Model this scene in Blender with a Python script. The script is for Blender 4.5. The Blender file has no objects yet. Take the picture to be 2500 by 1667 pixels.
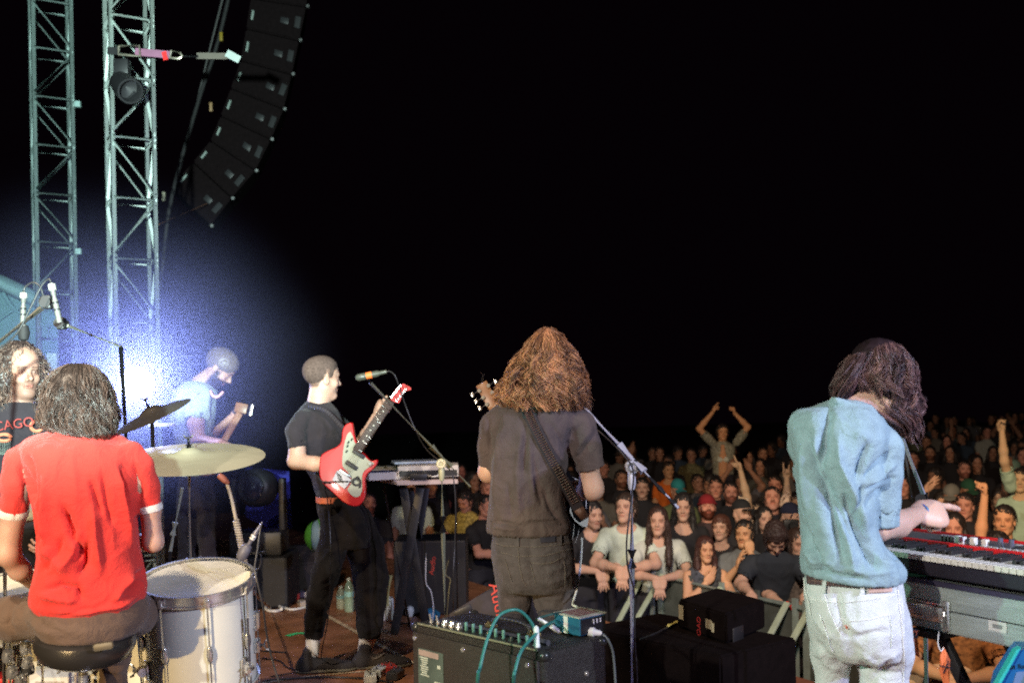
import bpy, bmesh, math, random
import numpy as np
from mathutils import Vector, Matrix
R = math.radians
rng = np.random.RandomState(7)
random.seed(7)
sc = bpy.context.scene
C = sc.collection

# ---------------------------------------------------------------- camera
FOC, CX, HY, CAMZ, ROLL = 2430.6, 1250.0, 980.0, 1.53, R(1.0)
cr, sr = math.cos(ROLL), math.sin(ROLL)
cam_d = bpy.data.cameras.new('camera'); cam = bpy.data.objects.new('camera', cam_d); C.objects.link(cam)
cam_d.sensor_width = 36.0; cam_d.lens = 35.0; cam_d.shift_y = (HY - 833.5) / 2500.0
cam_d.clip_start = 0.1; cam_d.clip_end = 400
cam.matrix_world = Matrix(((cr, sr, 0, 0), (0, 0, -1, 0), (-sr, cr, 0, CAMZ), (0, 0, 0, 1)))
cam_d.dof.use_dof = True; cam_d.dof.focus_distance = 4.1; cam_d.dof.aperture_fstop = 3.2
sc.camera = cam
def P(px, py, d):
 u, v = px - CX, HY - py
 return Vector(((u * cr + v * sr) * d / FOC, d, CAMZ + (-u * sr + v * cr) * d / FOC))
def proj(v):                       # world points (n,3) -> photo pixels (n,2)
 x = v[:, 0] / v[:, 1] * FOC; z = (v[:, 2] - CAMZ) / v[:, 1] * FOC
 return np.stack([CX + x * cr - z * sr, HY - (x * sr + z * cr)], 1)
def slope(px, py):
 return (-(px - CX) * sr + (HY - py) * cr) / FOC
def on_floor(px, py, z=0.0):       # where the ray through a point of the photo meets a level
 return P(px, py, (z - CAMZ) / slope(px, py))
def scl(px, d):                    # metres per photo pixel at depth d
 th = math.atan((px - CX) / FOC)
 return d * math.cos(th) / FOC

# ---------------------------------------------------------------- world and light
w = bpy.data.worlds.new("World"); sc.world = w; w.use_nodes = True
wn = w.node_tree; bg = wn.nodes['Background']
sky = wn.nodes.new('ShaderNodeTexSky'); sky.sky_type = 'NISHITA'; sky.sun_disc = False
sky.sun_elevation = R(-12); sky.sun_rotation = R(200)
nm = wn.nodes.new('ShaderNodeMix'); nm.data_type = 'RGBA'; nm.blend_type = 'ADD'; nm.inputs[0].default_value = 1; nm.inputs[7].default_value = (.024, .010, .022, 1)   # faint glow of the night sky
wn.links.new(sky.outputs[0], nm.inputs[6]); wn.links.new(nm.outputs[2], bg.inputs[0]); bg.inputs[1].default_value = 0.05
sc.view_settings.view_transform = 'Standard'; sc.view_settings.look = 'None'
sc.view_settings.exposure = 0.0; sc.view_settings.gamma = 1.0
sc.render.engine = 'CYCLES'
cy = sc.cycles
cy.max_bounces = 6; cy.diffuse_bounces = 2; cy.glossy_bounces = 3; cy.transmission_bounces = 4
cy.volume_bounces = 0; cy.transparent_max_bounces = 6
cy.caustics_reflective = False; cy.caustics_refractive = False
cy.use_denoising = False; cy.use_adaptive_sampling = False; cy.filter_width = 1.9
cy.volume_step_rate = 1.0
def spot(name, loc, aim, power, col, size=60, blend=0.5, rad=0.08):
 l = bpy.data.lights.new(name, 'SPOT'); o = bpy.data.objects.new(name, l); C.objects.link(o)
 l.energy = power; l.color = col; l.spot_size = R(size); l.spot_blend = blend; l.shadow_soft_size = rad
 o.location = loc
 o.rotation_euler = (Vector(aim) - Vector(loc)).to_track_quat('-Z', 'Y').to_euler()
 return o
LAMP = P(333, 935, 6.5)
# stage wash spots out of view round the camera; fill spots are added
spot('stage_spot_white', (-2.6, -1.6, 3.0), (0.2, 4.0, 1.0), 1150, (1.0, 0.90, 0.78), 60, 0.6, 0.05)
spot('stage_spot_violet', (4.2, -0.6, 3.0), (0.5, 4.2, 1.1), 700, (0.55, 0.52, 1.0), 50, 0.5, 0.04)
spot('stage_spot_green', (-3.4, 1.4, 2.0), (1.4, 3.2, 1.2), 220, (0.40, 1.0, 0.66), 34, 0.5, 0.06)
spot('stage_spot_cool', (3.9, 0.4, 3.0), (1.05, 2.9, 1.2), 640, (0.84, 0.92, 1.0), 40, 0.5, 0.015)
spot('stage_spot_amber', (-2.7, -1.6, 1.5), (-1.35, 3.2, 0.65), 900, (1.0, 0.66, 0.28), 31, 0.4, 0.04)
spot('stage_spot_front', (0.2, 0.6, 4.9), (3.0, 9.4, 0.3), 1700, (1.0, 0.66, 0.44), 54, 0.9, 0.10)
spot('crowd_fill_right', (1.2, 0.4, 4.9), (4.6, 9.6, -0.1), 1900, (1.0, 0.70, 0.42), 22, 0.9, 0.06)  # added spot to make the crowd light patchier at the right
spot('front_row_fill', (0.6, 0.6, 4.9), (1.15, 9.0, -0.1), 1250, (0.95, 1.0, 0.88), 26, 0.8, 0.06)  # added cool spot to brighten the middle of the front row
spot('floor_fill_spot', (-2.2, 1.6, 5.2), (-1.5, 5.2, 0.2), 850, (1.0, 0.80, 0.58), 50, 0.8, 0.08)  # added warm spot to brighten the deck
spot('stage_spot_rig', (-0.7, -0.2, 1.9), (-2.9, 7.6, 4.3), 5600, (0.76, 1.0, 0.93), 58, 0.6, 0.05)

# ---------------------------------------------------------------- object helpers
def lnk(o, parent=None):
 C.objects.link(o)
 if parent is not None: o.parent = parent
 return o
def thing(name, label, cat, loc=(0, 0, 0), group=None):
 o = bpy.data.objects.new(name, None); o.empty_display_size = 0.1; C.objects.link(o); o.location = loc
 o['label'] = label; o['category'] = cat
 if group: o['group'] = group
 return o
def tag(o, label, cat, group=None):
 o['label'] = label; o['category'] = cat
 if group: o['group'] = group
 return o
def obj(name, me, mat, parent=None, smooth=True, world=True):
 """a mesh given in world coordinates becomes an object; under a parent it is moved into its frame"""
 if isinstance(me, bmesh.types.BMesh):
  bmesh.ops.recalc_face_normals(me, faces=me.faces)
  for e in me.edges:
   if len(e.link_faces) == 2 and e.calc_face_angle(0) > .75: e.smooth = False
  m = bpy.data.meshes.new(name); me.to_mesh(m); me.free(); me = m
 mats = mat if isinstance(mat, (list, tuple)) else [mat]
 for m in mats: me.materials.append(m)
 if smooth: me.polygons.foreach_set('use_smooth', [True] * len(me.polygons))
 o = bpy.data.objects.new(name, me)
 if parent is not None and world:
  root = parent; off = Vector((0, 0, 0))
  while root is not None: off += root.location; root = root.parent
  me.transform(Matrix.Translation(-off))
 return lnk(o, parent)
def mesh_from(verts, faces, name='m'):
 me = bpy.data.meshes.new(name)
 verts = np.asarray(verts, dtype=np.float32); n = len(verts)
 faces = np.asarray(faces, dtype=np.int32); k = faces.shape[1]; nf = len(faces)
 me.vertices.add(n); me.vertices.foreach_set('co', verts.ravel())
 me.loops.add(nf * k); me.loops.foreach_set('vertex_index', faces.ravel())
 me.polygons.add(nf); me.polygons.foreach_set('loop_start', np.arange(0, nf * k, k, dtype=np.int32))
 me.update(calc_edges=True); me.validate()
 return me
def autosmooth(o, ang=35):
 me = o.data; bm = bmesh.new(); bm.from_mesh(me)
 for e in bm.edges:
  if len(e.link_faces) == 2 and e.calc_face_angle(0) > R(ang): e.smooth = False
 bm.to_mesh(me); bm.free(); return o

# ---------------------------------------------------------------- bmesh shapes
def bm_new(): return bmesh.new()
def frame(axis, hint=(0, 0, 1)):
 a = Vector(axis).normalized(); h = Vector(hint)
 if abs(a.dot(h.normalized())) > 0.98: h = Vector((1, 0, 0)) if abs(a.x) < 0.9 else Vector((0, 1, 0))
 s = a.cross(h).normalized(); t = s.cross(a).normalized()
 return s, t, a
def tube(bm, pts, rad, seg=8, cap=True):
 pts = [Vector(p) for p in pts]; n = len(pts)
 if not isinstance(rad, (list, tuple)): rad = [rad] * n
 rings = []; prev = None
 for i, p in enumerate(pts):
  a = (pts[min(i + 1, n - 1)] - pts[max(i - 1, 0)])
  if a.length < 1e-9: a = Vector((0, 0, 1))
  a.normalize()
  if prev is None: s, t, _ = frame(a)
  else:
   s = prev - a * prev.dot(a)
   if s.length < 1e-6: s, t, _ = frame(a)
   s.normalize(); t = a.cross(s)
  prev = s
  rings.append([bm.verts.new(p + (s * math.cos(2 * math.pi * k / seg) + t * math.sin(2 * math.pi * k / seg)) * rad[i]) for k in range(seg)])
 for i in range(n - 1):
  for k in range(seg):
   k2 = (k + 1) % seg
   bm.faces.new((rings[i][k], rings[i][k2], rings[i + 1][k2], rings[i + 1][k]))
 if cap:
  try: bm.faces.new(rings[0][::-1]); bm.faces.new(rings[-1])
  except ValueError: pass
 return bm
def cyl(bm, a, b, r, r2=None, seg=20):
 return tube(bm, [a, b], [r, r if r2 is None else r2], seg)
def lathe(bm, prof, base, axis=(0, 0, 1), seg=32, close=False, hint=(1, 0, 0)):
 """prof: (radius, height) pairs turned round an axis"""
 s, t, a = frame(axis, hint); base = Vector(base); rings = []
 for r, h in prof:
  if r < 1e-5: rings.append([bm.verts.new(base + a * h)])
  else: rings.append([bm.verts.new(base + a * h + (s * math.cos(2 * math.pi * k / seg) + t * math.sin(2 * math.pi * k / seg)) * r) for k in range(seg)])
 m = len(rings)
 for i in range(m if close else m - 1):
  A, B = rings[i], rings[(i + 1) % m]
  for k in range(seg):
   k2 = (k + 1) % seg
   if len(A) == 1 and len(B) == 1: continue
   if len(A) == 1: bm.faces.new((A[0], B[k2], B[k]))
   elif len(B) == 1: bm.faces.new((A[k], A[k2], B[0]))
   else: bm.faces.new((A[k], A[k2], B[k2], B[k]))
 return bm
def box(bm, c, half, axes=None, bev=0.0):
 c = Vector(c); ax = [Vector(a) for a in axes] if axes else [Vector((1, 0, 0)), Vector((0, 1, 0)), Vector((0, 0, 1))]
 vs = [bm.verts.new(c + ax[0] * half[0] * i + ax[1] * half[1] * j + ax[2] * half[2] * k) for i in (-1, 1) for j in (-1, 1) for k in (-1, 1)]
 fs = [bm.faces.new([vs[q] for q in f]) for f in ((0, 1, 3, 2), (4, 6, 7, 5), (0, 4, 5, 1), (2, 3, 7, 6), (0, 2, 6, 4), (1, 5, 7, 3))]
 if bev > 0:
  es = list({e for f in fs for e in f.edges})
  bmesh.ops.bevel(bm, geom=es, offset=bev, segments=2, affect='EDGES', profile=0.5)
 return bm
def prism(bm, outline, depth, flip=False):
 """closed outline of points, extruded by a vector"""
 depth = Vector(depth); a = [bm.verts.new(Vector(p)) for p in outline]; b = [bm.verts.new(Vector(p) + depth) for p in outline]
 n = len(a); bm.faces.new(a); bm.faces.new(b[::-1])
 for i in range(n): bm.faces.new((a[i], a[(i + 1) % n], b[(i + 1) % n], b[i]))
 return bm
def bez(pts, n=24):
 """smooth curve through points (Catmull-Rom)"""
 pts = [Vector(p) for p in pts]; q = [pts[0] * 2 - pts[1]] + pts + [pts[-1] * 2 - pts[-2]]; out = []
 m = len(pts) - 1
 for i in range(n + 1):
  t = i / n * m; k = min(int(t), m - 1); f = t - k
  a, b, c, d = q[k:k + 4]
  out.append(0.5 * ((2 * b) + (c - a) * f + (2 * a - 5 * b + 4 * c - d) * f * f + (3 * b - a - 3 * c + d) * f ** 3))
 return out
def text_mesh(s, size, origin, right, up, thick=0.0006, align='CENTER'):
 cu = bpy.data.curves.new('t', 'FONT'); cu.body = s; cu.size = size; cu.extrude = thick; cu.align_x = align; cu.align_y = 'CENTER'
 cu.resolution_u = 3
 o = bpy.data.objects.new('t', cu); C.objects.link(o)
 me = bpy.data.meshes.new_from_object(o.evaluated_get(bpy.context.evaluated_depsgraph_get()))
 bpy.data.objects.remove(o)
 r = Vector(right).normalized(); u = Vector(up).normalized(); n = r.cross(u); o = Vector(origin)
 me.transform(Matrix(((r.x, u.x, n.x, o.x), (r.y, u.y, n.y, o.y), (r.z, u.z, n.z, o.z), (0, 0, 0, 1))))
 return me

# ---------------------------------------------------------------- materials
MATS = {}
def mat(name, col, rough=0.6, metal=0.0, noise=0.12, nscale=12.0, bump=0.0, bscale=60.0, sheen=0.0, coat=0.0, tint=False, emit=None, estr=0.0, alpha=None, trans=0.0, sss=0.0, wr=0.0, objcol=False, stretch=None, spec=0.5, aniso=None):
 if name in MATS: return MATS[name]
 m = bpy.data.materials.new(name); m.use_nodes = True; N = m.node_tree.nodes; L = m.node_tree.links
 b = N['Principled BSDF']; b.inputs['Roughness'].default_value = rough; b.inputs['Metallic'].default_value = metal
 b.inputs['Specular IOR Level'].default_value = spec
 tc = N.new('ShaderNodeTexCoord'); src = tc.outputs['Object']
 if stretch:
  mp = N.new('ShaderNodeMapping'); mp.inputs['Scale'].default_value = stretch; L.new(src, mp.inputs[0]); src = mp.outputs[0]
 nz = N.new('ShaderNodeTexNoise'); nz.inputs['Scale'].default_value = nscale; nz.inputs['Detail'].default_value = 4; L.new(src, nz.inputs['Vector'])
 mr = N.new('ShaderNodeMapRange'); mr.inputs[1].default_value = 0.25; mr.inputs[2].default_value = 0.75
 mr.inputs[3].default_value = 1 - noise; mr.inputs[4].default_value = 1 + noise; L.new(nz.outputs[0], mr.inputs[0])
 mx = N.new('ShaderNodeMix'); mx.data_type = 'RGBA'; mx.blend_type = 'MULTIPLY'; mx.inputs[0].default_value = 1
 if objcol:
  oi = N.new('ShaderNodeObjectInfo'); L.new(oi.outputs['Color'], mx.inputs[6])
 else: mx.inputs[6].default_value = (*col, 1)
 L.new(mr.outputs[0], mx.inputs[7]); out = mx.outputs[2]
 if tint:
  at = N.new('ShaderNodeAttribute'); at.attribute_name = 'tint'
  m2 = N.new('ShaderNodeMix'); m2.data_type = 'RGBA'; m2.blend_type = 'MULTIPLY'; m2.inputs[0].default_value = 1
  L.new(out, m2.inputs[6]); L.new(at.outputs['Color'], m2.inputs[7]); out = m2.outputs[2]
 L.new(out, b.inputs['Base Color'])
 if bump:
  n2 = N.new('ShaderNodeTexNoise'); n2.inputs['Scale'].default_value = bscale; n2.inputs['Detail'].default_value = 3; L.new(src, n2.inputs['Vector'])
  bp = N.new('ShaderNodeBump'); bp.inputs['Strength'].default_value = bump; bp.inputs['Distance'].default_value = 0.01
  L.new(n2.outputs[0], bp.inputs['Height']); L.new(bp.outputs[0], b.inputs['Normal'])
  if wr:
   n3 = N.new('ShaderNodeTexNoise'); n3.inputs['Scale'].default_value = 13; n3.inputs['Detail'].default_value = 7; n3.inputs['Roughness'].default_value = .62; n3.inputs['Distortion'].default_value = .8; L.new(tc.outputs['Object'], n3.inputs['Vector'])
   b3 = N.new('ShaderNodeBump'); b3.inputs['Strength'].default_value = wr; b3.inputs['Distance'].default_value = .03; L.new(n3.outputs[0], b3.inputs['Height']); L.new(b3.outputs[0], bp.inputs['Normal'])
 if sheen: b.inputs['Sheen Weight'].default_value = sheen; b.inputs['Sheen Roughness'].default_value = 0.5
 if coat: b.inputs['Coat Weight'].default_value = coat; b.inputs['Coat Roughness'].default_value = 0.08
 if emit: b.inputs['Emission Color'].default_value = (*emit, 1); b.inputs['Emission Strength'].default_value = estr
 if trans: b.inputs['Transmission Weight'].default_value = trans
 if alpha is not None: b.inputs['Alpha'].default_value = alpha
 if sss:
  b.inputs['Subsurface Weight'].default_value = sss; b.inputs['Subsurface Radius'].default_value = (1.0, 0.35, 0.2); b.inputs['Subsurface Scale'].default_value = 0.012
 MATS[name] = m; return m
M_skin = mat('skin', (0.52, 0.32, 0.24), 0.55, noise=0.07, nscale=9, bump=0.05, bscale=140, tint=True, sss=0.12)
M_chrome = mat('chrome', (0.78, 0.78, 0.76), 0.22, 0.85, noise=0.05)
M_steel = mat('worn_steel', (0.55, 0.56, 0.56), 0.34, 1.0, noise=0.15)
M_black = mat('black_plastic', (0.018, 0.018, 0.02), 0.45, noise=0.2)
M_rubber = mat('black_rubber', (0.012, 0.012, 0.013), 0.75, noise=0.2)
M_white = mat('white_plastic', (0.75, 0.75, 0.72), 0.4, noise=0.05)
# ---------------------------------------------------------------- a small signed-distance modeller for bodies and cloth
def hash3(ix, iy, iz):
 n = (ix * 374761393 + iy * 668265263 + iz * 2147483647 // 7 * 3) & 0xffffffff
 n = ((n ^ (n >> 13)) * 1274126177) & 0xffffffff
 return ((n ^ (n >> 16)) & 0xffff).astype(np.float32) / 65535.0
def vnoise(p):
 """smooth value noise in -1..1 at (n,3) points"""
 q = np.floor(p).astype(np.int64); f = (p - q).astype(np.float32); f = f * f * (3 - 2 * f); r = 0
 for a in (0, 1):
  for b in (0, 1):
   for c in (0, 1):
    wgt = (f[:, 0] if a else 1 - f[:, 0]) * (f[:, 1] if b else 1 - f[:, 1]) * (f[:, 2] if c else 1 - f[:, 2])
    r = r + wgt * hash3(q[:, 0] + a, q[:, 1] + b, q[:, 2] + c)
 return r * 2 - 1
def fbm(p, o=3):
 r = 0; a = 1.0; s = 0
 for i in range(o): r = r + a * vnoise(p + 17.3 * i); s += a; a *= 0.5; p = p * 2.03
 return r / s
class Field:
 def __init__(s, lo, hi, h):
  s.lo = np.array(lo, float); s.h = h
  n = np.maximum(((np.array(hi, float) - s.lo) / h).astype(int) + 2, 4); s.n = n
  s.ax = [(s.lo[i] + h * np.arange(n[i])).astype(np.float32) for i in range(3)]
  s.d = np.full(tuple(n), 0.2, np.float32)
 def sub(s, lo, hi, pad):
  sl = []
  for i in range(3):
   a = max(0, int((lo[i] - pad - s.lo[i]) / s.h)); b = min(s.n[i], int((hi[i] + pad - s.lo[i]) / s.h) + 2)
   if b - a < 1: return None
   sl.append(slice(a, b))
  sl = tuple(sl)
  g = [s.ax[0][sl[0]][:, None, None], s.ax[1][sl[1]][None, :, None], s.ax[2][sl[2]][None, None, :]]
  return sl, g
 def op(s, prim, k=0.02, mode='add'):
  f, lo, hi = prim
  r = s.sub(lo, hi, k + 0.03)
  if r is None: return s
  sl, g = r; a = s.d[sl]; b = f(*g).astype(np.float32)
  if mode == 'cut': b = -b; q = np.maximum(k - np.abs(a - b), 0) / max(k, 1e-6); s.d[sl] = np.maximum(a, b) + q * q * k * 0.25
  else: q = np.maximum(k - np.abs(a - b), 0) / max(k, 1e-6); s.d[sl] = np.minimum(a, b) - q * q * k * 0.25
  return s
 def add(s, *prims, k=0.02):
  for p in prims: s.op(p, k)
  return s
 def cut(s, *prims, k=0.004):
  for p in prims: s.op(p, k, 'cut')
  return s
 def plane(s, p, n, k=0.004):
  """cut everything on the side the normal points to"""
  n = Vector(n).normalized(); c = -Vector(p).dot(n)
  b = s.ax[0][:, None, None] * n.x + s.ax[1][None, :, None] * n.y + s.ax[2][None, None, :] * n.z + c
  q = np.maximum(k - np.abs(s.d - b), 0) / k; s.d = (np.maximum(s.d, b) + q * q * k * 0.25).astype(np.float32); return s
 def mesh(s):
  d = s.d; d[0] = d[-1] = 0.2; d[:, 0] = d[:, -1] = 0.2; d[:, :, 0] = d[:, :, -1] = 0.2
  ins = d < 0; n = d.shape
  c = np.zeros((n[0] - 1, n[1] - 1, n[2] - 1), np.int8)
  for a in (0, 1):
   for b in (0, 1):
    for e in (0, 1): c += ins[a:n[0] - 1 + a, b:n[1] - 1 + b, e:n[2] - 1 + e]
  I, J, K = np.nonzero((c > 0) & (c < 8)); m = len(I)
  idx = np.full(c.shape, -1, np.int32); idx[I, J, K] = np.arange(m)
  acc = np.zeros((m, 3), np.float32); cnt = np.zeros(m, np.float32)
  cor = {(a, b, e): d[I + a, J + b, K + e] for a in (0, 1) for b in (0, 1) for e in (0, 1)}
  for ax in range(3):
   o = [q for q in range(3) if q != ax]
   for u in (0, 1):
    for v in (0, 1):
     k0 = [0, 0, 0]; k0[o[0]] = u; k0[o[1]] = v; k1 = list(k0); k1[ax] = 1
     A, B = cor[tuple(k0)], cor[tuple(k1)]; x = (A < 0) != (B < 0)
     t = np.where(x, A / np.where(x, A - B, 1), 0)
     p = np.zeros((m, 3), np.float32); p[:, o[0]] = u; p[:, o[1]] = v; p[:, ax] = t
     acc += p * x[:, None]; cnt += x
  V = (np.stack([I, J, K], 1) + acc / np.maximum(cnt, 1)[:, None]) * s.h + s.lo
  F = []
  for ax in range(3):
   sl0 = [slice(None)] * 3; sl1 = [slice(None)] * 3; sl0[ax] = slice(0, -1); sl1[ax] = slice(1, None)
   A = ins[tuple(sl0)]; B = ins[tuple(sl1)]; x = np.nonzero(A != B)
   x = list(x); o = [q for q in range(3) if q != ax]
   ok = (x[o[0]] > 0) & (x[o[1]] > 0) & (x[o[0]] < n[o[0]] - 1) & (x[o[1]] < n[o[1]] - 1)
   x = [q[ok] for q in x]; sgn = A[x[0], x[1], x[2]]
   def at(u, v):
    y = list(x); y[o[0]] = y[o[0]] - u; y[o[1]] = y[o[1]] - v; return idx[y[0], y[1], y[2]]
   q = np.stack([at(0, 0), at(1, 0), at(1, 1), at(0, 1)], 1)
   flip = sgn if ax != 1 else ~sgn
   q[~flip] = q[~flip][:, ::-1]; F.append(q)
  F = np.concatenate(F); F = F[(F >= 0).all(1)]
  return V, F
def cone(a, b, ra, rb):
 a = np.array(a, float); b = np.array(b, float); ab = b - a; L2 = max(float(ab @ ab), 1e-9); r = max(ra, rb)
 def f(x, y, z):
  t = np.clip(((x - a[0]) * ab[0] + (y - a[1]) * ab[1] + (z - a[2]) * ab[2]) / L2, 0, 1)
  return np.sqrt((x - a[0] - t * ab[0]) ** 2 + (y - a[1] - t * ab[1]) ** 2 + (z - a[2] - t * ab[2]) ** 2) - (ra + (rb - ra) * t)
 return f, np.minimum(a, b) - r, np.maximum(a, b) + r
def flatcone(a, b, ra, rb, n, sq):
 """tapered limb squashed along direction n by the factor sq"""
 a = np.array(a, float); b = np.array(b, float); ab = b - a; L2 = max(float(ab @ ab), 1e-9); r = max(ra, rb)
 n = np.array(Vector(n).normalized())
 def f(x, y, z):
  t = np.clip(((x - a[0]) * ab[0] + (y - a[1]) * ab[1] + (z - a[2]) * ab[2]) / L2, 0, 1)
  X, Y, Z = x - a[0] - t * ab[0], y - a[1] - t * ab[1], z - a[2] - t * ab[2]
  w_ = X * n[0] + Y * n[1] + Z * n[2]; e = (1 / sq - 1) * w_
  return (np.sqrt((X + e * n[0]) ** 2 + (Y + e * n[1]) ** 2 + (Z + e * n[2]) ** 2) - (ra + (rb - ra) * t)) * min(1, sq)
 return f, np.minimum(a, b) - r, np.maximum(a, b) + r
def chain(pts, rad):
 return [cone(pts[i], pts[i + 1], rad[i], rad[i + 1]) for i in range(len(pts) - 1)]
def ell(c, r, M=None):
 c = np.array(c, float); r = np.array(r, float); M = np.eye(3) if M is None else np.array(M, float); R0 = float(r.max())
 def f(x, y, z):
  X, Y, Z = x - c[0], y - c[1], z - c[2]
  L = [X * M[i][0] + Y * M[i][1] + Z * M[i][2] for i in range(3)]
  k0 = np.sqrt((L[0] / r[0]) ** 2 + (L[1] / r[1]) ** 2 + (L[2] / r[2]) ** 2)
  k1 = np.sqrt((L[0] / r[0] ** 2) ** 2 + (L[1] / r[1] ** 2) ** 2 + (L[2] / r[2] ** 2) ** 2)
  return k0 * (k0 - 1) / np.maximum(k1, 1e-6)
 return f, c - R0, c + R0
def loft(rows, o=(0, 0, 0), side=(1, 0, 0), n=2.3, rnd=0.012):
 """rows: (height, centre along side, centre along depth, half width, half depth)"""
 rows = sorted(rows); h = np.array([q[0] for q in rows]); th = np.linspace(h[0], h[-1], 160)
 s = Vector(side).normalized(); fr = Vector((-s.y, s.x, 0)); o = Vector(o); T = []
 kern = np.array([1, 2, 3, 4, 3, 2, 1.]); kern /= kern.sum()
 for j in range(1, 5):
  v = np.interp(th, h, [q[j] for q in rows]); v = np.convolve(np.pad(v, 3, 'edge'), kern, 'valid'); T.append(v)
 W = float(T[2].max() + max(T[3].max(), 0)) + 0.1
 mid = [float((T[i].max() + T[i].min()) / 2) for i in (0, 1)]; sp = max(float(np.ptp(T[0])), float(np.ptp(T[1]))) / 2
 cc = o + s * mid[0] + fr * mid[1]; ext = W + sp
 lo = (cc.x - ext, cc.y - ext, o.z + h[0]); hi = (cc.x + ext, cc.y + ext, o.z + h[-1])
 def f(x, y, z):
  zz = z - o.z; zc = np.clip(zz, h[0], h[-1])
  cs, cd, ww, dd = [np.interp(zc, th, t) for t in T]
  X = (x - o.x) * s.x + (y - o.y) * s.y - cs; Y = (x - o.x) * fr.x + (y - o.y) * fr.y - cd
  rr = (np.abs(X / ww) ** n + np.abs(Y / dd) ** n) ** (1 / n)
  e = (rr - 1) * np.minimum(ww, dd) * (0.75 + 0.25 * rr)
  cap = np.maximum(h[0] - zz, zz - h[-1])
  q = np.maximum(rnd * 2 - np.abs(e - cap), 0) / (rnd * 2)
  return np.maximum(e, cap) + q * q * rnd * 0.5
 return f, np.array(lo), np.array(hi)
def loft_px(rows, d, n=2.3, rnd=0.012, turn=0.0):
 """rows: (photo y, left x, right x, half depth in m, depth offset); the frame faces the camera's ray"""
 mx = sum((r[1] + r[2]) / 2 for r in rows) / len(rows); th = math.atan((mx - CX) / FOC)
 side = Vector((math.cos(th), -math.sin(th), 0)); side = Matrix.Rotation(turn, 3, 'Z') @ side
 o = P(mx, rows[0][0], d); o.z = 0; out = []
 fr = Vector((-side.y, side.x, 0))
 for r in rows:
  off = r[4] if len(r) > 4 else 0.0
  c = P((r[1] + r[2]) / 2, r[0], d + off * math.cos(th)); q = c - o
  out.append((c.z, q.x * side.x + q.y * side.y, q.x * fr.x + q.y * fr.y, (r[2] - r[1]) / 2 * scl(mx, d + off), r[3]))
 return loft(out, o, side, n, rnd)
def J(px, py, d, rp=None):
 p = P(px, py, d); return (p, rp * scl(px, d)) if rp is not None else p
def limb_px(js):
 """js: (x, y, depth, radius in photo pixels)"""
 q = [J(*j) for j in js]; return chain([a[0] for a in q], [a[1] for a in q])
def bounds(prims, pad=0.03):
 lo = np.min([p[1] for p in prims], 0) - pad; hi = np.max([p[2] for p in prims], 0) + pad; return lo, hi
def solid(prims, h, k=0.02, cuts=(), planes=(), ck=0.004):
 lo, hi = bounds(prims); F = Field(lo, hi, h); F.add(*prims, k=k)
 for c in cuts: F.cut(c, k=ck)
 for p in planes: F.plane(*p)
 return F.mesh()
def normals(V, F):
 e1 = V[F[:, 2]] - V[F[:, 0]]; e2 = V[F[:, 3]] - V[F[:, 1]]; fn = np.cross(e1, e2); N = np.zeros_like(V)
 for k in range(4): np.add.at(N, F[:, k], fn)
 return N / np.maximum(np.linalg.norm(N, axis=1), 1e-9)[:, None]
def join(parts):
 V, F, o = [], [], 0
 for v, f in parts: V.append(v); F.append(f + o); o += len(v)
 return np.concatenate(V), np.concatenate(F)
def relax(V, F, it=1, a=0.5):
 for _ in range(it):
  S = np.zeros_like(V); c = np.zeros(len(V))
  for k in range(4):
   for q in (1, 3): np.add.at(S, F[:, k], V[F[:, (k + q) % 4]]); np.add.at(c, F[:, k], 1)
  V = V + a * (S / np.maximum(c, 1)[:, None] - V)
 return V
def folds(V, F, lines=(), noise=0.0, nsc=(14, 14, 5), seed=0.0, ridge=0.6, view=True):
 """push cloth out and in along fold lines drawn in photo pixels (x0,y0,x1,y1,width px,height m) and by stretched noise"""
 V = V.astype(np.float64); N = normals(V, F); D = np.zeros(len(V))
 if lines:
  pp = proj(V); face = (N * (np.array([0, 0, CAMZ]) - V)).sum(1) > 0 if view else np.ones(len(V), bool)
  for l in lines:
   pts = [(l[i], l[i + 1]) for i in range(0, len(l) - 2, 2)]; wd, ht = l[-2:]; best = np.full(len(V), 1e9); par = np.zeros(len(V)); m = len(pts) - 1
   for i in range(m):
    a = np.array(pts[i], float); b = np.array(pts[i + 1], float); ab = b - a
    t = np.clip(((pp - a) @ ab) / (ab @ ab), 0, 1); q = np.linalg.norm(pp - a - t[:, None] * ab, axis=1)
    s = q < best; best[s] = q[s]; par[s] = (i + t[s]) / m
   fade = np.clip(np.minimum(par, 1 - par) * 4 + 0.15, 0, 1)
   D += np.where(face, ht * np.exp(-(best / wd) ** 1.35) * fade, 0)
 if noise:
  q = V * np.array(nsc) + seed; q = q + 0.35 * np.stack([vnoise(q * 0.6 + 5), vnoise(q * 0.6 + 9), vnoise(q * 0.6 + 2)], 1)
  a = vnoise(q); b = 1 - 2 * np.abs(vnoise(q * 1.7 + 31)); D += noise * ((1 - ridge) * a + ridge * (b - 0.4))
 return V + N * D[:, None]
def smesh(V, F, tint=None, name='m'):
 me = mesh_from(V, F, name)
 if tint is not None:
  a = me.color_attributes.new('tint', 'FLOAT_COLOR', 'POINT')
  c = np.ones((len(V), 4), np.float32); c[:, :3] = tint; a.data.foreach_set('color', c.ravel())
 return me

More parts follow.
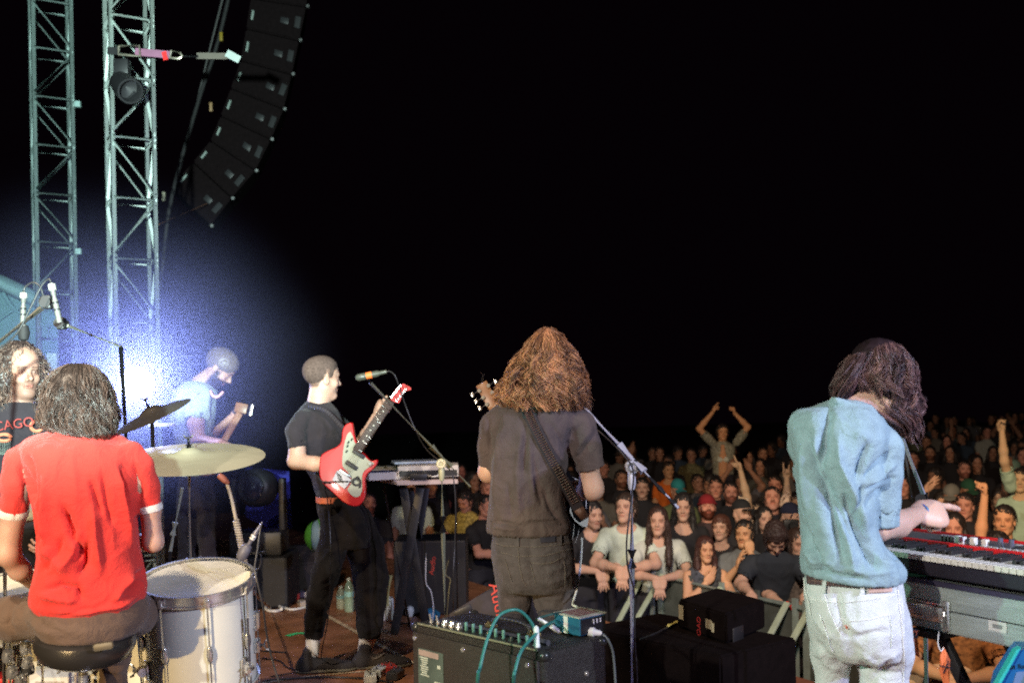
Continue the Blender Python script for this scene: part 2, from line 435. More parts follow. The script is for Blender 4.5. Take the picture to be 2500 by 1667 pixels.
# ---------------------------------------------------------------- heads
def hframe(fwd, up=(0, 0, 1)):
 f = Vector(fwd).normalized(); u = Vector(up); u = (u - f * u.dot(f)).normalized(); s = f.cross(u).normalized()
 return s, f, u                                # right hand side of the head, forward, up
def head_prims(c, s, f, u, k=1.0, nose=1.0, jaw=1.0, wide=1.0, mouth=0.0):
 c = Vector(c)
 def q(x, y, z): return c + (s * x * wide + f * y + u * z) * k
 M = [s, f, u]
 def E(x, y, z, a, b, e): return ell(q(x, y, z), (a * k * wide, b * k, e * k), M)
 def K(a, b, ra, rb): return cone(q(*a), q(*b), ra * k, rb * k)
 big = [E(0, -.018, .036, .076, .098, .084), E(0, .022, -.032, .060, .070, .080), E(0, .012, .045, .070, .074, .070)]
 big += [K((x * .050 * jaw, -.004, -.058), (x * .017, .062, -.100), .020, .016) for x in (-1, 1)]
 big += [E(0, .066, -.102, .024, .020, .017)]
 sm = [K((-.034, .079, .020), (.034, .079, .020), .011, .011)] + [E(x * .040, .058, -.030, .021, .022, .024) for x in (-1, 1)]
 ns = [K((0, .084, .008), (0, .103 + .006 * nose, -.030), .0075, .0105)] + [E(x * .011, .094, -.036, .0085, .010, .008) for x in (-1, 1)]
 lp = [E(0, .087, -.060, .023, .010, .0055), E(0, .085, -.070, .020, .011, .0065)]
 ear = [E(x * .077, -.010, -.012, .009, .019, .031) for x in (-1, 1)] + [E(x * .074, .000, -.022, .012, .010, .014) for x in (-1, 1)]
 cut = [E(x * .031, .096, .002, .017, .014, .010) for x in (-1, 1)]
 eye = [E(x * .031, .0755, .0, .0135, .0125, .0115) for x in (-1, 1)]
 mo = [E(0, .094, -.066, .014, .014, .002 + mouth)]
 earc = [E(x * .087, .000, -.010, .006, .010, .018) for x in (-1, 1)]
 return big, sm, ns, lp, ear, cut, eye, mo, earc
def build_head(c, s, f, u, h=0.004, k=1.0, neck=None, **kw):
 big, sm, ns, lp, ear, cut, eye, mo, earc = head_prims(c, s, f, u, k, **kw)
 lo, hi = bounds(big + ns + ear + (neck or []), 0.02); F = Field(lo, hi, h)
 F.add(*big, k=0.03 * k); F.add(*sm, k=0.016 * k); F.cut(*cut, k=0.014 * k); F.add(*eye, k=0.002); F.add(*ns, k=0.009 * k); F.add(*lp, k=0.006 * k)
 if neck: F.add(*neck, k=0.03)
 F.add(*ear, k=0.008 * k); F.cut(*earc, k=0.006); F.cut(*mo, k=0.004)
 V, Fa = F.mesh(); return V, Fa
def face_tint(V, c, s, f, u, k=1.0, brow=(0.16, 0.10, 0.08), beard=0.0, bcol=(0.20, 0.13, 0.10), tache=0.0, lips=(0.78, 0.50, 0.50), wide=1.0, soft=0.0):
 d = (V - np.array(c)) / k; X = d @ np.array(s) / wide; Y = d @ np.array(f); Z = d @ np.array(u); T = np.ones((len(V), 3), np.float32)
 def mixc(mask, col):
  m = np.clip(mask, 0, 1)[:, None]; T[:] = T * (1 - m) + np.array(col) * m
 front = np.clip((Y - 0.02) / 0.03, 0, 1)
 if beard:
  edge = np.clip((-0.040 - Z + 0.25 * np.clip(-(Y - 0.03), 0, 1) * 0) / 0.012, 0, 1) * np.clip((Y + 0.01) / 0.02, 0, 1) * np.clip((Z + 0.135) / 0.01, 0, 1)
  side = np.clip((np.abs(X) - 0.045) / 0.008, 0, 1) * np.clip((0.0 - Z) / 0.02, 0, 1) * np.clip((Y + 0.005) / 0.02, 0, 1) * np.clip((0.05 - Y) / 0.02, 0, 1)
  mixc(np.maximum(edge, side) * beard, bcol)
 if tache: mixc(np.exp(-((Z + 0.049) / 0.006) ** 2) * np.clip((0.028 - np.abs(X)) / 0.006, 0, 1) * front * tache, bcol)
 mixc(np.exp(-((Z + 0.065) / 0.0085) ** 2) * np.clip((0.023 - np.abs(X)) / 0.005, 0, 1) * front * 0.9, lips)
 ex = np.abs(X) - 0.031
 mixc(np.exp(-((Z - 0.003) / 0.012) ** 2 - (ex / 0.018) ** 2) * front * 0.45, (0.45, 0.28, 0.25))
 mixc(np.clip(1.6 * np.exp(-((Z - 0.000) / 0.0068) ** 2 - (ex / 0.014) ** 2) - 0.4, 0, 1) * front, (.95 - soft, .98 - soft * 1.6, 1.05 - soft * 2))
 mixc(np.clip(2.2 * np.exp(-((Z - 0.000) / 0.0065) ** 2 - (ex / 0.0062) ** 2) - 0.6, 0, 1) * front, (.05 + soft, .035 + soft, .03 + soft))
 mixc(np.exp(-((Z - 0.0085) / 0.0032) ** 2) * np.clip((0.017 - np.abs(ex)) / 0.004, 0, 1) * front * 0.85, (0.12, 0.08, 0.07))
 mixc(np.exp(-((Z - 0.0235 + 3.0 * ex * ex + 0.08 * np.maximum(ex, 0)) / 0.0048) ** 2) * np.clip((0.022 - np.abs(ex)) / 0.006, 0, 1) * front * 0.9, brow)
 mixc(np.exp(-((Z + 0.038) / 0.003) ** 2) * np.exp(-((np.abs(X) - 0.007) / 0.004) ** 2) * front * 0.7, (0.3, 0.14, 0.12))
 ck = np.exp(-((Z + 0.022) / 0.02) ** 2 - ((np.abs(X) - 0.040) / 0.018) ** 2) * front * 0.4; mixc(ck, (1.05, 0.80, 0.76))
 return T

# ---------------------------------------------------------------- hands
def hand(wr, dirv, palm, thumb_side=1, curl=(0.5, 0.5, 0.55, 0.6), k=1.0, spread=0.06, thumb=(0.5, 0.35), h=0.0026, ext=None):
 """wrist point, direction of the hand, direction the palm faces; curl per finger (index..little) 0 straight .. 1 fist"""
 wr = Vector(wr); d = Vector(dirv).normalized(); pn = Vector(palm); pn = (pn - d * pn.dot(d)).normalized()
 sd = d.cross(pn).normalized() * thumb_side        # towards the thumb
 P0 = [flatcone(wr, wr + d * .035 * k, .025 * k, .031 * k, pn, .55), flatcone(wr + d * .035 * k, wr + d * .053 * k, .034 * k, .035 * k, pn, .42)]
 P0 += [flatcone(wr + d * .060 * k + sd * x * k, wr + d * .072 * k + sd * x * k, .013 * k, .012 * k, pn, .8) for x in (-.024, -.008, .009, .025)]
 P0 += [cone(wr + d * .02 * k + sd * .020 * k + pn * .006, wr + d * .055 * k + sd * .024 * k + pn * .010, .015 * k, .012 * k)]
 fl = ((.026, .086, .043, .026, .021), (.009, .092, .048, .030, .023), (-.009, .088, .044, .028, .022), (-.026, .078, .034, .022, .020))
 fing = []
 for i, (x, y, a, b, e) in enumerate(fl):
  c = curl[i]; base = wr + (d * (y - .012) + sd * x) * k; dd = (d + sd * (x / .03) * spread * (1.2 - c)).normalized(); ang = [c * 1.35, c * 1.6, c * 1.1]; p = base; tot = 0
  r = [.0098, .0090, .0082, .0072]
  if i == 3: r = [q * .88 for q in r]
  for j, L in enumerate((a, b, e)):
   tot += ang[j]; v = dd * math.cos(tot) + pn * math.sin(tot); q2 = p + v * L * k
   fing.append((i, cone(p, q2, r[j] * k, r[j + 1] * k))); p = q2
 t0 = wr + (d * .022 + sd * .024 + pn * .006) * k
 v1 = (d * .75 + sd * (.75 - thumb[0] * .9) + pn * thumb[0] * .9).normalized(); t1 = t0 + v1 * .042 * k
 v2 = (v1 + (-sd * .8 + pn * .3) * thumb[1]).normalized(); t2 = t1 + v2 * .030 * k; v3 = (v2 + (-sd * .8 + d * .2) * thumb[1]).normalized(); t3 = t2 + v3 * .022 * k
 th = [cone(t0, t1, .014 * k, .0115 * k), cone(t1, t2, .0112 * k, .0100 * k), cone(t2, t3, .0100 * k, .0080 * k)]
 allp = P0 + [q for _, q in fing] + th; lo, hi = bounds(allp, .012); F = Field(lo, hi, h)
 F.add(*P0, k=.016 * k)
 for i in range(4):                                # fingers stay apart: each is joined hard to its neighbours, softly to the palm
  G = Field(lo, hi, h); G.add(*[q for j, q in fing if j == i], k=.004)
  kk = .005 * k; q = np.maximum(kk - np.abs(F.d - G.d), 0) / kk; F.d = np.minimum(F.d, G.d) - q * q * kk * .25
 G = Field(lo, hi, h); G.add(*th, k=.006); kk = .010 * k; q = np.maximum(kk - np.abs(F.d - G.d), 0) / kk; F.d = np.minimum(F.d, G.d) - q * q * kk * .25
 return F.mesh()

# ---------------------------------------------------------------- hair
def strands(paths, r0=0.0016, r1=0.0004, seg=3, cols=None, wave=(0.006, 60), jitter=0.0, seed=1, name='hair'):
 """paths: (n, m, 3) polylines -> one mesh of thin tapered strands with per-strand colour"""
 Pt = np.asarray(paths, float); n, m, _ = Pt.shape; rg = np.random.RandomState(seed)
 T = np.gradient(Pt, axis=1); T /= np.maximum(np.linalg.norm(T, axis=2, keepdims=True), 1e-9)
 S = np.cross(T, np.array([0.13, 0.2, 0.97])); S /= np.maximum(np.linalg.norm(S, axis=2, keepdims=True), 1e-6); U = np.cross(T, S)
 t = np.linspace(0, 1, m)[None, :, None]
 if wave[0]:
  ph = rg.rand(n, 1, 1) * 6.28; ph2 = rg.rand(n, 1, 1) * 6.28; fr = wave[1] * (0.7 + 0.6 * rg.rand(n, 1, 1)); am = wave[0] * (0.4 + 1.1 * rg.rand(n, 1, 1))
  L = np.cumsum(np.linalg.norm(np.diff(Pt, axis=1, prepend=Pt[:, :1]), axis=2), 1)[:, :, None]
  Pt = Pt + S * np.sin(L * fr + ph) * am * np.clip(t * 2.2, 0, 1) + U * np.cos(L * fr * 0.9 + ph2) * am * np.clip(t * 2.2, 0, 1)
 rad = r0 * (0.6 + 0.8 * rg.rand(n, 1, 1)) * np.clip((1 - t) * 3, 0, 1) ** 0.6 + r1
 rings = [Pt + (S * math.cos(2 * math.pi * k / seg) + U * math.sin(2 * math.pi * k / seg)) * rad for k in range(seg)]
 V = np.stack(rings, 2).reshape(-1, 3)
 b = (np.arange(n)[:, None, None] * m + np.arange(m - 1)[None, :, None]) * seg + np.arange(seg)[None, None, :]
 b2 = (np.arange(n)[:, None, None] * m + np.arange(m - 1)[None, :, None]) * seg + (np.arange(seg)[None, None, :] + 1) % seg
 F = np.stack([b, b2, b2 + seg, b + seg], 3).reshape(-1, 4)
 c = None
 if cols is not None:
  cols = np.asarray(cols, float); a = np.clip(.42 + .75 * vnoise(Pt[:, m // 2] * 42 + 9)[:, None] + .5 * (rg.rand(n, 1) - .5), 0, 1); base = cols[0] * (1 - a) + cols[1] * a; base = base * (0.65 + 0.7 * rg.rand(n, 1))
  tt = np.linspace(0, 1, m)[None, :, None]; cc = base[:, None, :] * (0.85 + 0.35 * tt); c = np.repeat(cc.reshape(-1, 3), seg, 0)
 return V, F, c
# ---------------------------------------------------------------- clothing and hair helpers
def capcone(a, b, ra, rb):
 """tapered tube with a flat end at b"""
 f0, lo, hi = cone(a, b, ra, rb); a = np.array(a, float); b = np.array(b, float); ab = b - a; L = float(np.linalg.norm(ab)); ab /= L
 def f(x, y, z):
  t = (x - b[0]) * ab[0] + (y - b[1]) * ab[1] + (z - b[2]) * ab[2]
  return np.maximum(f0(x, y, z), t)
 return f, lo, hi
def sleeve(F, pts, rad, k=0.03, lip=0.008, deep=0.028):
 """sleeve along points, hollow at its end"""
 pr = chain(pts[:-1], rad[:-1]) + [capcone(pts[-2], pts[-1], rad[-2], rad[-1])]
 F.add(*pr, k=k)
 a, b = Vector(pts[-2]), Vector(pts[-1]); v = (b - a).normalized()
 F.cut(cone(b - v * deep, b + v * .03, rad[-1] - lip, rad[-1] - lip), k=0.003)
def grid(prims, h, pad=0.04):
 lo, hi = bounds(prims, pad); return Field(lo, hi, h)
def hair_rows(rows, d, phi=(-1.5, 1.5), t0=(0, .15), t1=(.75, 1), n=1200, m=16, clumps=60, spread=0.25, drift=0.0, dsp=0.3, rho=(0.86, 1.04), cw=(0.012, 3.0), seed=3, flare=0.0):
 """strand paths running down a surface given by photo rows (y, left, right, half depth, depth offset)"""
 rg = np.random.RandomState(seed); rows = sorted(rows)
 mx = sum((r[1] + r[2]) / 2 for r in rows) / len(rows); th = math.atan((mx - CX) / FOC)
 S = np.array([math.cos(th), -math.sin(th), 0]); B = np.array([-math.sin(th), -math.cos(th), 0])
 hh = np.array([(r[0] - rows[0][0]) / (rows[-1][0] - rows[0][0]) for r in rows])
 cs = np.array([list(P((r[1] + r[2]) / 2, r[0], d + (r[4] if len(r) > 4 else 0))) for r in rows]); ws = np.array([(r[2] - r[1]) / 2 * scl(mx, d) for r in rows]); ds = np.array([r[3] for r in rows])
 cphi = rg.uniform(phi[0], phi[1], clumps); cr_ = rg.uniform(rho[0], rho[1], clumps); ct1 = rg.uniform(t1[0], t1[1], clumps); cph = rg.rand(clumps) * 6.28; cdr = rg.randn(clumps) * dsp + drift
 ci = rg.randint(0, clumps, n); a0 = rg.uniform(t0[0], t0[1], n); a1 = np.clip(ct1[ci] + rg.randn(n) * .05, 0.1, 1.04)
 s = np.linspace(0, 1, m)[None, :]; t = a0[:, None] + (a1 - a0)[:, None] * s
 ph = cphi[ci][:, None] + rg.randn(n)[:, None] * spread * (1 - .7 * s) + cdr[ci][:, None] * s
 rr = cr_[ci][:, None] + rg.randn(n)[:, None] * .05 * (1 - .5 * s) + flare * s ** 3 * rg.rand(n)[:, None]
 tc = np.clip(t, 0, 1); c = np.stack([np.interp(tc, hh, cs[:, i]) for i in range(3)], 2); W = np.interp(tc, hh, ws); D = np.interp(tc, hh, ds)
 c[:, :, 2] -= np.clip(t - 1, 0, 1) * (cs[0, 2] - cs[-1, 2])
 Q = c + S * (W * rr * np.sin(ph))[:, :, None] + B * (D * rr * np.cos(ph))[:, :, None]
 L = s * (cs[0, 2] - cs[-1, 2]); wv = cw[0] * np.clip(s * 2, 0, 1) * (0.5 + rg.rand(clumps)[ci][:, None])
 Q += S * (wv * np.sin(L * cw[1] * 10 + cph[ci][:, None]))[:, :, None] + B * (wv * np.cos(L * cw[1] * 9 + cph[ci][:, None] * 1.7))[:, :, None]
 return Q
def hair_obj(name, paths_list, parent, material, cols, r0=0.0016, wave=(0.004, 60), base=None, seed=1, label=None, bcol=0.35):
 V, Fc, Cc = [], [], []; o = 0
 for i, pth in enumerate(paths_list):
  v, f, c = strands(pth, r0=r0, cols=cols, wave=wave, seed=seed + i); V.append(v); Fc.append(f + o); Cc.append(c); o += len(v)
 if base is not None:
  v, f = base; V.append(v); Fc.append(f + o); Cc.append(np.repeat(np.array([cols[0]]) * bcol, len(v), 0)); o += len(v)
 ob = obj(name, smesh(np.concatenate(V), np.concatenate(Fc), np.concatenate(Cc)), material, parent)
 if label: ob['label'] = label
 return ob
def skullcap(hc, s, f, u, h=.006, noise=.004, big=1.07):
 q = lambda x, y, z: hc + s * x + f * y + u * z
 M = [s, f, u]; V, F = solid([ell(q(0, -.022, .036), (.078 * big, .100 * big, .088 * big), M), ell(q(0, .010, .046), (.074 * big, .078 * big, .078 * big), M)], h, .03)
 return folds(V, F, noise=noise, nsc=(60, 60, 60)), F
def loft_mesh(rows, d, shrink=0.9, h=0.007, noise=0.006, n=2.0):
 r2 = [(r[0], (r[1] + r[2]) / 2 - (r[2] - r[1]) / 2 * shrink, (r[1] + r[2]) / 2 + (r[2] - r[1]) / 2 * shrink, r[3] * shrink) + tuple(r[4:]) for r in rows]
 V, F = solid([loft_px(r2, d, n, 0.02)], h); V = folds(V, F, noise=noise, nsc=(70, 70, 25)); return V, F
M_hair = mat('hair', (1, 1, 1), 0.42, noise=0.15, nscale=40, tint=True, spec=0.6)
def cloth_mat(name, col, **k):
 a = dict(rough=0.9, noise=0.10, nscale=16, bump=0.25, bscale=420, sheen=0.1, wr=.55); a.update(k); return mat(name, col, **a)
M_browntee = cloth_mat('washed_brown_tee', (0.076, 0.055, 0.055), noise=0.25)
M_grayjean = cloth_mat('grey_brown_denim', (0.062, 0.054, 0.060), noise=0.3, nscale=30, bscale=600)
M_denimblue = cloth_mat('pale_blue_denim', (0.29, 0.43, 0.49), noise=0.12, nscale=40, bscale=500)
M_whitejean = cloth_mat('off_white_denim', (0.66, 0.70, 0.72), noise=0.06, nscale=40)
M_redtee = cloth_mat('red_tee', (0.62, 0.030, 0.021), noise=0.05)
M_ribwhite = cloth_mat('white_rib', (0.72, 0.70, 0.64), noise=0.06)
M_brownchino = cloth_mat('brown_chino', (0.115, 0.072, 0.048), noise=0.12)
M_blacktee = cloth_mat('black_tee', (0.024, 0.020, 0.025), noise=0.2, spec=.2)
M_blackpant = cloth_mat('black_trousers', (0.011, 0.009, 0.008), noise=0.25, nscale=25, spec=.15, sheen=.05)
M_leather = mat('leather', (0.10, 0.05, 0.035), 0.5, noise=0.25, bump=0.3, bscale=220)
M_stitch = mat('seam_stitch', (0.15, 0.13, 0.115), 0.8)
def surf_line(V, pts, r, seg=5, off=0.001, bm=None):
 """a thin seam laid on the camera side of a mesh along photo pixels"""
 pp = proj(V); out = []
 P2 = []
 for i in range(len(pts) - 1):
  for s in range(6): P2.append((pts[i][0] + (pts[i + 1][0] - pts[i][0]) * s / 6, pts[i][1] + (pts[i + 1][1] - pts[i][1]) * s / 6))
 P2.append(pts[-1])
 for q in P2:
  dd = ((pp - np.array(q)) ** 2).sum(1); near = np.nonzero(dd < 6.0 ** 2)[0]
  if len(near) == 0: near = np.argsort(dd)[:6]
  dep = V[near, 1].min(); out.append(P(q[0], q[1], dep - off))
 bm = bm or bm_new(); tube(bm, out, r, seg); return bm
def depth_at(V, x, y, r=6):
 pp = proj(V); dd = ((pp - np.array((x, y))) ** 2).sum(1); near = np.nonzero(dd < r * r)[0]
 if len(near) == 0: near = np.argsort(dd)[:6]
 return float(V[near, 1].min())
def patch_on(V, corners, thick=0.003, off=0.002, nu=6, nv=3, bm=None):
 """a small four-cornered patch lying on the camera side of a mesh"""
 bm = bm or bm_new(); c = [np.array(q, float) for q in corners]; g = []
 for j in range(nv + 1):
  row = []
  for i in range(nu + 1):
   a = c[0] + (c[1] - c[0]) * i / nu; b = c[3] + (c[2] - c[3]) * i / nu; q = a + (b - a) * j / nv
   row.append(P(q[0], q[1], depth_at(V, q[0], q[1]) - off))
  g.append(row)
 top = [[bm.verts.new(p + Vector((0, -thick, 0))) for p in r] for r in g]; bot = [[bm.verts.new(p) for p in r] for r in g]
 for j in range(nv):
  for i in range(nu):
   bm.faces.new((top[j][i], top[j][i + 1], top[j + 1][i + 1], top[j + 1][i])); bm.faces.new((bot[j][i], bot[j + 1][i], bot[j + 1][i + 1], bot[j][i + 1]))
 for i in range(nu):
  bm.faces.new((top[0][i], bot[0][i], bot[0][i + 1], top[0][i + 1])); bm.faces.new((top[nv][i], top[nv][i + 1], bot[nv][i + 1], bot[nv][i]))
 for j in range(nv):
  bm.faces.new((top[j][0], top[j + 1][0], bot[j + 1][0], bot[j][0])); bm.faces.new((top[j][nu], bot[j][nu], bot[j + 1][nu], top[j + 1][nu]))
 return bm
def leg_prims(js):   # hip .. ankle, in photo px with depth, then extended
 return limb_px(js)
def shoe(heel, toe, w_=0.048, hgt=0.075, h=0.004):
 heel = Vector(heel); toe = Vector(toe); f = (toe - heel); L = f.length; f.normalize(); s = f.cross(Vector((0, 0, 1))).normalized(); u = Vector((0, 0, 1)); M = [s, f, u]
 c = lambda y, z: heel + f * (L * y) + u * z
 pr = [ell(c(.16, .040), (w_ * .78, L * .20, .050), M), ell(c(.45, .034), (w_ * .85, L * .32, .046), M), ell(c(.76, .026), (w_ * 1.02, L * .26, .032), M), cone(c(.16, .05), c(.20, hgt + .015), w_ * .75, w_ * .72)]
 lo, hi = bounds(pr); F = Field(lo, hi, h); F.add(*pr, k=.03); F.plane(heel, (0, 0, -1)); up = F.mesh()
 F2 = Field(lo, hi, h); F2.add(ell(c(.45, .012), (w_ * .95, L * .50, .020), M), ell(c(.76, .012), (w_ * 1.08, L * .27, .018), M), k=.02); F2.plane(heel + u * .002, (0, 0, -1))
 return up, F2.mesh()

# ---------------------------------------------------------------- middle guitarist, seen from behind
def make_middle():
 d = 3.8; t = thing('person', 'long-haired guitarist seen from behind in brown tee and grey jeans, strap across the back', 'person', P(1300, 1500, d) * 1.0)
 t.location.z = 0; t.location = Vector((t.location.x, d, 0))
 rows = [(955, 1290, 1345, .055), (968, 1262, 1368, .070), (982, 1228, 1396, .085), (1000, 1210, 1408, .100), (1030, 1202, 1404, .115), (1060, 1200, 1398, .122), (1100, 1199, 1388, .126), (1160, 1201, 1381, .126), (1200, 1198, 1377, .122), (1250, 1191, 1384, .124), (1285, 1186, 1393, .130), (1306, 1189, 1395, .130)]
 sl = [J(1236, 1008, d, 27), J(1206, 1040, d + .01, 30), J(1197, 1090, d + .03, 28), J(1194, 1136, d + .05, 26)]
 srr = [J(1385, 1012, d, 34), J(1415, 1042, d, 37), J(1428, 1090, d + .02, 36), J(1441, 1143, d + .03, 37)]
 tor = loft_px(rows, d, 2.3)
 F = grid([tor] + chain([a[0] for a in sl], [a[1] for a in sl]) + chain([a[0] for a in srr], [a[1] for a in srr]), .0055)
 F.add(tor); sleeve(F, [a[0] for a in sl], [a[1] for a in sl]); sleeve(F, [a[0] for a in srr], [a[1] for a in srr])
 inner = loft_px([(r[0], r[1] + 5, r[2] - 5, r[3] - .008) for r in rows[-3:-1]] + [(1330, 1194, 1390, .122)], d, 2.3); F.cut(inner, k=.003)
 V, Fc = F.mesh()
 L = [(1190, 1010, 1192, 1060, 1196, 1110, 5, -.010), (1222, 1015, 1208, 1060, 1203, 1120, 6, -.008), (1237, 1030, 1217, 1080, 1212, 1160, 1205, 1250, 9, .010),
         (1285, 1040, 1280, 1130, 1276, 1160, 6, -.009), (1275, 1040, 1262, 1150, 1270, 1260, 10, .008), (1300, 1110, 1310, 1180, 1325, 1240, 6, -.009), (1292, 1080, 1298, 1160, 1306, 1220, 8, .009),
         (1325, 1190, 1345, 1240, 1368, 1275, 7, -.010), (1240, 1180, 1245, 1230, 1252, 1270, 7, -.006), (1340, 1030, 1370, 1070, 1388, 1110, 7, -.008), (1320, 1030, 1350, 1090, 1385, 1140, 9, .008),
         (1400, 1040, 1390, 1075, 1388, 1110, 8, -.012), (1425, 1030, 1405, 1055, 1395, 1075, 7, -.008), (1440, 1050, 1415, 1085, 1402, 1110, 8, .010), (1450, 1065, 1430, 1095, 1410, 1120, 6, -.007),
         (1195, 1272, 1240, 1277, 1280, 1288, 5, -.009), (1200, 1283, 1230, 1290, 1270, 1292, 5, .008), (1290, 1275, 1340, 1272, 1385, 1280, 5, -.008), (1270, 1265, 1320, 1268, 1370, 1265, 6, .007), (1197, 1275, 1196, 1300, 6, -.008)]
 L = [l[:-1] + (l[-1] * 1.5,) for l in L]; V = folds(V, Fc, L, noise=.0045, nsc=(16, 16, 6))
 sh = obj('shirt', smesh(V, Fc), M_browntee, t); shV = V
 # trousers
 tr = [(1288, 1204, 1390, .110), (1300, 1203, 1393, .115), (1325, 1200, 1398, .122), (1355, 1199, 1402, .132), (1385, 1206, 1402, .138), (1410, 1213, 1402, .136), (1440, 1222, 1402, .115)]
 lp = loft_px(tr, d, 2.2)
 L1 = limb_px([(1256, 1400, d, 43), (1256, 1470, d + .02, 36), (1258, 1560, d + .04, 31), (1262, 1640, d + .05, 29), (1264, 1780, d + .02, 27), (1266, 1925, d + .02, 25)])
 L2 = limb_px([(1350, 1400, d, 49), (1354, 1470, d, 43), (1358, 1560, d - .02, 37), (1360, 1640, d - .02, 34), (1360, 1780, d, 30), (1362, 1925, d, 28)])
 F = grid([lp] + L1 + L2, .0065); F.add(lp, *L1, k=.03); F.add(*L2, k=.03)
 F.cut(cone(P(1295, 1425, d - .15), P(1292, 1475, d - .15), .004, .010), k=.05)
 V, Fc = F.mesh()
 L = [(1215, 1370, 1240, 1385, 1275, 1392, 5, -.004), (1300, 1390, 1350, 1380, 1395, 1360, 4, -.005), (1310, 1400, 1345, 1395, 1390, 1378, 5, .005), (1330, 1425, 1370, 1415, 1395, 1395, 5, .007), (1320, 1440, 1360, 1440, 1390, 1425, 4, -.006), (1315, 1455, 1350, 1462, 1385, 1455, 5, .006),
         (1230, 1420, 1260, 1440, 1290, 1440, 6, .006), (1235, 1450, 1262, 1458, 1285, 1455, 5, -.005), (1297, 1300, 1295, 1370, 1300, 1425, 6, -.006)]
 V = folds(V, Fc, L, noise=.003, nsc=(18, 18, 14)); tro = obj('trousers', smesh(V, Fc), M_grayjean, t)
 b = surf_line(V, [(1200, 1322), (1230, 1332), (1300, 1335), (1360, 1330), (1396, 1322)], .0009); surf_line(V, [(1216, 1345), (1262, 1358), (1330, 1356), (1398, 1338)], .0009, bm=b)
 surf_line(V, [(1264, 1336), (1268, 1380), (1276, 1415), (1284, 1428)], .0010, bm=b); surf_line(V, [(1232, 1362), (1240, 1390), (1250, 1420)], .0008, bm=b)
 surf_line(V, [(1292, 1372), (1320, 1376), (1350, 1372), (1372, 1360)], .0009, bm=b); surf_line(V, [(1376, 1362), (1380, 1400), (1378, 1430)], .0008, bm=b); surf_line(V, [(1295, 1374), (1302, 1400), (1308, 1425)], .0008, bm=b)
 obj('seam', b, M_stitch, tro)
 b = patch_on(V, [(1261, 1302), (1267, 1302), (1267, 1333), (1261, 1333)], nu=1); patch_on(V, [(1367, 1300), (1372, 1300), (1371, 1330), (1366, 1330)], nu=1, bm=b); obj('belt_loop', b, M_grayjean, tro)
 obj('leather_patch', patch_on(V, [(1318, 1304), (1356, 1301), (1356, 1322), (1319, 1324)], .003), mat('black_leather_patch', (0.03, 0.03, 0.045), 0.35, noise=0.3), tro)
 # body
 hc = P(1338, 902, d + .02); s, f, u = hframe((0.05, 1, -0.42))
 tw = [(a[0], a[1] + 22, a[2] - 22, a[3] * .7) for a in rows[1:]]
 arm1 = [J(1215, 1030, d + .02, 22), J(1193, 1152, d + .05, 23), J(1212, 1090, d + .22, 19), J(1228, 1022, d + .38, 14)]
 arm2 = [J(1412, 1040, d, 24), J(1434, 1120, d + .03, 25), J(1444, 1192, d + .05, 27), J(1415, 1196, d + .20, 22), J(1372, 1190, d + .34, 16)]
 pr = [loft_px(tw, d)] + chain([a[0] for a in arm1], [a[1] for a in arm1]) + chain([a[0] for a in arm2], [a[1] for a in arm2]) + limb_px([(1256, 1440, d + .01, 22), (1258, 1560, d + .04, 18), (1264, 1640, d + .05, 18), (1266, 1930, d + .02, 16)]) + limb_px([(1352, 1440, d, 26), (1360, 1640, d - .02, 20), (1362, 1930, d, 17)])
 parts = [solid(pr, .0075, .03), build_head(hc, s, f, u, .005, neck=[cone(P(1335, 925, d + .02), P(1320, 985, d), .056, .062)])]
 h1 = hand(arm1[-1][0], (0.1, .2, .9), (1, .2, 0), 1, (.9, .9, .9, .9)); h2 = hand(arm2[-1][0], (-.9, .1, -.2), (0, 1, 0), 1, (.5, .6, .7, .8))
 parts += [h1, h2]; V, Fc = join(parts); obj('body', smesh(V, Fc, np.ones((len(V), 3))), M_skin, t)
 # sneakers on the floor
 for x, dd in ((1262, d + .02), (1362, d)):
  a = P(x, 1930, dd); up, so = shoe((a.x - .01, dd - .07, 0), (a.x + .03, dd + .20, 0)); e = obj('shoe', smesh(*up), mat('dark_canvas', (0.03, 0.03, 0.03), 0.8), t); obj('sole', smesh(*so), M_white, e)
 # hair
 hr = [(801, 1329, 1345, .03, .02), (815, 1308, 1360, .07, .02), (838, 1289, 1383, .100, .02), (862, 1275, 1399, .120, .02), (890, 1262, 1408, .130, .02), (920, 1248, 1416, .132, .01), (950, 1231, 1421, .130, 0), (974, 1218, 1424, .125, 0), (996, 1240, 1422, .120, 0)]
 pa = hair_rows(hr, d, (-1.7, 1.7), (0, .35), (.66, 1.05), 11000, 20, 300, .06, 0.0, .42, (.72, 1.03), (.019, 4.2), 5, .10)
 pb = hair_rows(hr, d, (-2.4, 2.4), (0, .2), (.7, 1.02), 420, 20, 200, .3, 0.0, .3, (.93, 1.10), (.016, 7.0), 6, .15)
 pc = hair_rows([(797, 1328, 1346, .02, .02), (815, 1304, 1366, .06, .02), (850, 1285, 1390, .08, .02)], d, (-3, 3), (0, .2), (.3, .8), 70, 12, 50, .4, 0, .8, (.7, 1.15), (.010, 9), 8, .1)
 hair_obj('hair', [pa, pb, pc], t, M_hair, [(.045, .018, .014), (.78, .38, .18)], .0007, (.0016, 50), join([loft_mesh(hr, d, .78), skullcap(hc, s, f, u, big=1.0)]), 2, None, .8)
 # guitar strap: webbing lying across the back
 cl = [(1283, 993), (1300, 1030), (1325, 1080), (1352, 1130), (1382, 1185), (1412, 1240)]
 b = bm_new(); pts = []
 for q in bez([(x, y, 0) for x, y in cl], 30):
  dep = min(depth_at(shV, q.x, q.y, 9), depth_at(shV, q.x - 10, q.y, 9), depth_at(shV, q.x + 10, q.y, 9)) if q.x < 1375 else None
  pts.append([q.x, q.y, dep])
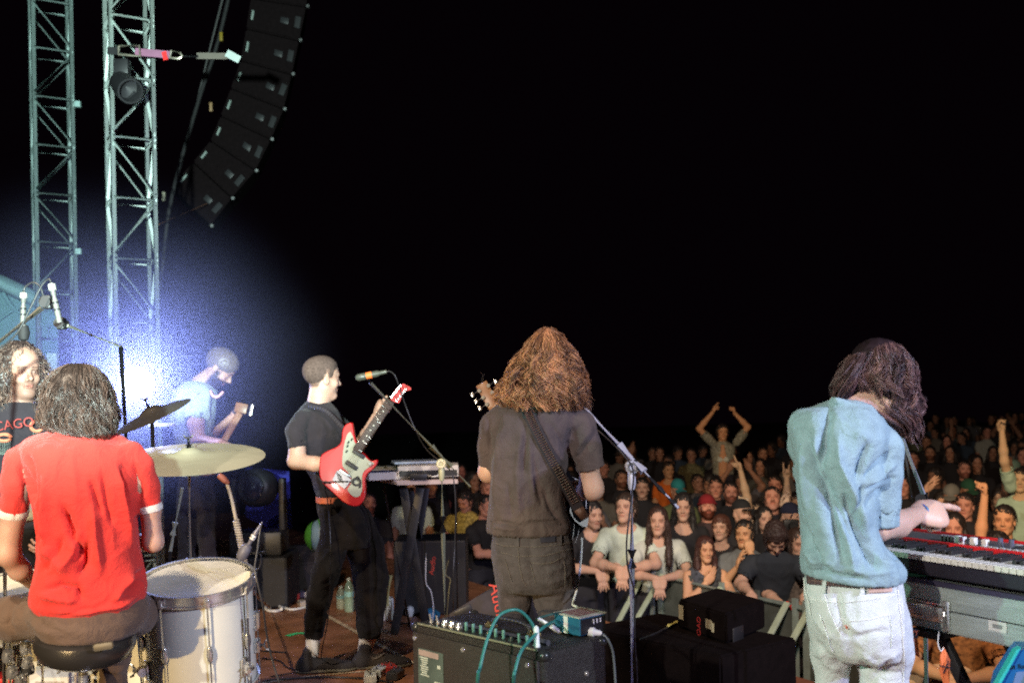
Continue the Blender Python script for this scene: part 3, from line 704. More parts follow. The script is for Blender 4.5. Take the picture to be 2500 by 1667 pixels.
 last = max(i for i, q in enumerate(pts) if q[2] is not None)
 for i, q in enumerate(pts):
  if q[2] is None: q[2] = pts[last][2] + (i - last) * .012
 dd = [q[2] for q in pts]; dd = np.convolve(np.pad(dd, 3, 'edge'), np.ones(7) / 7, 'valid')
 ribs = []
 def strap(b, lo, hi, off, thick):
  ring = []
  for i, q in enumerate(pts):
   a = pts[max(i - 1, 0)]; c = pts[min(i + 1, len(pts) - 1)]; tx, ty = c[0] - a[0], c[1] - a[1]; l = math.hypot(tx, ty); nx, ny = ty / l, -tx / l
   e0 = P(q[0] + nx * lo, q[1] + ny * lo, dd[i] - off); e1 = P(q[0] + nx * hi, q[1] + ny * hi, dd[i] - off); k = Vector((0, -thick, 0))
   ring.append([b.verts.new(v) for v in (e0, e1, e1 + k, e0 + k)])
  for i in range(len(ring) - 1):
   for k in range(4): b.faces.new((ring[i][k], ring[i][(k + 1) % 4], ring[i + 1][(k + 1) % 4], ring[i + 1][k]))
  b.faces.new(ring[0]); b.faces.new(ring[-1][::-1])
 strap(b, -14, 14, .004, .003)
 st = thing('guitar_strap', 'ribbed brown webbing guitar strap crossing the brown tee from neck to hip', 'strap', P(1340, 1110, d - .13))
 obj('webbing', b, mat('strap_edge', (0.022, 0.018, 0.024), 0.75, noise=.2), st)
 b = bm_new(); n = 44
 for k in range(n):
  tt = .04 + .93 * k / n; fi = tt * 30; i = int(fi); q = pts[i]; c = pts[min(i + 1, 30)]; fx = fi - i; x = q[0] + (c[0] - q[0]) * fx; y = q[1] + (c[1] - q[1]) * fx; de = dd[i] + (dd[min(i + 1, 30)] - dd[i]) * fx
  tx, ty = c[0] - q[0], c[1] - q[1]; l = math.hypot(tx, ty) or 1; nx, ny = ty / l, -tx / l
  tube(b, [P(x + nx * -8.5, y + ny * -8.5, de - .0105), P(x + nx * 8.5, y + ny * 8.5, de - .0105)], .0034, 6)
 obj('rib', b, mat('strap_rib', (0.30, 0.17, 0.14), 0.7, noise=.2), st)
 b = bm_new(); de = dd[1] - .012; q = [P(1275, 1004, de), P(1307, 995, de), P(1309, 1011, de), P(1278, 1020, de)]
 tube(b, q + [q[0], q[1]], .0036, 8); tube(b, [P(1277, 1011, de), P(1308, 1003, de)], .003, 8); obj('buckle', b, mat('buckle_green_black', (0.03, 0.06, 0.055), 0.3), st)
 b = patch_on(shV, [(1400, 1243), (1420, 1230), (1437, 1262), (1418, 1268)], .004, 0.0, 2, 2) if False else bm_new()
 e = dd[-1]; prism(b, [P(1400, 1246, e - .004), P(1424, 1234, e - .004), P(1438, 1262, e + .02), P(1420, 1270, e + .02)], (0, .006, 0)); obj('leather_end', b, M_leather, st)
 # black guitar held in front of him; the butt with its white corner shows at the right hip
 g = thing('electric_guitar', 'black electric guitar with white binding held in front by the brown-tee guitarist', 'guitar', P(1380, 1210, d + .3))
 gd = d + .26; pl = [(1290, 1260), (1300, 1190), (1340, 1140), (1375, 1135), (1395, 1160), (1425, 1175), (1436, 1210), (1438, 1262), (1418, 1300), (1380, 1320), (1330, 1305)]
 b = bm_new(); prism(b, [p + Vector((0, 0, 0)) for p in bez([P(x, y, gd) for x, y in pl + [pl[0]]], 60)[:-1]], (0, .045, 0)); obj('guitar_body', autosm(b), mat('black_gloss', (0.008, 0.008, 0.009), 0.15, coat=.6), g, smooth=False)
 b = bm_new(); tube(b, bez([P(x, y, gd - .002) for x, y in ((1398, 1165), (1422, 1180), (1430, 1215), (1431, 1240))], 14), .0018, 6); tube(b, bez([P(x, y, gd - .002) for x, y in ((1402, 1270), (1400, 1300), (1397, 1318))], 6), .0010, 5); tube(b, bez([P(x, y, gd - .002) for x, y in ((1415, 1285), (1410, 1310), (1404, 1325))], 6), .0009, 5)
 obj('binding', b, M_white, g)
 b = bm_new(); prism(b, [P(x, y, gd - .012) for x, y in ((1392, 1236), (1400, 1262), (1414, 1276), (1437, 1262), (1436, 1272), (1433, 1286), (1422, 1285), (1404, 1272), (1391, 1250))], (0, .010, 0)); obj('white_corner', b, M_white, g, smooth=False)
 nk0, nk1 = P(1330, 1180, gd), P(1205, 990, gd + .12); b = bm_new(); ax = frame(nk1 - nk0, (0, 1, 0)); box(b, (nk0 + nk1) / 2, (.026, .011, (nk1 - nk0).length / 2), (ax[0], ax[1], ax[2]), .004); obj('neck', b, mat('maple', (0.20, 0.09, 0.035), .4, noise=.1), g)
 h0, h1_ = P(1205, 990, gd + .12), P(1176, 938, gd + .15); hx = frame(h1_ - h0, (0, 1, 0)); b = bm_new(); box(b, (h0 + h1_) / 2, (.026, .008, (h1_ - h0).length / 2 + .004), hx, .004); hs = obj('headstock', b, MATS['maple'], g)
 for k in range(3):
  c = h0.lerp(h1_, .18 + .32 * k)
  for sg in (-1, 1):
   b = bm_new(); lathe(b, [(.0001, -.012), (.008, -.012), (.008, -.006), (.0045, -.006), (.0045, .004), (.0001, .004)], c + hx[0] * .022 * sg - Vector((0, .008, 0)), (0, 1, 0), 12)
   tube(b, [c + hx[0] * .030 * sg, c + hx[0] * .052 * sg], .003, 6); box(b, c + hx[0] * .056 * sg, (.006, .004, .009), hx, .002); obj('tuner', b, M_chrome, hs)
 b = bm_new(); tube(b, bez([h1_, P(1180, 920, gd + .15), P(1172, 907, gd + .14)], 8), .0008, 4); tube(b, bez([h1_, P(1176, 925, gd + .15), P(1183, 912, gd + .14)], 8), .0006, 4); obj('string_end', b, M_steel, hs)
 return t, shV
def autosm(b, ang=40):
 bmesh.ops.recalc_face_normals(b, faces=b.faces)
 return b
# ---------------------------------------------------------------- keyboard player in the pale blue shirt
def make_keys():
 d = 2.87; t = thing('person', 'keyboard player with bowed dark shaggy hair in pale blue shirt and off-white jeans', 'person')
 b0 = P(2090, 1500, d); t.location = (b0.x, b0.y, 0)
 rows = [(960, 2035, 2110, .052, .03), (975, 2025, 2118, .065, .03), (988, 1990, 2128, .085, .02), (1003, 1946, 2142, .105, .01), (1030, 1930, 2160, .120), (1070, 1931, 2168, .130), (1110, 1936, 2160, .138), (1160, 1941, 2150, .140), (1220, 1946, 2140, .138), (1280, 1952, 2138, .138), (1330, 1955, 2160, .140), (1365, 1951, 2195, .145), (1390, 1953, 2213, .148), (1410, 1962, 2208, .146), (1424, 1985, 2195, .140)]
 sl = [J(1962, 1030, d + .02, 30), J(1962, 1090, d + .10, 32), J(1975, 1150, d + .22, 30), J(2010, 1200, d + .34, 30)]
 sr_ = [J(2125, 1055, d, 46), J(2158, 1095, d - .02, 46), J(2158, 1160, d - .02, 44), J(2150, 1215, d - .01, 44), J(2146, 1262, d, 45)]
 cuff = [J(2152, 1222, d - .01, 47), J(2146, 1278, d + .0, 51)]
 tor = loft_px(rows, d, 2.3)
 allp = [tor] + chain([a[0] for a in sl], [a[1] for a in sl]) + chain([a[0] for a in sr_], [a[1] for a in sr_])
 F = grid(allp, .0048, .06); F.add(tor); sleeve(F, [a[0] for a in sl], [a[1] for a in sl], .04); sleeve(F, [a[0] for a in sr_], [a[1] for a in sr_], .022)
 # rolled cuff
 a, b = Vector(cuff[0][0]), Vector(cuff[1][0]); v = (b - a).normalized()
 F.add(capcone(a, b, cuff[0][1], cuff[1][1]), capcone(b, a, cuff[1][1], cuff[0][1]) if False else cone(a + v * .004, a + v * .012, cuff[0][1] + .002, cuff[0][1] + .003), k=.003)
 F.cut(cone(b - v * .05, b + v * .03, cuff[1][1] - .007, cuff[1][1] - .007), k=.003)
 F.cut(loft_px([(1405, 1968, 2204, .138), (1450, 1968, 2204, .138)], d), k=.003)
 F.plane(P(1957, 1400, d), (-.111, 0, -1)); F.add(cone(P(2042, 978, d - .055), P(2110, 1000, d - .062), .010, .010), cone(P(2036, 976, d - .04), P(2030, 988, d + .02), .010, .010), k=.008)
 V, Fc = F.mesh()
 L = [(1972, 1065, 1985, 1140, 2010, 1200, 2040, 1290, 2060, 1370, 12, -.026), (1960, 1080, 1962, 1160, 1975, 1260, 10, .012), (2010, 1060, 1998, 1130, 2025, 1195, 2065, 1280, 2100, 1370, 13, -.020), (1990, 1060, 1992, 1130, 2010, 1170, 9, .016), (2025, 985, 2018, 1030, 2010, 1075, 2008, 1130, 11, -.018),
         (2045, 1060, 2050, 1130, 2090, 1220, 2130, 1320, 12, .018), (2085, 1070, 2100, 1060, 2125, 1075, 8, .006), (2124, 1080, 2105, 1120, 2092, 1175, 9, -.020), (2110, 1180, 2098, 1220, 2096, 1290, 6, -.016), (2175, 1100, 2140, 1135, 2110, 1170, 6, -.016), (2190, 1130, 2150, 1160, 2115, 1185, 7, .012), (2195, 1165, 2160, 1172, 2110, 1198, 5, -.010), (2160, 1185, 2130, 1210, 2112, 1240, 6, -.010),
         (2060, 1200, 2085, 1260, 2120, 1340, 2140, 1395, 14, -.026), (2040, 1240, 2075, 1330, 2085, 1390, 11, .014), (1960, 1270, 1975, 1330, 2010, 1385, 2025, 1395, 8, -.016), (1962, 1340, 1985, 1370, 2030, 1380, 8, .010), (2120, 1330, 2150, 1370, 2190, 1385, 10, .010), (2060, 1385, 2120, 1400, 2190, 1395, 8, .008), (1970, 1390, 2050, 1402, 2120, 1414, 4, -.008), (2184, 1358, 2192, 1366, 5, -.008)]
 L = [l[:-1] + (l[-1] * 1.3,) for l in L]; V = folds(V, Fc, L, noise=.004, nsc=(14, 14, 6), seed=3.0); obj('shirt', smesh(V, Fc), M_denimblue, t); shV = V
 # collar band
 # trousers
 tr = [(1392, 1966, 2198, .110), (1420, 1962, 2203, .120), (1450, 1960, 2208, .135), (1490, 1966, 2214, .150), (1530, 1974, 2221, .155), (1565, 1983, 2224, .145), (1600, 1990, 2224, .120)]
 lp = loft_px(tr, d, 2.25)
 L1 = limb_px([(2030, 1520, d, 52), (2030, 1600, d + .02, 44), (2032, 1700, d + .03, 40), (2034, 1830, d + .03, 37), (2036, 2050, d, 34), (2038, 2235, d, 33)])
 L2 = limb_px([(2152, 1520, d, 66), (2158, 1600, d - .01, 62), (2160, 1700, d - .02, 56), (2160, 1830, d - .02, 50), (2160, 2050, d - .02, 44), (2160, 2235, d - .02, 42)])
 F = grid([lp] + L1 + L2, .006); F.add(lp, *L1, k=.03); F.add(*L2, k=.03); F.cut(cone(P(2082, 1570, d - .17), P(2078, 1640, d - .15), .006, .012), k=.06)
 V, Fc = F.mesh()
 L = [(2040, 1440, 2052, 1500, 2075, 1560, 9, -.012), (2060, 1520, 2100, 1540, 2150, 1530, 9, .008), (2085, 1560, 2120, 1545, 2170, 1540, 7, -.008), (2095, 1590, 2140, 1620, 2200, 1590, 8, .009), (2095, 1610, 2140, 1645, 2200, 1640, 7, -.008), (1990, 1560, 2020, 1600, 2060, 1620, 8, -.009), (1995, 1580, 2020, 1620, 2055, 1640, 8, .009), (1985, 1500, 2010, 1540, 2040, 1560, 6, .006), (2200, 1440, 2205, 1540, 2210, 1640, 4, .006), (2180, 1590, 2150, 1640, 2110, 1680, 9, -.006)]
 V = folds(V, Fc, L, noise=.003, nsc=(16, 16, 12), seed=8); tro = obj('trousers', smesh(V, Fc), M_whitejean, t)
 b = surf_line(V, [(2014, 1450), (2024, 1490), (2042, 1530), (2056, 1552)], .0014); surf_line(V, [(2001, 1500), (2016, 1540), (2028, 1580), (2034, 1590)], .0013, bm=b); surf_line(V, [(1970, 1455), (1985, 1462), (2012, 1468), (2060, 1470), (2130, 1462), (2195, 1450)], .0010, bm=b); surf_line(V, [(2052, 1508), (2070, 1516), (2120, 1512), (2172, 1500)], .0012, bm=b); surf_line(V, [(2172, 1500), (2178, 1540), (2176, 1580)], .0010, bm=b); surf_line(V, [(2192, 1425), (2200, 1500), (2208, 1600), (2206, 1667)], .0012, bm=b); surf_line(V, [(1962, 1410), (1964, 1440), (1975, 1475), (1978, 1500)], .0012, bm=b)
 obj('seam', b, mat('white_stitch', (.85, .88, .84), .8), tro)
 bl = obj('belt', patch_on(V, [(1966, 1397), (2112, 1412), (2112, 1436), (1970, 1424)], .004, .003, 16, 2), mat('brown_woven_belt', (0.085, 0.05, 0.055), .7, bump=.8, bscale=120), t)
 b = bm_new()
 for k in range(9): surf_line(V, [(1974 + k * 15, 1399 + k * 1.5), (1976 + k * 15, 1423 + k * 1.3)], .0014, off=.008, bm=b)
 surf_line(V, [(1968, 1405), (2040, 1413), (2110, 1420)], .0010, off=.008, bm=b); surf_line(V, [(1969, 1414), (2040, 1422), (2110, 1429)], .0010, off=.008, bm=b); obj('belt_weave', b, mat('belt_light', (.24, .15, .13), .7), bl)
 for c in ([(2008, 1404), (2017, 1405), (2014, 1446), (2006, 1445)], [(2099, 1418), (2109, 1419), (2110, 1448), (2100, 1447)]): obj('belt_loop', patch_on(V, c, .004, .007, 1, 4), M_whitejean, tro)
 lab = obj('leather_label', patch_on(V, [(2118, 1426), (2177, 1424), (2178, 1443), (2121, 1446)], .003, .003, 8, 2), mat('tan_patch', (.50, .33, .27), .6), tro)
 b = bm_new()
 for k in range(9): surf_line(V, [(2128 + k * 5, 1430 + (k % 3)), (2130 + k * 5, 1434 - (k % 2) * 3)], .0012, off=.0065, bm=b)
 obj('label_print', b, mat('dark_print', (.03, .03, .03), .7), lab)
 obj('red_tab', patch_on(V, [(2061, 1524), (2066, 1527), (2070, 1535), (2065, 1533)], .003, .002, 2, 2), mat('orange_red_tab', (.7, .10, .03), .6), tro)
 # body
 hc = P(2142, 940, d + .03); s, f, u = hframe((0.62, .70, -.55), (0.25, .1, 1))
 tw = [(a[0], a[1] + 40, a[2] - 45, a[3] * .45, a[4] if len(a) > 4 else 0) for a in rows[3:]]
 E = J(2138, 1287, d + .00, 36); Wr = J(2246, 1252, d + .16, 21)
 arm2 = [J(2150, 1090, d, 30), J(2152, 1200, d, 36), E, J(2190, 1278, d + .07, 34), Wr]
 arm1 = [J(1962, 1050, d + .04, 24), J(1975, 1160, d + .22, 24), J(2040, 1230, d + .40, 22), J(2110, 1200, d + .50, 18)]
 pr = [loft_px(tw, d)] + chain([a[0] for a in arm1], [a[1] for a in arm1]) + chain([a[0] for a in arm2], [a[1] for a in arm2])
 pr += limb_px([(2032, 1560, d, 26), (2034, 1830, d + .03, 24), (2038, 2235, d, 20)]) + limb_px([(2156, 1560, d, 36), (2160, 1830, d, 30), (2160, 2235, d, 24)])
 parts = [solid(pr, .006, .02)]
 parts.append(build_head(hc, s, f, u, .0045, 1.0, neck=[cone(P(2110, 935, d + .03), P(2080, 990, d + .02), .055, .056), cone(P(2080, 990, d + .02), P(2070, 1030, d + .02), .058, .07)]))
 parts.append(hand(Wr[0] - Vector((.012, .01, 0)), (0.93, .25, -.06), (.0, .85, -.62), 1, (.10, .72, .85, .92), 1.10, .05, (.35, .5)))
 parts.append(hand(arm1[-1][0], (.5, .6, -.3), (.1, .2, -1), 1, (.4, .5, .5, .5)))
 V, Fc = join(parts); obj('body', smesh(V, Fc, np.ones((len(V), 3))), mat('pale_skin', (0.66, 0.43, 0.33), 0.5, noise=.05, tint=True, sss=.12), t)
 # bracelets
 wv = (Wr[0] - J(2190, 1278, d + .07)[0] if False else Vector(Wr[0]) - Vector(P(2190, 1278, d + .07))).normalized(); x_, y_, _ = frame(wv); c = Vector(Wr[0]) + wv * -.004
 bc = ((.10, .22, .55), (.55, .10, .08), (.12, .42, .30), (.30, .28, .30))
 for k in range(4):
  b = bm_new(); cc = c + wv * (.004 + .0055 * k); tube(b, [cc + (x_ * math.cos(a) + y_ * math.sin(a)) * (Wr[1] * 1.05 + .001) + wv * .004 * math.sin(a + k * 1.9) for a in np.linspace(0, 2 * math.pi, 25)], .0032, 6, False)
  tag(obj('bracelet', b, mat('thread_%d' % k, bc[k], .7)), ('blue', 'red', 'green', 'grey')[k] + ' woven bracelet on the pointing wrist of the keyboard player', 'bracelet')
 for x, dd in ((2036, d), (2160, d - .02)):
  a = P(x, 2240, dd); up, so = shoe((a.x - .01, dd - .06, 0), (a.x + .06, dd + .20, 0)); e = obj('shoe', smesh(*up), MATS['dark_canvas'] if 'dark_canvas' in MATS else mat('dark_canvas', (.03, .03, .03), .8), t); obj('sole', smesh(*so), M_white, e)
 # hair: crown, left lobe hanging over the nape, right mass hanging past the face
 top = [(834, 2138, 2178, .04, .03), (845, 2108, 2196, .075, .03), (865, 2084, 2210, .100, .03), (890, 2066, 2220, .112, .03), (920, 2056, 2228, .116, .03), (945, 2062, 2232, .112, .03), (970, 2086, 2233, .105, .04)]
 lob = [(862, 2084, 2130, .07, .02), (890, 2060, 2120, .085, .01), (920, 2043, 2108, .085, 0), (945, 2032, 2092, .075, 0), (965, 2034, 2070, .055, 0), (980, 2040, 2056, .03, 0)]
 rgt = [(900, 2110, 2226, .10, .04), (940, 2104, 2232, .105, .05), (975, 2110, 2234, .10, .06), (1005, 2124, 2232, .09, .06), (1030, 2146, 2228, .075, .06), (1050, 2172, 2216, .05, .06), (1062, 2185, 2206, .03, .06)]
 pa = hair_rows(top, d, (-1.9, 1.9), (0, .35), (.7, 1), 5000, 16, 200, .07, .1, .35, (.78, 1.04), (.012, 3.8), 11, .08)
 pb = hair_rows(lob, d, (-1.9, 1.7), (0, .3), (.75, 1.0), 1200, 16, 80, .2, -.1, .3, (.84, 1.04), (.008, 2.4), 12, .06)
 pc = hair_rows(rgt, d, (-1.9, 1.9), (0, .25), (.6, 1.02), 5200, 18, 200, .07, .1, .40, (.66, 1.05), (.020, 4.2), 13, .20)
 pd = hair_rows([(980, 2200, 2238, .05, .05), (1040, 2205, 2250, .05, .05), (1095, 2232, 2256, .03, .05)], d, (-3, 3), (0, .2), (.6, 1), 70, 16, 25, .3, .2, .4, (.8, 1.1), (.010, 3), 14, .1)
 V1, F1 = loft_mesh(top, d, .78); V2, F2 = loft_mesh(lob, d, .68, noise=.003); V3, F3 = loft_mesh(rgt, d, .66)
 hair_obj('hair', [pa, pb, pc, pd], t, M_hair, [(.030, .016, .020), (.26, .14, .13)], .0007, (.0014, 50), join([(V1, F1), (V2, F2), (V3, F3), skullcap(hc, s, f, u, big=1.04)]), 21, None, .7)
 return t

# ---------------------------------------------------------------- drummer on the stool
def make_drummer():
 d = 3.12; t = thing('person', 'drummer seen from behind in red ringer tee with white cuffs and brown trousers', 'person')
 b0 = P(215, 1500, d); t.location = (b0.x, b0.y, .3)
 rows = [(1030, 150, 215, .055, .04), (1045, 130, 232, .07, .04), (1056, 100, 270, .085, .03), (1070, 70, 310, .10, .02), (1092, 52, 336, .115), (1130, 58, 343, .125), (1180, 68, 343, .130), (1240, 82, 341, .130), (1300, 93, 341, .130), (1350, 90, 345, .132), (1390, 84, 354, .140), (1430, 74, 363, .150), (1465, 72, 358, .152), (1492, 96, 335, .148), (1508, 140, 290, .140)]
 sl = [J(78, 1098, d, 34), J(50, 1128, d, 38), J(40, 1180, d, 37), J(32, 1250, d + .02, 37)]
 srr = [J(318, 1100, d + .02, 28), J(340, 1140, d + .03, 31), J(352, 1185, d + .05, 33), J(366, 1240, d + .06, 30)]
 tor = loft_px(rows, d, 2.3); allp = [tor] + chain([a[0] for a in sl], [a[1] for a in sl]) + chain([a[0] for a in srr], [a[1] for a in srr])
 F = grid(allp, .005, .06); F.add(tor); sleeve(F, [a[0] for a in sl], [a[1] for a in sl], .025); sleeve(F, [a[0] for a in srr], [a[1] for a in srr], .025)
 F.cut(loft_px([(1495, 110, 330, .128), (1560, 110, 330, .128)], d), k=.003); V, Fc = F.mesh()
 L = [(68, 1110, 75, 1160, 72, 1230, 8, -.014), (45, 1130, 62, 1180, 74, 1230, 7, -.012), (98, 1170, 90, 1250, 92, 1330, 9, -.012), (110, 1150, 108, 1250, 112, 1330, 10, .012), (215, 1220, 165, 1240, 180, 1310, 200, 1360, 10, -.0), (150, 1230, 170, 1280, 195, 1340, 185, 1370, 9, -.020), (215, 1320, 212, 1370, 190, 1400, 9, -.018), (195, 1290, 180, 1350, 150, 1400, 9, .014), (225, 1230, 232, 1320, 245, 1400, 12, .014), (222, 1170, 235, 1210, 250, 1260, 8, -.013), (250, 1150, 265, 1230, 280, 1290, 8, -.012), (300, 1130, 312, 1200, 335, 1290, 10, -.014), (285, 1140, 300, 1230, 320, 1330, 9, .012), (328, 1130, 340, 1180, 342, 1220, 7, -.012),
         (355, 1385, 330, 1430, 290, 1455, 9, -.020), (330, 1400, 300, 1440, 270, 1470, 9, .012), (105, 1440, 150, 1425, 190, 1432, 200, 1465, 6, -.012), (95, 1450, 140, 1462, 190, 1470, 6, .010), (90, 1400, 130, 1360, 150, 1310, 10, -.010), (120, 1490, 200, 1495, 280, 1480, 340, 1455, 7, .010), (150, 1500, 200, 1488, 260, 1478, 4, -.006), (100, 1330, 130, 1370, 170, 1400, 10, .010)]
 L = [l[:-1] + (l[-1] * 2.1,) for l in L]; V = folds(V, Fc, L, noise=.006, nsc=(13, 13, 6), seed=5); sh = obj('shirt', smesh(V, Fc), M_redtee, t)
 # white ribbed bands at cuffs and collar
 for pts, rad in ((sl, 37), (srr, 30)):
  a, b_ = Vector(pts[-2][0]), Vector(pts[-1][0]); v = (b_ - a).normalized(); r = pts[-1][1]; b = bm_new()
  lathe(b, [(r - .005, -.004), (r + .0025, -.004), (r + .003, .008), (r + .001, .018), (r - .006, .018)], b_ - v * .008, v, 40, True); obj('cuff_band', b, M_ribwhite, t)
 b = bm_new(); c = P(184, 1046, d + .05); x_, y_, a_ = frame((0.05, .35, 1)); tube(b, [c + x_ * .068 * math.cos(a) + y_ * .066 * math.sin(a) + Vector((0, 0, .0)) for a in np.linspace(0, 2 * math.pi, 30)], .0085, 8, False); obj('collar_band', b, M_ribwhite, t)
 # trousers: hips, left thigh out to the side, right thigh forward, right shin down
 hips = loft_px([(1440, 90, 345, .125), (1480, 78, 352, .150), (1515, 80, 350, .160), (1545, 100, 335, .150), (1562, 130, 310, .12)], d, 2.3)
 th1 = limb_px([(130, 1510, d, 50), (40, 1508, d + .10, 56), (-60, 1500, d + .24, 50), (-95, 1500, d + .30, 46), (-100, 1640, d + .30, 36), (-100, 1800, d + .28, 30), (-98, 1870, d + .28, 28)])
 th2 = limb_px([(300, 1490, d + .02, 55), (330, 1500, d + .25, 50), (345, 1500, d + .42, 44)])
 sh2 = limb_px([(285, 1525, d + .05, 36), (280, 1600, d + .12, 37), (276, 1680, d + .16, 32), (274, 1800, d + .18, 28), (274, 1850, d + .18, 26)])
 F = grid([hips] + th1 + th2 + sh2, .007); F.add(hips, *th1, k=.04); F.add(*th2, k=.04); F.add(*sh2, k=.03); V, Fc = F.mesh()
 V = folds(V, Fc, [(66, 1450, 28, 1480, 22, 1520, 38, 1550, 5, -.010), (80, 1455, 55, 1480, 50, 1510, 5, -.008), (60, 1500, 100, 1545, 5, .006), (82, 1500, 120, 1535, 180, 1550, 5, -.004), (250, 1600, 280, 1610, 312, 1600, 5, -.006), (250, 1630, 280, 1640, 310, 1632, 5, .006)], noise=.003, nsc=(14, 14, 14)); obj('trousers', smesh(V, Fc), M_brownchino, t)
 # body
 hc = P(190, 1000, d + .06); s, f, u = hframe((0.15, 1, -.55))
 tw = [(a[0], a[1] + 28, a[2] - 28, a[3] * .7, a[4] if len(a) > 4 else 0) for a in rows[2:]]
 a1 = [J(52, 1130, d, 26), J(34, 1250, d + .02, 31), J(20, 1352, d + .03, 30), J(48, 1390, d + .08, 27), J(78, 1420, d + .16, 19)]
 a2 = [J(335, 1130, d + .03, 22), J(366, 1240, d + .06, 25), J(373, 1322, d + .08, 25), J(345, 1325, d + .20, 21), J(300, 1330, d + .32, 16)]
 pr = [loft_px(tw, d)] + chain([a[0] for a in a1], [a[1] for a in a1]) + chain([a[0] for a in a2], [a[1] for a in a2]) + limb_px([(274, 1800, d + .18, 18), (274, 1890, d + .18, 16)]) + limb_px([(-98, 1850, d + .28, 18), (-98, 1895, d + .28, 18)]) + limb_px([(150, 1480, d, 30), (150, 1500, d, 30)])
 pr += limb_px([(130, 1510, d, 30), (40, 1508, d + .10, 34), (-60, 1500, d + .24, 30), (-95, 1500, d + .30, 26), (-98, 1850, d + .28, 18)]) + limb_px([(285, 1525, d + .05, 22), (276, 1680, d + .16, 20), (274, 1850, d + .18, 18)])
 parts = [solid(pr, .006, .02), build_head(hc, s, f, u, .005, neck=[cone(P(186, 990, d + .07), P(184, 1060, d + .04), .056, .062)]), hand(a1[-1][0], (.7, .6, -.35), (0, .3, -1), 1, (.8, .85, .9, .9)), hand(a2[-1][0], (-.7, .6, -.3), (0, .3, -1), -1, (.8, .85, .9, .9))]
 V, Fc = join(parts); obj('body', smesh(V, Fc, np.ones((len(V), 3))), M_skin, t)
 for x, dd in ((274, d + .18), (-98, d + .28)):
  a = P(x, 1880, dd); up, so = shoe((a.x, dd - .06, .3), (a.x + .04, dd + .21, .3)); e = obj('shoe', smesh(*up), mat('dark_canvas', (.03, .03, .03), .8), t); obj('sole', smesh(*so), M_white, e)
 hr = [(888, 165, 215, .035, .09), (900, 140, 240, .075, .09), (920, 122, 254, .10, .09), (950, 112, 266, .115, .08), (985, 106, 275, .118, .07), (1015, 104, 279, .115, .05), (1040, 110, 277, .105, .03), (1058, 150, 272, .09, .02), (1072, 200, 262, .06, .01)]
 pa = hair_rows(hr, d, (-1.8, 1.8), (0, .22), (.70, 1), 7000, 16, 260, .08, 0, .34, (.76, 1.04), (.012, 3.6), 31, .10); pc = hair_rows(hr, d, (-2.4, 2.4), (0, .3), (.6, 1.04), 260, 16, 150, .3, 0, .5, (.95, 1.14), (.012, 2.6), 33, .15)
 pb = hair_rows([(1030, 195, 275, .10, .02), (1060, 205, 278, .09, .0), (1078, 225, 270, .05, 0)], d, (-1.5, 1.8), (0, .3), (.6, 1.05), 260, 12, 30, .2, 0, .2, (.85, 1.05), (.006, 3), 32, .05)
 hair_obj('hair', [pa, pb, pc], t, M_hair, [(.020, .012, .010), (.085, .048, .036)], .0007, (.0012, 45), join([loft_mesh(hr[:-1], d, .80), skullcap(hc, s, f, u, big=1.0)]), 41, None, .8)
 return t

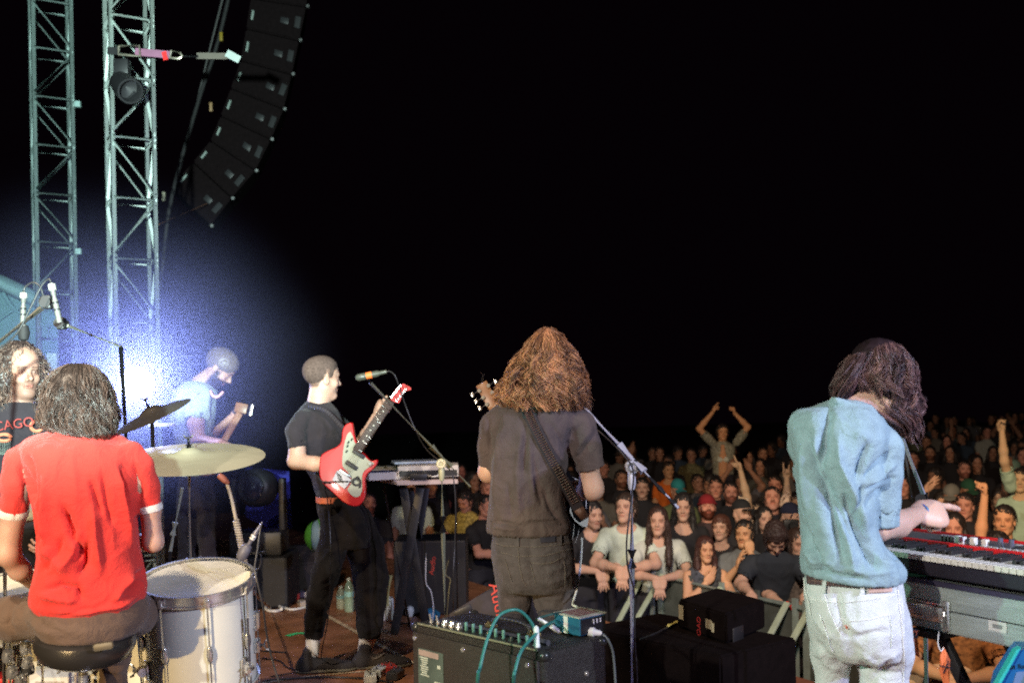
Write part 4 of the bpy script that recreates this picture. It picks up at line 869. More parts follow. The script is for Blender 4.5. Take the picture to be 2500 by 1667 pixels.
# ---------------------------------------------------------------- guitarist in black with the red guitar
def make_redguitar():
 d = 5.75; t = thing('person', 'crop-haired guitarist in black tee and trousers playing the red guitar in profile', 'person')
 b0 = P(830, 1610, d); t.location = (b0.x, b0.y, 0)
 rows = [(975, 752, 800, .065, .02), (988, 738, 812, .08, .01), (1003, 725, 826, .105), (1030, 718, 838, .135), (1060, 716, 844, .145), (1100, 724, 846, .145), (1140, 745, 842, .14), (1170, 760, 838, .135), (1195, 768, 834, .135), (1212, 773, 832, .135)]
 sl = [J(738, 1022, d - .12, 22), J(722, 1052, d - .16, 23), J(727, 1093, d - .17, 25)]
 s2 = [J(815, 1020, d + .15, 20), J(840, 1050, d + .18, 21), J(852, 1080, d + .16, 20)]
 tor = loft_px(rows, d, 2.2); allp = [tor] + chain([a[0] for a in sl], [a[1] for a in sl]) + chain([a[0] for a in s2], [a[1] for a in s2])
 F = grid(allp, .0065, .06); F.add(tor); sleeve(F, [a[0] for a in sl], [a[1] for a in sl], .03); sleeve(F, [a[0] for a in s2], [a[1] for a in s2], .03); V, Fc = F.mesh()
 V = folds(V, Fc, [(760, 1010, 750, 1050, 752, 1090, 6, -.005), (790, 1020, 782, 1080, 785, 1150, 7, .012), (760, 1045, 772, 1060, 785, 1070, 5, -.008), (770, 1110, 800, 1130, 820, 1160, 6, -.010), (765, 1150, 785, 1170, 810, 1180, 5, .010), (715, 1065, 735, 1080, 752, 1080, 4, .008)], noise=.005, nsc=(13, 13, 7)); obj('shirt', smesh(V, Fc), M_blacktee, t)
 tr = [(1206, 773, 850, .14), (1225, 773, 868, .15), (1250, 775, 888, .155), (1280, 785, 902, .16), (1310, 792, 905, .16), (1335, 794, 905, .14)]
 lp = loft_px(tr, d, 2.2)
 L1 = limb_px([(818, 1290, d - .06, 34), (808, 1350, d - .09, 34), (795, 1400, d - .10, 33), (778, 1460, d - .08, 29), (770, 1510, d - .05, 26)]) + [capcone(P(770, 1510, d - .05), P(766, 1553, d - .03), .058, .055)]
 L2 = limb_px([(870, 1270, d + .08, 40), (893, 1340, d + .10, 44), (905, 1410, d + .10, 42), (905, 1470, d + .08, 36), (902, 1520, d + .06, 31)]) + [capcone(P(902, 1520, d + .06), P(901, 1557, d + .05), .070, .066)]
 F = grid([lp] + L1 + L2, .008); F.add(lp, *L1, k=.03); F.add(*L2, k=.03); V, Fc = F.mesh()
 V = folds(V, Fc, [(790, 1340, 810, 1325, 830, 1320, 5, -.012), (785, 1370, 800, 1350, 830, 1340, 5, .012), (870, 1300, 900, 1320, 930, 1310, 6, -.008), (780, 1420, 800, 1410, 815, 1390, 5, .010), (770, 1450, 790, 1470, 800, 1450, 5, -.010), (885, 1440, 910, 1430, 940, 1440, 5, .008), (775, 1500, 785, 1530, 5, -.008), (890, 1500, 910, 1520, 925, 1500, 5, -.008)], noise=.005, nsc=(12, 12, 12)); tro = obj('trousers', smesh(V, Fc), M_blackpant, t)
 b = bm_new(); bz = P(810, 1216, d).z
 lathe(b, [(1, -.017), (1.02, -.015), (1.02, .015), (1, .017)], (0, 0, 0), (0, 0, 1), 40)
 for v in b.verts: v.co.x *= .088; v.co.y *= .155; v.co += Vector((P(811, 1215, d).x, d, bz))
 obj('belt', b, mat('orange_leather', (.55, .14, .06), .5, noise=.2), tro)
 # body
 hc = P(787, 922, d); s, f, u = hframe((0.83, .56, -.06), (0.03, 0, 1))
 tw = [(a[0], a[1] + 16, a[2] - 16, a[3] * .65) for a in rows[1:]]
 a1 = [J(732, 1052, d - .16, 8), J(730, 1080, d - .17, 15), J(726, 1100, d - .17, 20), J(722, 1125, d - .18, 20), J(770, 1132, d - .22, 18), J(828, 1128, d - .27, 12.5)]
 a2 = [J(840, 1050, d + .16, 9), J(868, 1098, d + .12, 15), J(892, 1060, d - .02, 12), J(917, 1015, d - .10, 9.5)]
 pr = [loft_px(tw, d)] + chain([a[0] for a in a1], [a[1] for a in a1]) + chain([a[0] for a in a2], [a[1] for a in a2])
 pr += limb_px([(812, 1320, d - .07, 20), (790, 1430, d - .09, 17), (766, 1560, d - .03, 15), (762, 1600, d - .03, 14)]) + limb_px([(880, 1320, d + .1, 24), (905, 1430, d + .1, 20), (900, 1560, d + .05, 16), (892, 1600, d + .05, 14)])
 parts = [solid(pr, .007, .02), build_head(hc, s, f, u, .0055, 1.0, neck=[cone(P(783, 945, d), P(775, 1000, d), .060, .066)])]
 parts.append(hand(a1[-1][0] + Vector((-.008, 0, 0)), (.95, -.05, .08), (.1, 1, -.2), -1, (.75, .85, .9, .9), 1.1, .05, (.6, .5), .0034))
 parts.append(hand(a2[-1][0], (.35, -.25, .8), (.9, .25, -.3), 1, (1.0, .95, .85, .7), 1.05, .10, (.2, .3), .0034))
 V, Fc = join(parts); T = face_tint(V, hc, s, f, u, 1.0); dv = V - np.array(hc); Y_ = dv @ np.array(f); Z_ = dv @ np.array(u); hm = np.clip((Z_ - np.interp(Y_, [-.1, -.045, -.03, -.005, .012, .03, .04, .07, .09], [-.070, -.065, -.03, .022, -.010, -.010, .03, .055, .075])) / .016, 0, 1) * (np.abs(dv @ np.array(s)) < .12) * (Z_ < .2); T *= (1 - hm * (.74 + .08 * vnoise(V * 400)))[:, None]; obj('body', smesh(V, Fc, T), M_skin, t)
 # cropped hair: the scalp lifted by a few millimetres
 VH, FH = build_head(hc, s, f, u, .0045, 1.0); dv = VH - np.array(hc); X_ = dv @ np.array(s); Y_ = dv @ np.array(f); Z_ = dv @ np.array(u); N = normals(VH, FH)
 hm = (Z_ - np.interp(Y_, [-.1, -.045, -.03, -.005, .012, .03, .04, .07, .09], [-.064, -.058, -.02, .030, .0, .0, .04, .062, .080])) / .03; hm = np.where(np.abs(X_) > .079, -1, hm)
 keep = (hm > 0)[FH].all(1); VH = VH + N * (.0045 * np.clip(hm, 0, 1) + .0012 * vnoise(VH * 260))[:, None]; col = np.array([[.085, .060, .052]]) * (0.75 + .5 * np.random.RandomState(3).rand(len(VH), 1))
 me = smesh(VH, FH[keep], col); obj('hair', me, mat('cropped_hair', (1, 1, 1), .95, tint=True, noise=.3, nscale=90, spec=.1), t)
 # socks and shoes
 M_sock = mat('white_sock', (.62, .58, .52), .9, bump=.4, bscale=300)
 V, Fc = solid(limb_px([(766, 1545, d - .03, 19), (762, 1592, d - .04, 17)]), .006); obj('sock', smesh(V, Fc), M_sock, t)
 V, Fc = solid(limb_px([(896, 1548, d + .05, 19), (890, 1590, d + .04, 17)]), .006); obj('sock', smesh(V, Fc), M_sock, t)
 M_shoe = mat('black_knit', (.028, .024, .026), .8, bump=.5, bscale=300); M_sole = mat('grey_rubber', (.12, .11, .08), .7)
 for hx, hy, tx, ty, dd in ((728, 1628, 866, 1618, d - .04), (866, 1622, 1000, 1616, d + .03)):
  a = P(hx, hy, dd); e = P(tx, ty, dd); up, so = shoe((a.x, dd - .02, .0), (e.x, dd + .04, .0), .052, .10)
  o = obj('shoe', smesh(*up), M_shoe, t); obj('sole', smesh(*so), M_sole, o)
  if hx == 866:
   b = bm_new(); y0 = float(up[0][:, 1].min()); pts = [(905, 1600), (912, 1608), (925, 1603), (938, 1594)]
   surf_line(up[0], pts, .007, 6, -.003, b); obj('side_emblem', b, mat('dark_grey_emblem', (.09, .08, .085), .5), o)
 return t

def make_redguitar_inst():
 d = 5.5; t = thing('electric_guitar', 'bright red offset electric guitar with mint scratchplate and number 9 sticker', 'guitar', P(830, 1130, d))
 # the body leans a little away at the neck end
 def q(x, y, o=0.0): return P(680 + x / 3.921, 850 + y / 3.921, d + o + (600 - y) * .00012)
 out = [(708, 713), (716, 760), (726, 825), (742, 880), (762, 925), (790, 985), (830, 1020), (858, 1056), (890, 1078), (945, 1066), (938, 1115), (900, 1160), (862, 1190), (840, 1220), (828, 1265), (832, 1320), (832, 1390), (818, 1450), (780, 1498), (730, 1512), (675, 1500), (610, 1462), (545, 1405), (480, 1345), (425, 1295), (398, 1240), (388, 1170), (392, 1090), (402, 1035), (435, 1000), (500, 968), (560, 940), (592, 905), (604, 860), (608, 805), (622, 755), (650, 725), (685, 712)]
 pts = bez([Vector((x, y, 0)) for x, y in out + [out[0]]], 110)[:-1]
 b = bm_new(); fr = [b.verts.new(q(p.x, p.y)) for p in pts]; cx_ = sum(p.x for p in pts) / len(pts); cy_ = sum(p.y for p in pts) / len(pts)
 f0 = b.faces.new(fr); r = bmesh.ops.extrude_face_region(b, geom=[f0]); vs = [v for v in r['geom'] if isinstance(v, bmesh.types.BMVert)]; bmesh.ops.translate(b, vec=(0, .042, 0), verts=vs)
 es = [e for e in b.edges if len(e.link_faces) == 2 and e.calc_face_angle(0) > 1.2]; bmesh.ops.bevel(b, geom=es, offset=.007, segments=3, affect='EDGES', profile=.6)
 ob = obj('guitar_body', b, mat('red_lacquer', (.46, .004, .007), .42, noise=.02, coat=.08), t); autosmooth(ob, 50)
 pg = [(688, 797), (712, 845), (722, 890), (745, 925), (735, 960), (770, 990), (812, 1022), (858, 1068), (885, 1082), (914, 1102), (880, 1128), (838, 1155), (812, 1185), (800, 1225), (800, 1290), (800, 1350), (785, 1400), (750, 1422), (710, 1412), (675, 1378), (662, 1345), (685, 1310), (698, 1275), (695, 1235), (672, 1195), (640, 1160), (612, 1120), (612, 1040), (622, 960), (636, 890), (660, 820)]
 b = bm_new(); prism(b, [q(p.x, p.y, -.003) for p in bez([Vector((x, y, 0)) for x, y in pg + [pg[0]]], 90)[:-1]], (0, .0035, 0)); obj('scratchplate', b, mat('mint_plastic', (.40, .43, .33), .65, noise=.06, spec=.2), t, smooth=False)
 nd = (q(1075, 495) - q(760, 965)).normalized(); ns = nd.cross(Vector((0, 1, 0))).normalized()
 n0, n1 = q(748, 985, -.016), q(1075, 495, -.016)
 b = bm_new(); box(b, (n0 + n1) / 2, (.026, .009, (n1 - n0).length / 2), (ns, Vector((0, 1, 0)), nd), .004); nk = obj('neck', b, mat('rosewood', (.055, .028, .020), .5, noise=.3), t)
 b = bm_new(); M_fret = M_steel
 L = (n1 - n0).length
 for k in range(21):
  s_ = 1 - 2 ** (-k / 12.0); c = n1.lerp(n0, s_ / .70 * .98) if s_ < .7 else None
  if c is not None: tube(b, [c - ns * .025 - Vector((0, .0095, 0)), c + ns * .025 - Vector((0, .0095, 0))], .0012, 5)
 obj('fret', b, M_fret, nk); b = bm_new()
 for s_ in (.22, .38, .50, .59, .70, .80): lathe(b, [(.0001, -.001), (.004, -.001), (.004, .001), (.0001, .001)], n1.lerp(n0, s_) - Vector((0, .0095, 0)), (0, 1, 0), 10)
 obj('fret_marker', b, mat('pearl', (.75, .72, .6), .3), nk); b = bm_new(); br = q(640, 1190, -.016)
 for k in range(6):
  o = (k - 2.5) * .0078; tube(b, [n1 + ns * o - Vector((0, .013, 0)), br + ns * o * 1.2 - Vector((0, .006, 0))], .0008, 4)
 obj('strings', b, mat('string_bronze', (.55, .42, .25), .3, .9), t)
 hs = [(1066, 492), (1086, 512), (1128, 516), (1150, 528), (1166, 505), (1178, 462), (1196, 424), (1220, 405), (1252, 402), (1273, 392), (1262, 372), (1225, 352), (1196, 338), (1165, 352), (1135, 378), (1108, 412), (1084, 452)]
 b = bm_new(); prism(b, [q(x, y, -.012) for x, y in hs], (0, .016, 0)); bmesh.ops.bevel(b, geom=list(b.edges), offset=.002, segments=2, affect='EDGES'); ho = obj('headstock', b, MATS['red_lacquer'], t, smooth=False)
 for k in range(6):
  x, y = 1078 + k * 18, 468 - k * 22; c = q(x, y, -.014); b = bm_new(); lathe(b, [(.0001, -.008), (.0035, -.008), (.0035, .0), (.005, .0), (.005, .003), (.0001, .003)], c, (0, 1, 0), 10)
  c2 = c - ns * .036; tube(b, [c - ns * .012, c2], .003, 6); box(b, c2, (.007, .004, .007), (ns, Vector((0, 1, 0)), nd), .003); obj('tuner', b, M_chrome, ho)
 # hardware: bridge plate, tremolo, pickups, knobs, sticker 9
 b = bm_new(); prism(b, [q(x, y, -.010) for x, y in ((560, 1170), (612, 1172), (698, 1262), (632, 1345), (516, 1258))], (0, .007, 0)); bp = obj('tremolo_plate', b, mat('grey_chrome', (.20, .21, .24), .4, .5), t, smooth=False)
 b = bm_new()
 for k in range(4): tube(b, [q(556 + k * 13, 1185 + k * 10, -.013), q(556 + k * 13 + 22, 1262 + k * 10, -.013)], .0022, 6)
 obj('string_guide', b, M_black, bp)
 b = bm_new(); x0 = q(640, 1195, -.014); box(b, x0, (.036, .008, .006), (ns, Vector((0, 1, 0)), nd), .002); obj('bridge', b, M_steel, t)
 for (x, y) in ((768, 1010), (700, 1120)): b = bm_new(); box(b, q(x, y, -.008), (.038, .005, .012), (ns, Vector((0, 1, 0)), nd), .004); obj('pickup', b, M_black, t)
 for (x, y) in ((880, 1105), (757, 1240)): b = bm_new(); lathe(b, [(.010, 0), (.010, -.012), (.008, -.015), (.0001, -.015)], q(x, y, -.003), (0, 1, 0), 16); obj('knob', b, M_black if y > 1200 else M_chrome, t)
 for k, (x, y) in enumerate(((668, 900), (660, 935), (652, 985), (700, 872))): b = bm_new(); box(b, q(x, y, -.006), (.0035, .002, .008), (ns, Vector((0, 1, 0)), nd)); obj('switch', b, M_black, t)
 m = text_mesh('9', .125, q(752, 1318, -.0045), (1, 0, .12), (-.12, 0, 1), .0008); obj('number_sticker', m, M_black, t, smooth=False)
 # strap: over the far shoulder to the upper horn, and from the butt up behind
 s1 = thing('guitar_strap', 'thin dark strap from shoulder to horn of the red guitar', 'strap', P(800, 1000, d + .1))
 b = bm_new(); pp = [P(752, 992, 5.66), P(790, 1000, 5.58), P(815, 1022, 5.54), P(838, 1045, 5.52), P(858, 1052, 5.50)]
 for i, p in enumerate(bez(pp, 20)[:-1]):
  pn = bez(pp, 20)[i + 1]; c = (p + pn) / 2; a = (pn - p); s_ = a.cross(Vector((0, 1, 0))).normalized(); box(b, c, (.014, .0015, a.length / 2 * 1.02), (s_, Vector((0, 1, 0)), a.normalized()))
 obj('webbing', b, mat('strap_edge', (.022, .018, .024), .75), s1)
 b = bm_new(); tube(b, bez([q(500, 1290, -.0), q(420, 1275, -.01), q(380, 1230, .02), P(765, 1150, 5.64), P(756, 1125, 5.69)], 16), .0045, 6); obj('lower_strap', b, MATS['strap_edge'], s1)
 c = thing('guitar_cable', 'thin black cable looping from the red guitar down to the floor', 'cable', P(800, 1400, 4.5)); b = bm_new()
 tube(b, bez([q(690, 1275, -.02), q(600, 1272, -.035), q(480, 1278, -.03), q(440, 1290, -.01), P(800, 1225, 5.56), P(806, 1300, 5.50), P(806, 1400, 5.48), P(802, 1500, 5.50), P(787, 1580, 5.59), on_floor(776, 1626, .006), on_floor(720, 1640, .006), on_floor(660, 1650, .006)], 70), .0032, 6); obj('cord', b, M_black, c)
 return t
# ---------------------------------------------------------------- bass player in the lamp's glow
def make_bass():
 d = 6.6; t = thing('person', 'bass player with bowed head in pale green tee washed out by the lamp glow', 'person')
 b0 = P(500, 1500, d); t.location = (b0.x, b0.y, 0)
 rows = [(918, 486, 518, .05, .03), (928, 462, 524, .07, .02), (940, 440, 530, .095, .01), (960, 422, 532, .12), (985, 414, 530, .13), (1020, 415, 526, .135), (1060, 424, 524, .135), (1100, 432, 522, .135), (1140, 434, 522, .135), (1165, 436, 520, .135)]
 sl = [J(452, 960, d + .05, 20), J(440, 990, d + .15, 20), J(440, 1012, d + .2, 20)]
 s2 = [J(492, 960, d - .08, 26), J(482, 990, d - .11, 28), J(478, 1024, d - .13, 28)]
 tor = loft_px(rows, d, 2.2); allp = [tor] + chain([a[0] for a in s2], [a[1] for a in s2]); F = grid(allp, .009, .06)
 F.add(tor); sleeve(F, [a[0] for a in s2], [a[1] for a in s2], .04); sleeve(F, [a[0] for a in sl], [a[1] for a in sl], .04); V, Fc = F.mesh()
 V = folds(V, Fc, [(500, 940, 470, 970, 460, 1010, 6, -.02), (510, 950, 505, 1000, 515, 1050, 6, .014), (440, 1000, 430, 1050, 5, -.012)], noise=.006, nsc=(10, 10, 6)); obj('shirt', smesh(V, Fc), cloth_mat('pale_green_tee', (.36, .44, .38)), t)
 lp = loft_px([(1155, 437, 521, .13), (1200, 434, 524, .14), (1240, 434, 526, .13)], d); L1 = limb_px([(458, 1220, d, 26), (456, 1370, d, 20), (450, 1500, d, 18), (448, 1525, d, 17)]); L2 = limb_px([(502, 1220, d, 26), (508, 1370, d, 20), (514, 1500, d, 18), (515, 1530, d, 17)])
 F = grid([lp] + L1 + L2, .011); F.add(lp, *L1, k=.04); F.add(*L2, k=.04); V, Fc = F.mesh(); obj('trousers', smesh(folds(V, Fc, noise=.006, nsc=(10, 10, 10)), Fc), cloth_mat('dark_blue_trousers', (.020, .020, .035)), t)
 hc = P(538, 898, d); s, f, u = hframe((.80, .05, -.75), (.4, 0, 1))
 tw = [(a[0], a[1] + 16, a[2] - 16, a[3] * .7, a[4] if len(a) > 4 else 0) for a in rows[1:]]
 a2 = [J(490, 970, d - .1, 18), J(478, 1035, d - .13, 20), J(484, 1074, d - .15, 17), J(540, 1085, d - .28, 13), J(585, 1102, d - .34, 10)]
 a1 = [J(452, 975, d + .1, 16), J(470, 1050, d + .2, 16), J(520, 1062, d + .05, 13), J(565, 1020, d - .15, 10)]
 pr = [loft_px(tw, d)] + chain([a[0] for a in a1], [a[1] for a in a1]) + chain([a[0] for a in a2], [a[1] for a in a2]) + [cone(P(520, 915, d), P(492, 938, d), .06, .07)] + limb_px([(458, 1240, d, 16), (450, 1525, d, 12)]) + limb_px([(502, 1240, d, 16), (515, 1530, d, 12)])
 parts = [solid(pr, .009, .03), build_head(hc, s, f, u, .007, neck=[cone(P(528, 912, d), P(505, 935, d), .062, .066)]), hand(a1[-1][0], (.5, -.3, .7), (.8, .3, -.3), 1, (.9, .9, .8, .7), 1, h=.004), hand(a2[-1][0], (.9, -.1, -.2), (.1, 1, 0), -1, (.6, .7, .8, .8), 1, h=.004)]
 V, Fc = join(parts); T = face_tint(V, hc, s, f, u, beard=1.0, bcol=(.05, .05, .06), tache=.9); obj('body', smesh(V, Fc, T), M_skin, t)
 V, Fc = skullcap(hc, s, f, u, .007, .003, 1.06); q = hc + f * .075 + u * .01
 M = [s, f, u]; F = Field(V.min(0) - .02, V.max(0) + .02, .007); F.add(ell(hc + f * -.022 + u * .036, (.083, .108, .094), M), ell(hc + f * .01 + u * .046, (.079, .083, .083), M), k=.03); F.plane(hc + f * .074, f * .95 - u * .3); F.cut(ell(hc + f * .06 - u * .06, (.13, .09, .075), M), k=.01); V, Fc = F.mesh()
 obj('hair', smesh(folds(V, Fc, noise=.004, nsc=(70, 70, 70)), Fc, np.tile([[.16, .13, .11]], (len(V), 1))), M_hair, t)
 b = bm_new(); tube(b, bez([P(514, 955, d - .10), P(520, 966, d - .13), (P(532, 968, d - .13)), P(544, 957, d - .10)], 12), .010, 7); obj('necklace', b, mat('pink_beads', (.8, .45, .45), .5), t)
 for x in (448, 515): a = P(x, 1530, d); up, so = shoe((a.x - .05, d - .05, 0), (a.x + .18, d + .08, 0), h=.006); e = obj('shoe', smesh(*up), mat('dark_canvas', (.03, .03, .03), .8), t); obj('sole', smesh(*so), M_white, e)
 # his bass
 g = thing('bass_guitar', 'bass guitar with pale neck held by the bowed bass player', 'bass guitar', P(520, 1110, d - .3)); gd = d - .30
 b = bm_new(); pl = [(440, 1120), (450, 1085), (490, 1075), (515, 1082), (545, 1072), (560, 1085), (548, 1105), (552, 1130), (530, 1155), (490, 1160), (455, 1150)]
 prism(b, bez([P(x, y, gd) for x, y in pl + [pl[0]]], 50)[:-1], (0, .045, 0)); obj('guitar_body', b, mat('dark_sunburst', (.10, .04, .02), .25, coat=.5), g, smooth=False)
 n0, n1 = P(535, 1098, gd), P(586, 1008, gd + .05); ax = frame(n1 - n0, (0, 1, 0)); b = bm_new(); box(b, (n0 + n1) / 2, (.022, .012, (n1 - n0).length / 2), ax, .004); obj('neck', b, MATS.get('maple') or mat('maple', (.5, .26, .11), .4), g)
 b = bm_new(); h0, h1 = n1, P(592, 984, gd + .06); ax = frame(h1 - h0, (0, 1, 0)); box(b, (h0 + h1) / 2, (.04, .008, (h1 - h0).length / 2), ax, .006); hs = obj('headstock', b, mat('maple', (.5, .26, .11), .4), g)
 for k in range(4): c = h0.lerp(h1, .15 + .24 * k); b = bm_new(); tube(b, [c, c - ax[0] * .06], .004, 6); box(b, c - ax[0] * .065, (.010, .004, .014), ax, .003); obj('tuner', b, M_chrome, hs)

# ---------------------------------------------------------------- curly-haired man behind the drummer
def make_curly():
 d = 4.7; t = thing('person', 'curly-haired stubbled man in black printed tee standing behind the drummer', 'person')
 b0 = P(40, 1500, d); t.location = (b0.x, b0.y, 0)
 rows = [(975, 25, 75, .055, .0), (990, 5, 88, .075), (1010, -45, 118, .10), (1040, -65, 128, .125), (1090, -62, 126, .14), (1150, -55, 118, .14), (1220, -50, 112, .135), (1290, -52, 112, .14)]
 s2 = [J(105, 1030, d, 25), J(122, 1075, d, 26), J(128, 1110, d - .02, 26)]; s1 = [J(-45, 1030, d, 25), J(-64, 1075, d, 26), J(-70, 1110, d, 26)]
 tor = loft_px(rows, d); F = grid([tor] + chain([a[0] for a in s1 + s2], [a[1] for a in s1 + s2]), .007, .05); F.add(tor); sleeve(F, [a[0] for a in s2], [a[1] for a in s2]); sleeve(F, [a[0] for a in s1], [a[1] for a in s1]); V, Fc = F.mesh(); V = folds(V, Fc, noise=.005, nsc=(12, 12, 6)); shV = V
 sh = obj('shirt', smesh(V, Fc), M_blacktee, t)
 lp = loft_px([(1280, -50, 110, .13), (1340, -52, 112, .14), (1400, -50, 108, .13)], d); L1 = limb_px([(-12, 1370, d, 40), (-12, 1560, d, 31), (-14, 1770, d, 27)]); L2 = limb_px([(72, 1370, d, 40), (74, 1560, d, 31), (76, 1765, d, 27)])
 F = grid([lp] + L1 + L2, .011); F.add(lp, *L1, k=.04); F.add(*L2, k=.04); V, Fc = F.mesh(); obj('trousers', smesh(V, Fc), M_blackpant, t)
 hc = P(54, 908, d); s, f, u = hframe((.70, -.70, -.04))
 a2 = [J(112, 1045, d, 14), J(128, 1120, d - .02, 19), J(130, 1190, d - .03, 17), J(118, 1280, d - .08, 13)]; a1 = [J(-50, 1045, d, 18), J(-70, 1120, d, 19), J(-78, 1190, d, 17), J(-70, 1280, d - .05, 13)]
 tw = [(a[0], a[1] + 18, a[2] - 18, a[3] * .7) for a in rows[1:]]
 pr = [loft_px(tw, d)] + chain([a[0] for a in a1], [a[1] for a in a1]) + chain([a[0] for a in a2], [a[1] for a in a2]) + limb_px([(-12, 1370, d, 22), (-14, 1770, d, 16)]) + limb_px([(72, 1370, d, 22), (76, 1765, d, 16)]) + limb_px([(-12, 1290, d, 30), (72, 1290, d, 30)]) + limb_px([(-12, 1290, d, 24), (-12, 1400, d, 22)]) + limb_px([(72, 1290, d, 24), (72, 1400, d, 22)])
 parts = [solid(pr, .008, .03), build_head(hc, s, f, u, .004, 1.0, nose=1.6, neck=[cone(P(46, 940, d), P(48, 1000, d), .058, .064)], jaw=.95, wide=.95), hand(a1[-1][0], (0, -.2, -1), (1, 0, 0), 1, h=.004), hand(a2[-1][0], (0, -.2, -1), (-1, 0, 0), 1, h=.004)]
 V, Fc = join(parts); T = face_tint(V, hc, s, f, u, beard=.55, bcol=(.34, .26, .24), tache=.5, wide=.95); obj('body', smesh(V, Fc, T), mat('dimmed_skin', (.36, .215, .16), .6, noise=.07, tint=True, sss=.1), t)  # skin darkened to stand in for weaker light on him
 # curls: everything behind the hairline
 q = lambda x, y, z: hc + s * x + f * y + u * z
 M = [s, f, u]; pr = [ell(q(0, -.035, .045), (.100, .105, .100), M)] + [ell(q(x * .082, -.02, -.04), (.038, .062, .085), M) for x in (-1, 1)] + [ell(q(0, -.09, -.06), (.085, .05, .10), M)]
 F = grid(pr, .006, .03); F.add(*pr, k=.03); F.cut(ell(q(0, .115, -.03), (.066, .105, .125), M), k=.01); V, Fc = F.mesh(); V = folds(V, Fc, noise=.011, nsc=(48, 48, 48), ridge=.3)
 N = normals(V, Fc); rg = np.random.RandomState(5); idx = rg.choice(len(V), 1300); idx = np.array([i for i in idx if (V[i] - np.array(hc)) @ np.array(f) < .055])
 m = 12; tt = np.linspace(0, 1, m)[None, :, None]; base = V[idx][:, None, :]; nn = N[idx][:, None, :]; rnd = rg.randn(len(idx), 1, 3) * .4
 pa = base + (nn + rnd) * tt * .028 + np.array([0, 0, -1]) * (tt ** 1.3) * .055
 hair_obj('hair', [pa], t, M_hair, [(.05, .032, .028), (.20, .13, .10)], .0016, (.007, 160), (V, Fc), 8, None, .6)
 # shirt print
 def pq(x, y, o=.006): return P(x, y, depth_at(shV, x, y, 8) - o)
 c = pq(6, 1040); m = text_mesh('CHICAGO', .062, c, (1, .05, .13), (-.13, 0, 1), .001); o = obj('shirt_lettering', m, mat('faded_red_print', (.26, .035, .03), .8), sh, smooth=False)
 b = bm_new()
 for (x0, y0, rx, ry) in ((10, 1068, 17, 8), (90, 1040, 15, 12)):
  b = bm_new(); tube(b, [pq(x0 + rx * math.cos(a), y0 + ry * math.sin(a), .008) for a in np.linspace(0, 6.283, 18)], .008, 6, False)
  obj('hoop_print', b, mat('orange_print', (.50, .17, .09), .7), sh)
 b = bm_new()
 for k in range(7): tube(b, [pq(-4 + k * 5, 1072), pq(0 + k * 3.4, 1110)], .0022, 4); tube(b, [pq(26 - k * 5, 1072), pq(21 - k * 3.4, 1110)], .0022, 4)
 obj('net_print', b, mat('pale_print', (.40, .48, .40), .7), sh); b = bm_new()
 for k in range(4): tube(b, [pq(80 + k * 6, 1048), pq(84 + k * 3, 1078)], .0022, 4)
 obj('net_print', b, mat('pale_print', (.40, .48, .40), .7), sh)
 for x in (-14, 76): a = P(x, 1770, d); up, so = shoe((a.x, d + .03, 0), (a.x + .06, d - .22, 0), h=.007); e = obj('shoe', smesh(*up), mat('dark_canvas', (.03, .03, .03), .8), t); obj('sole', smesh(*so), M_white, e)

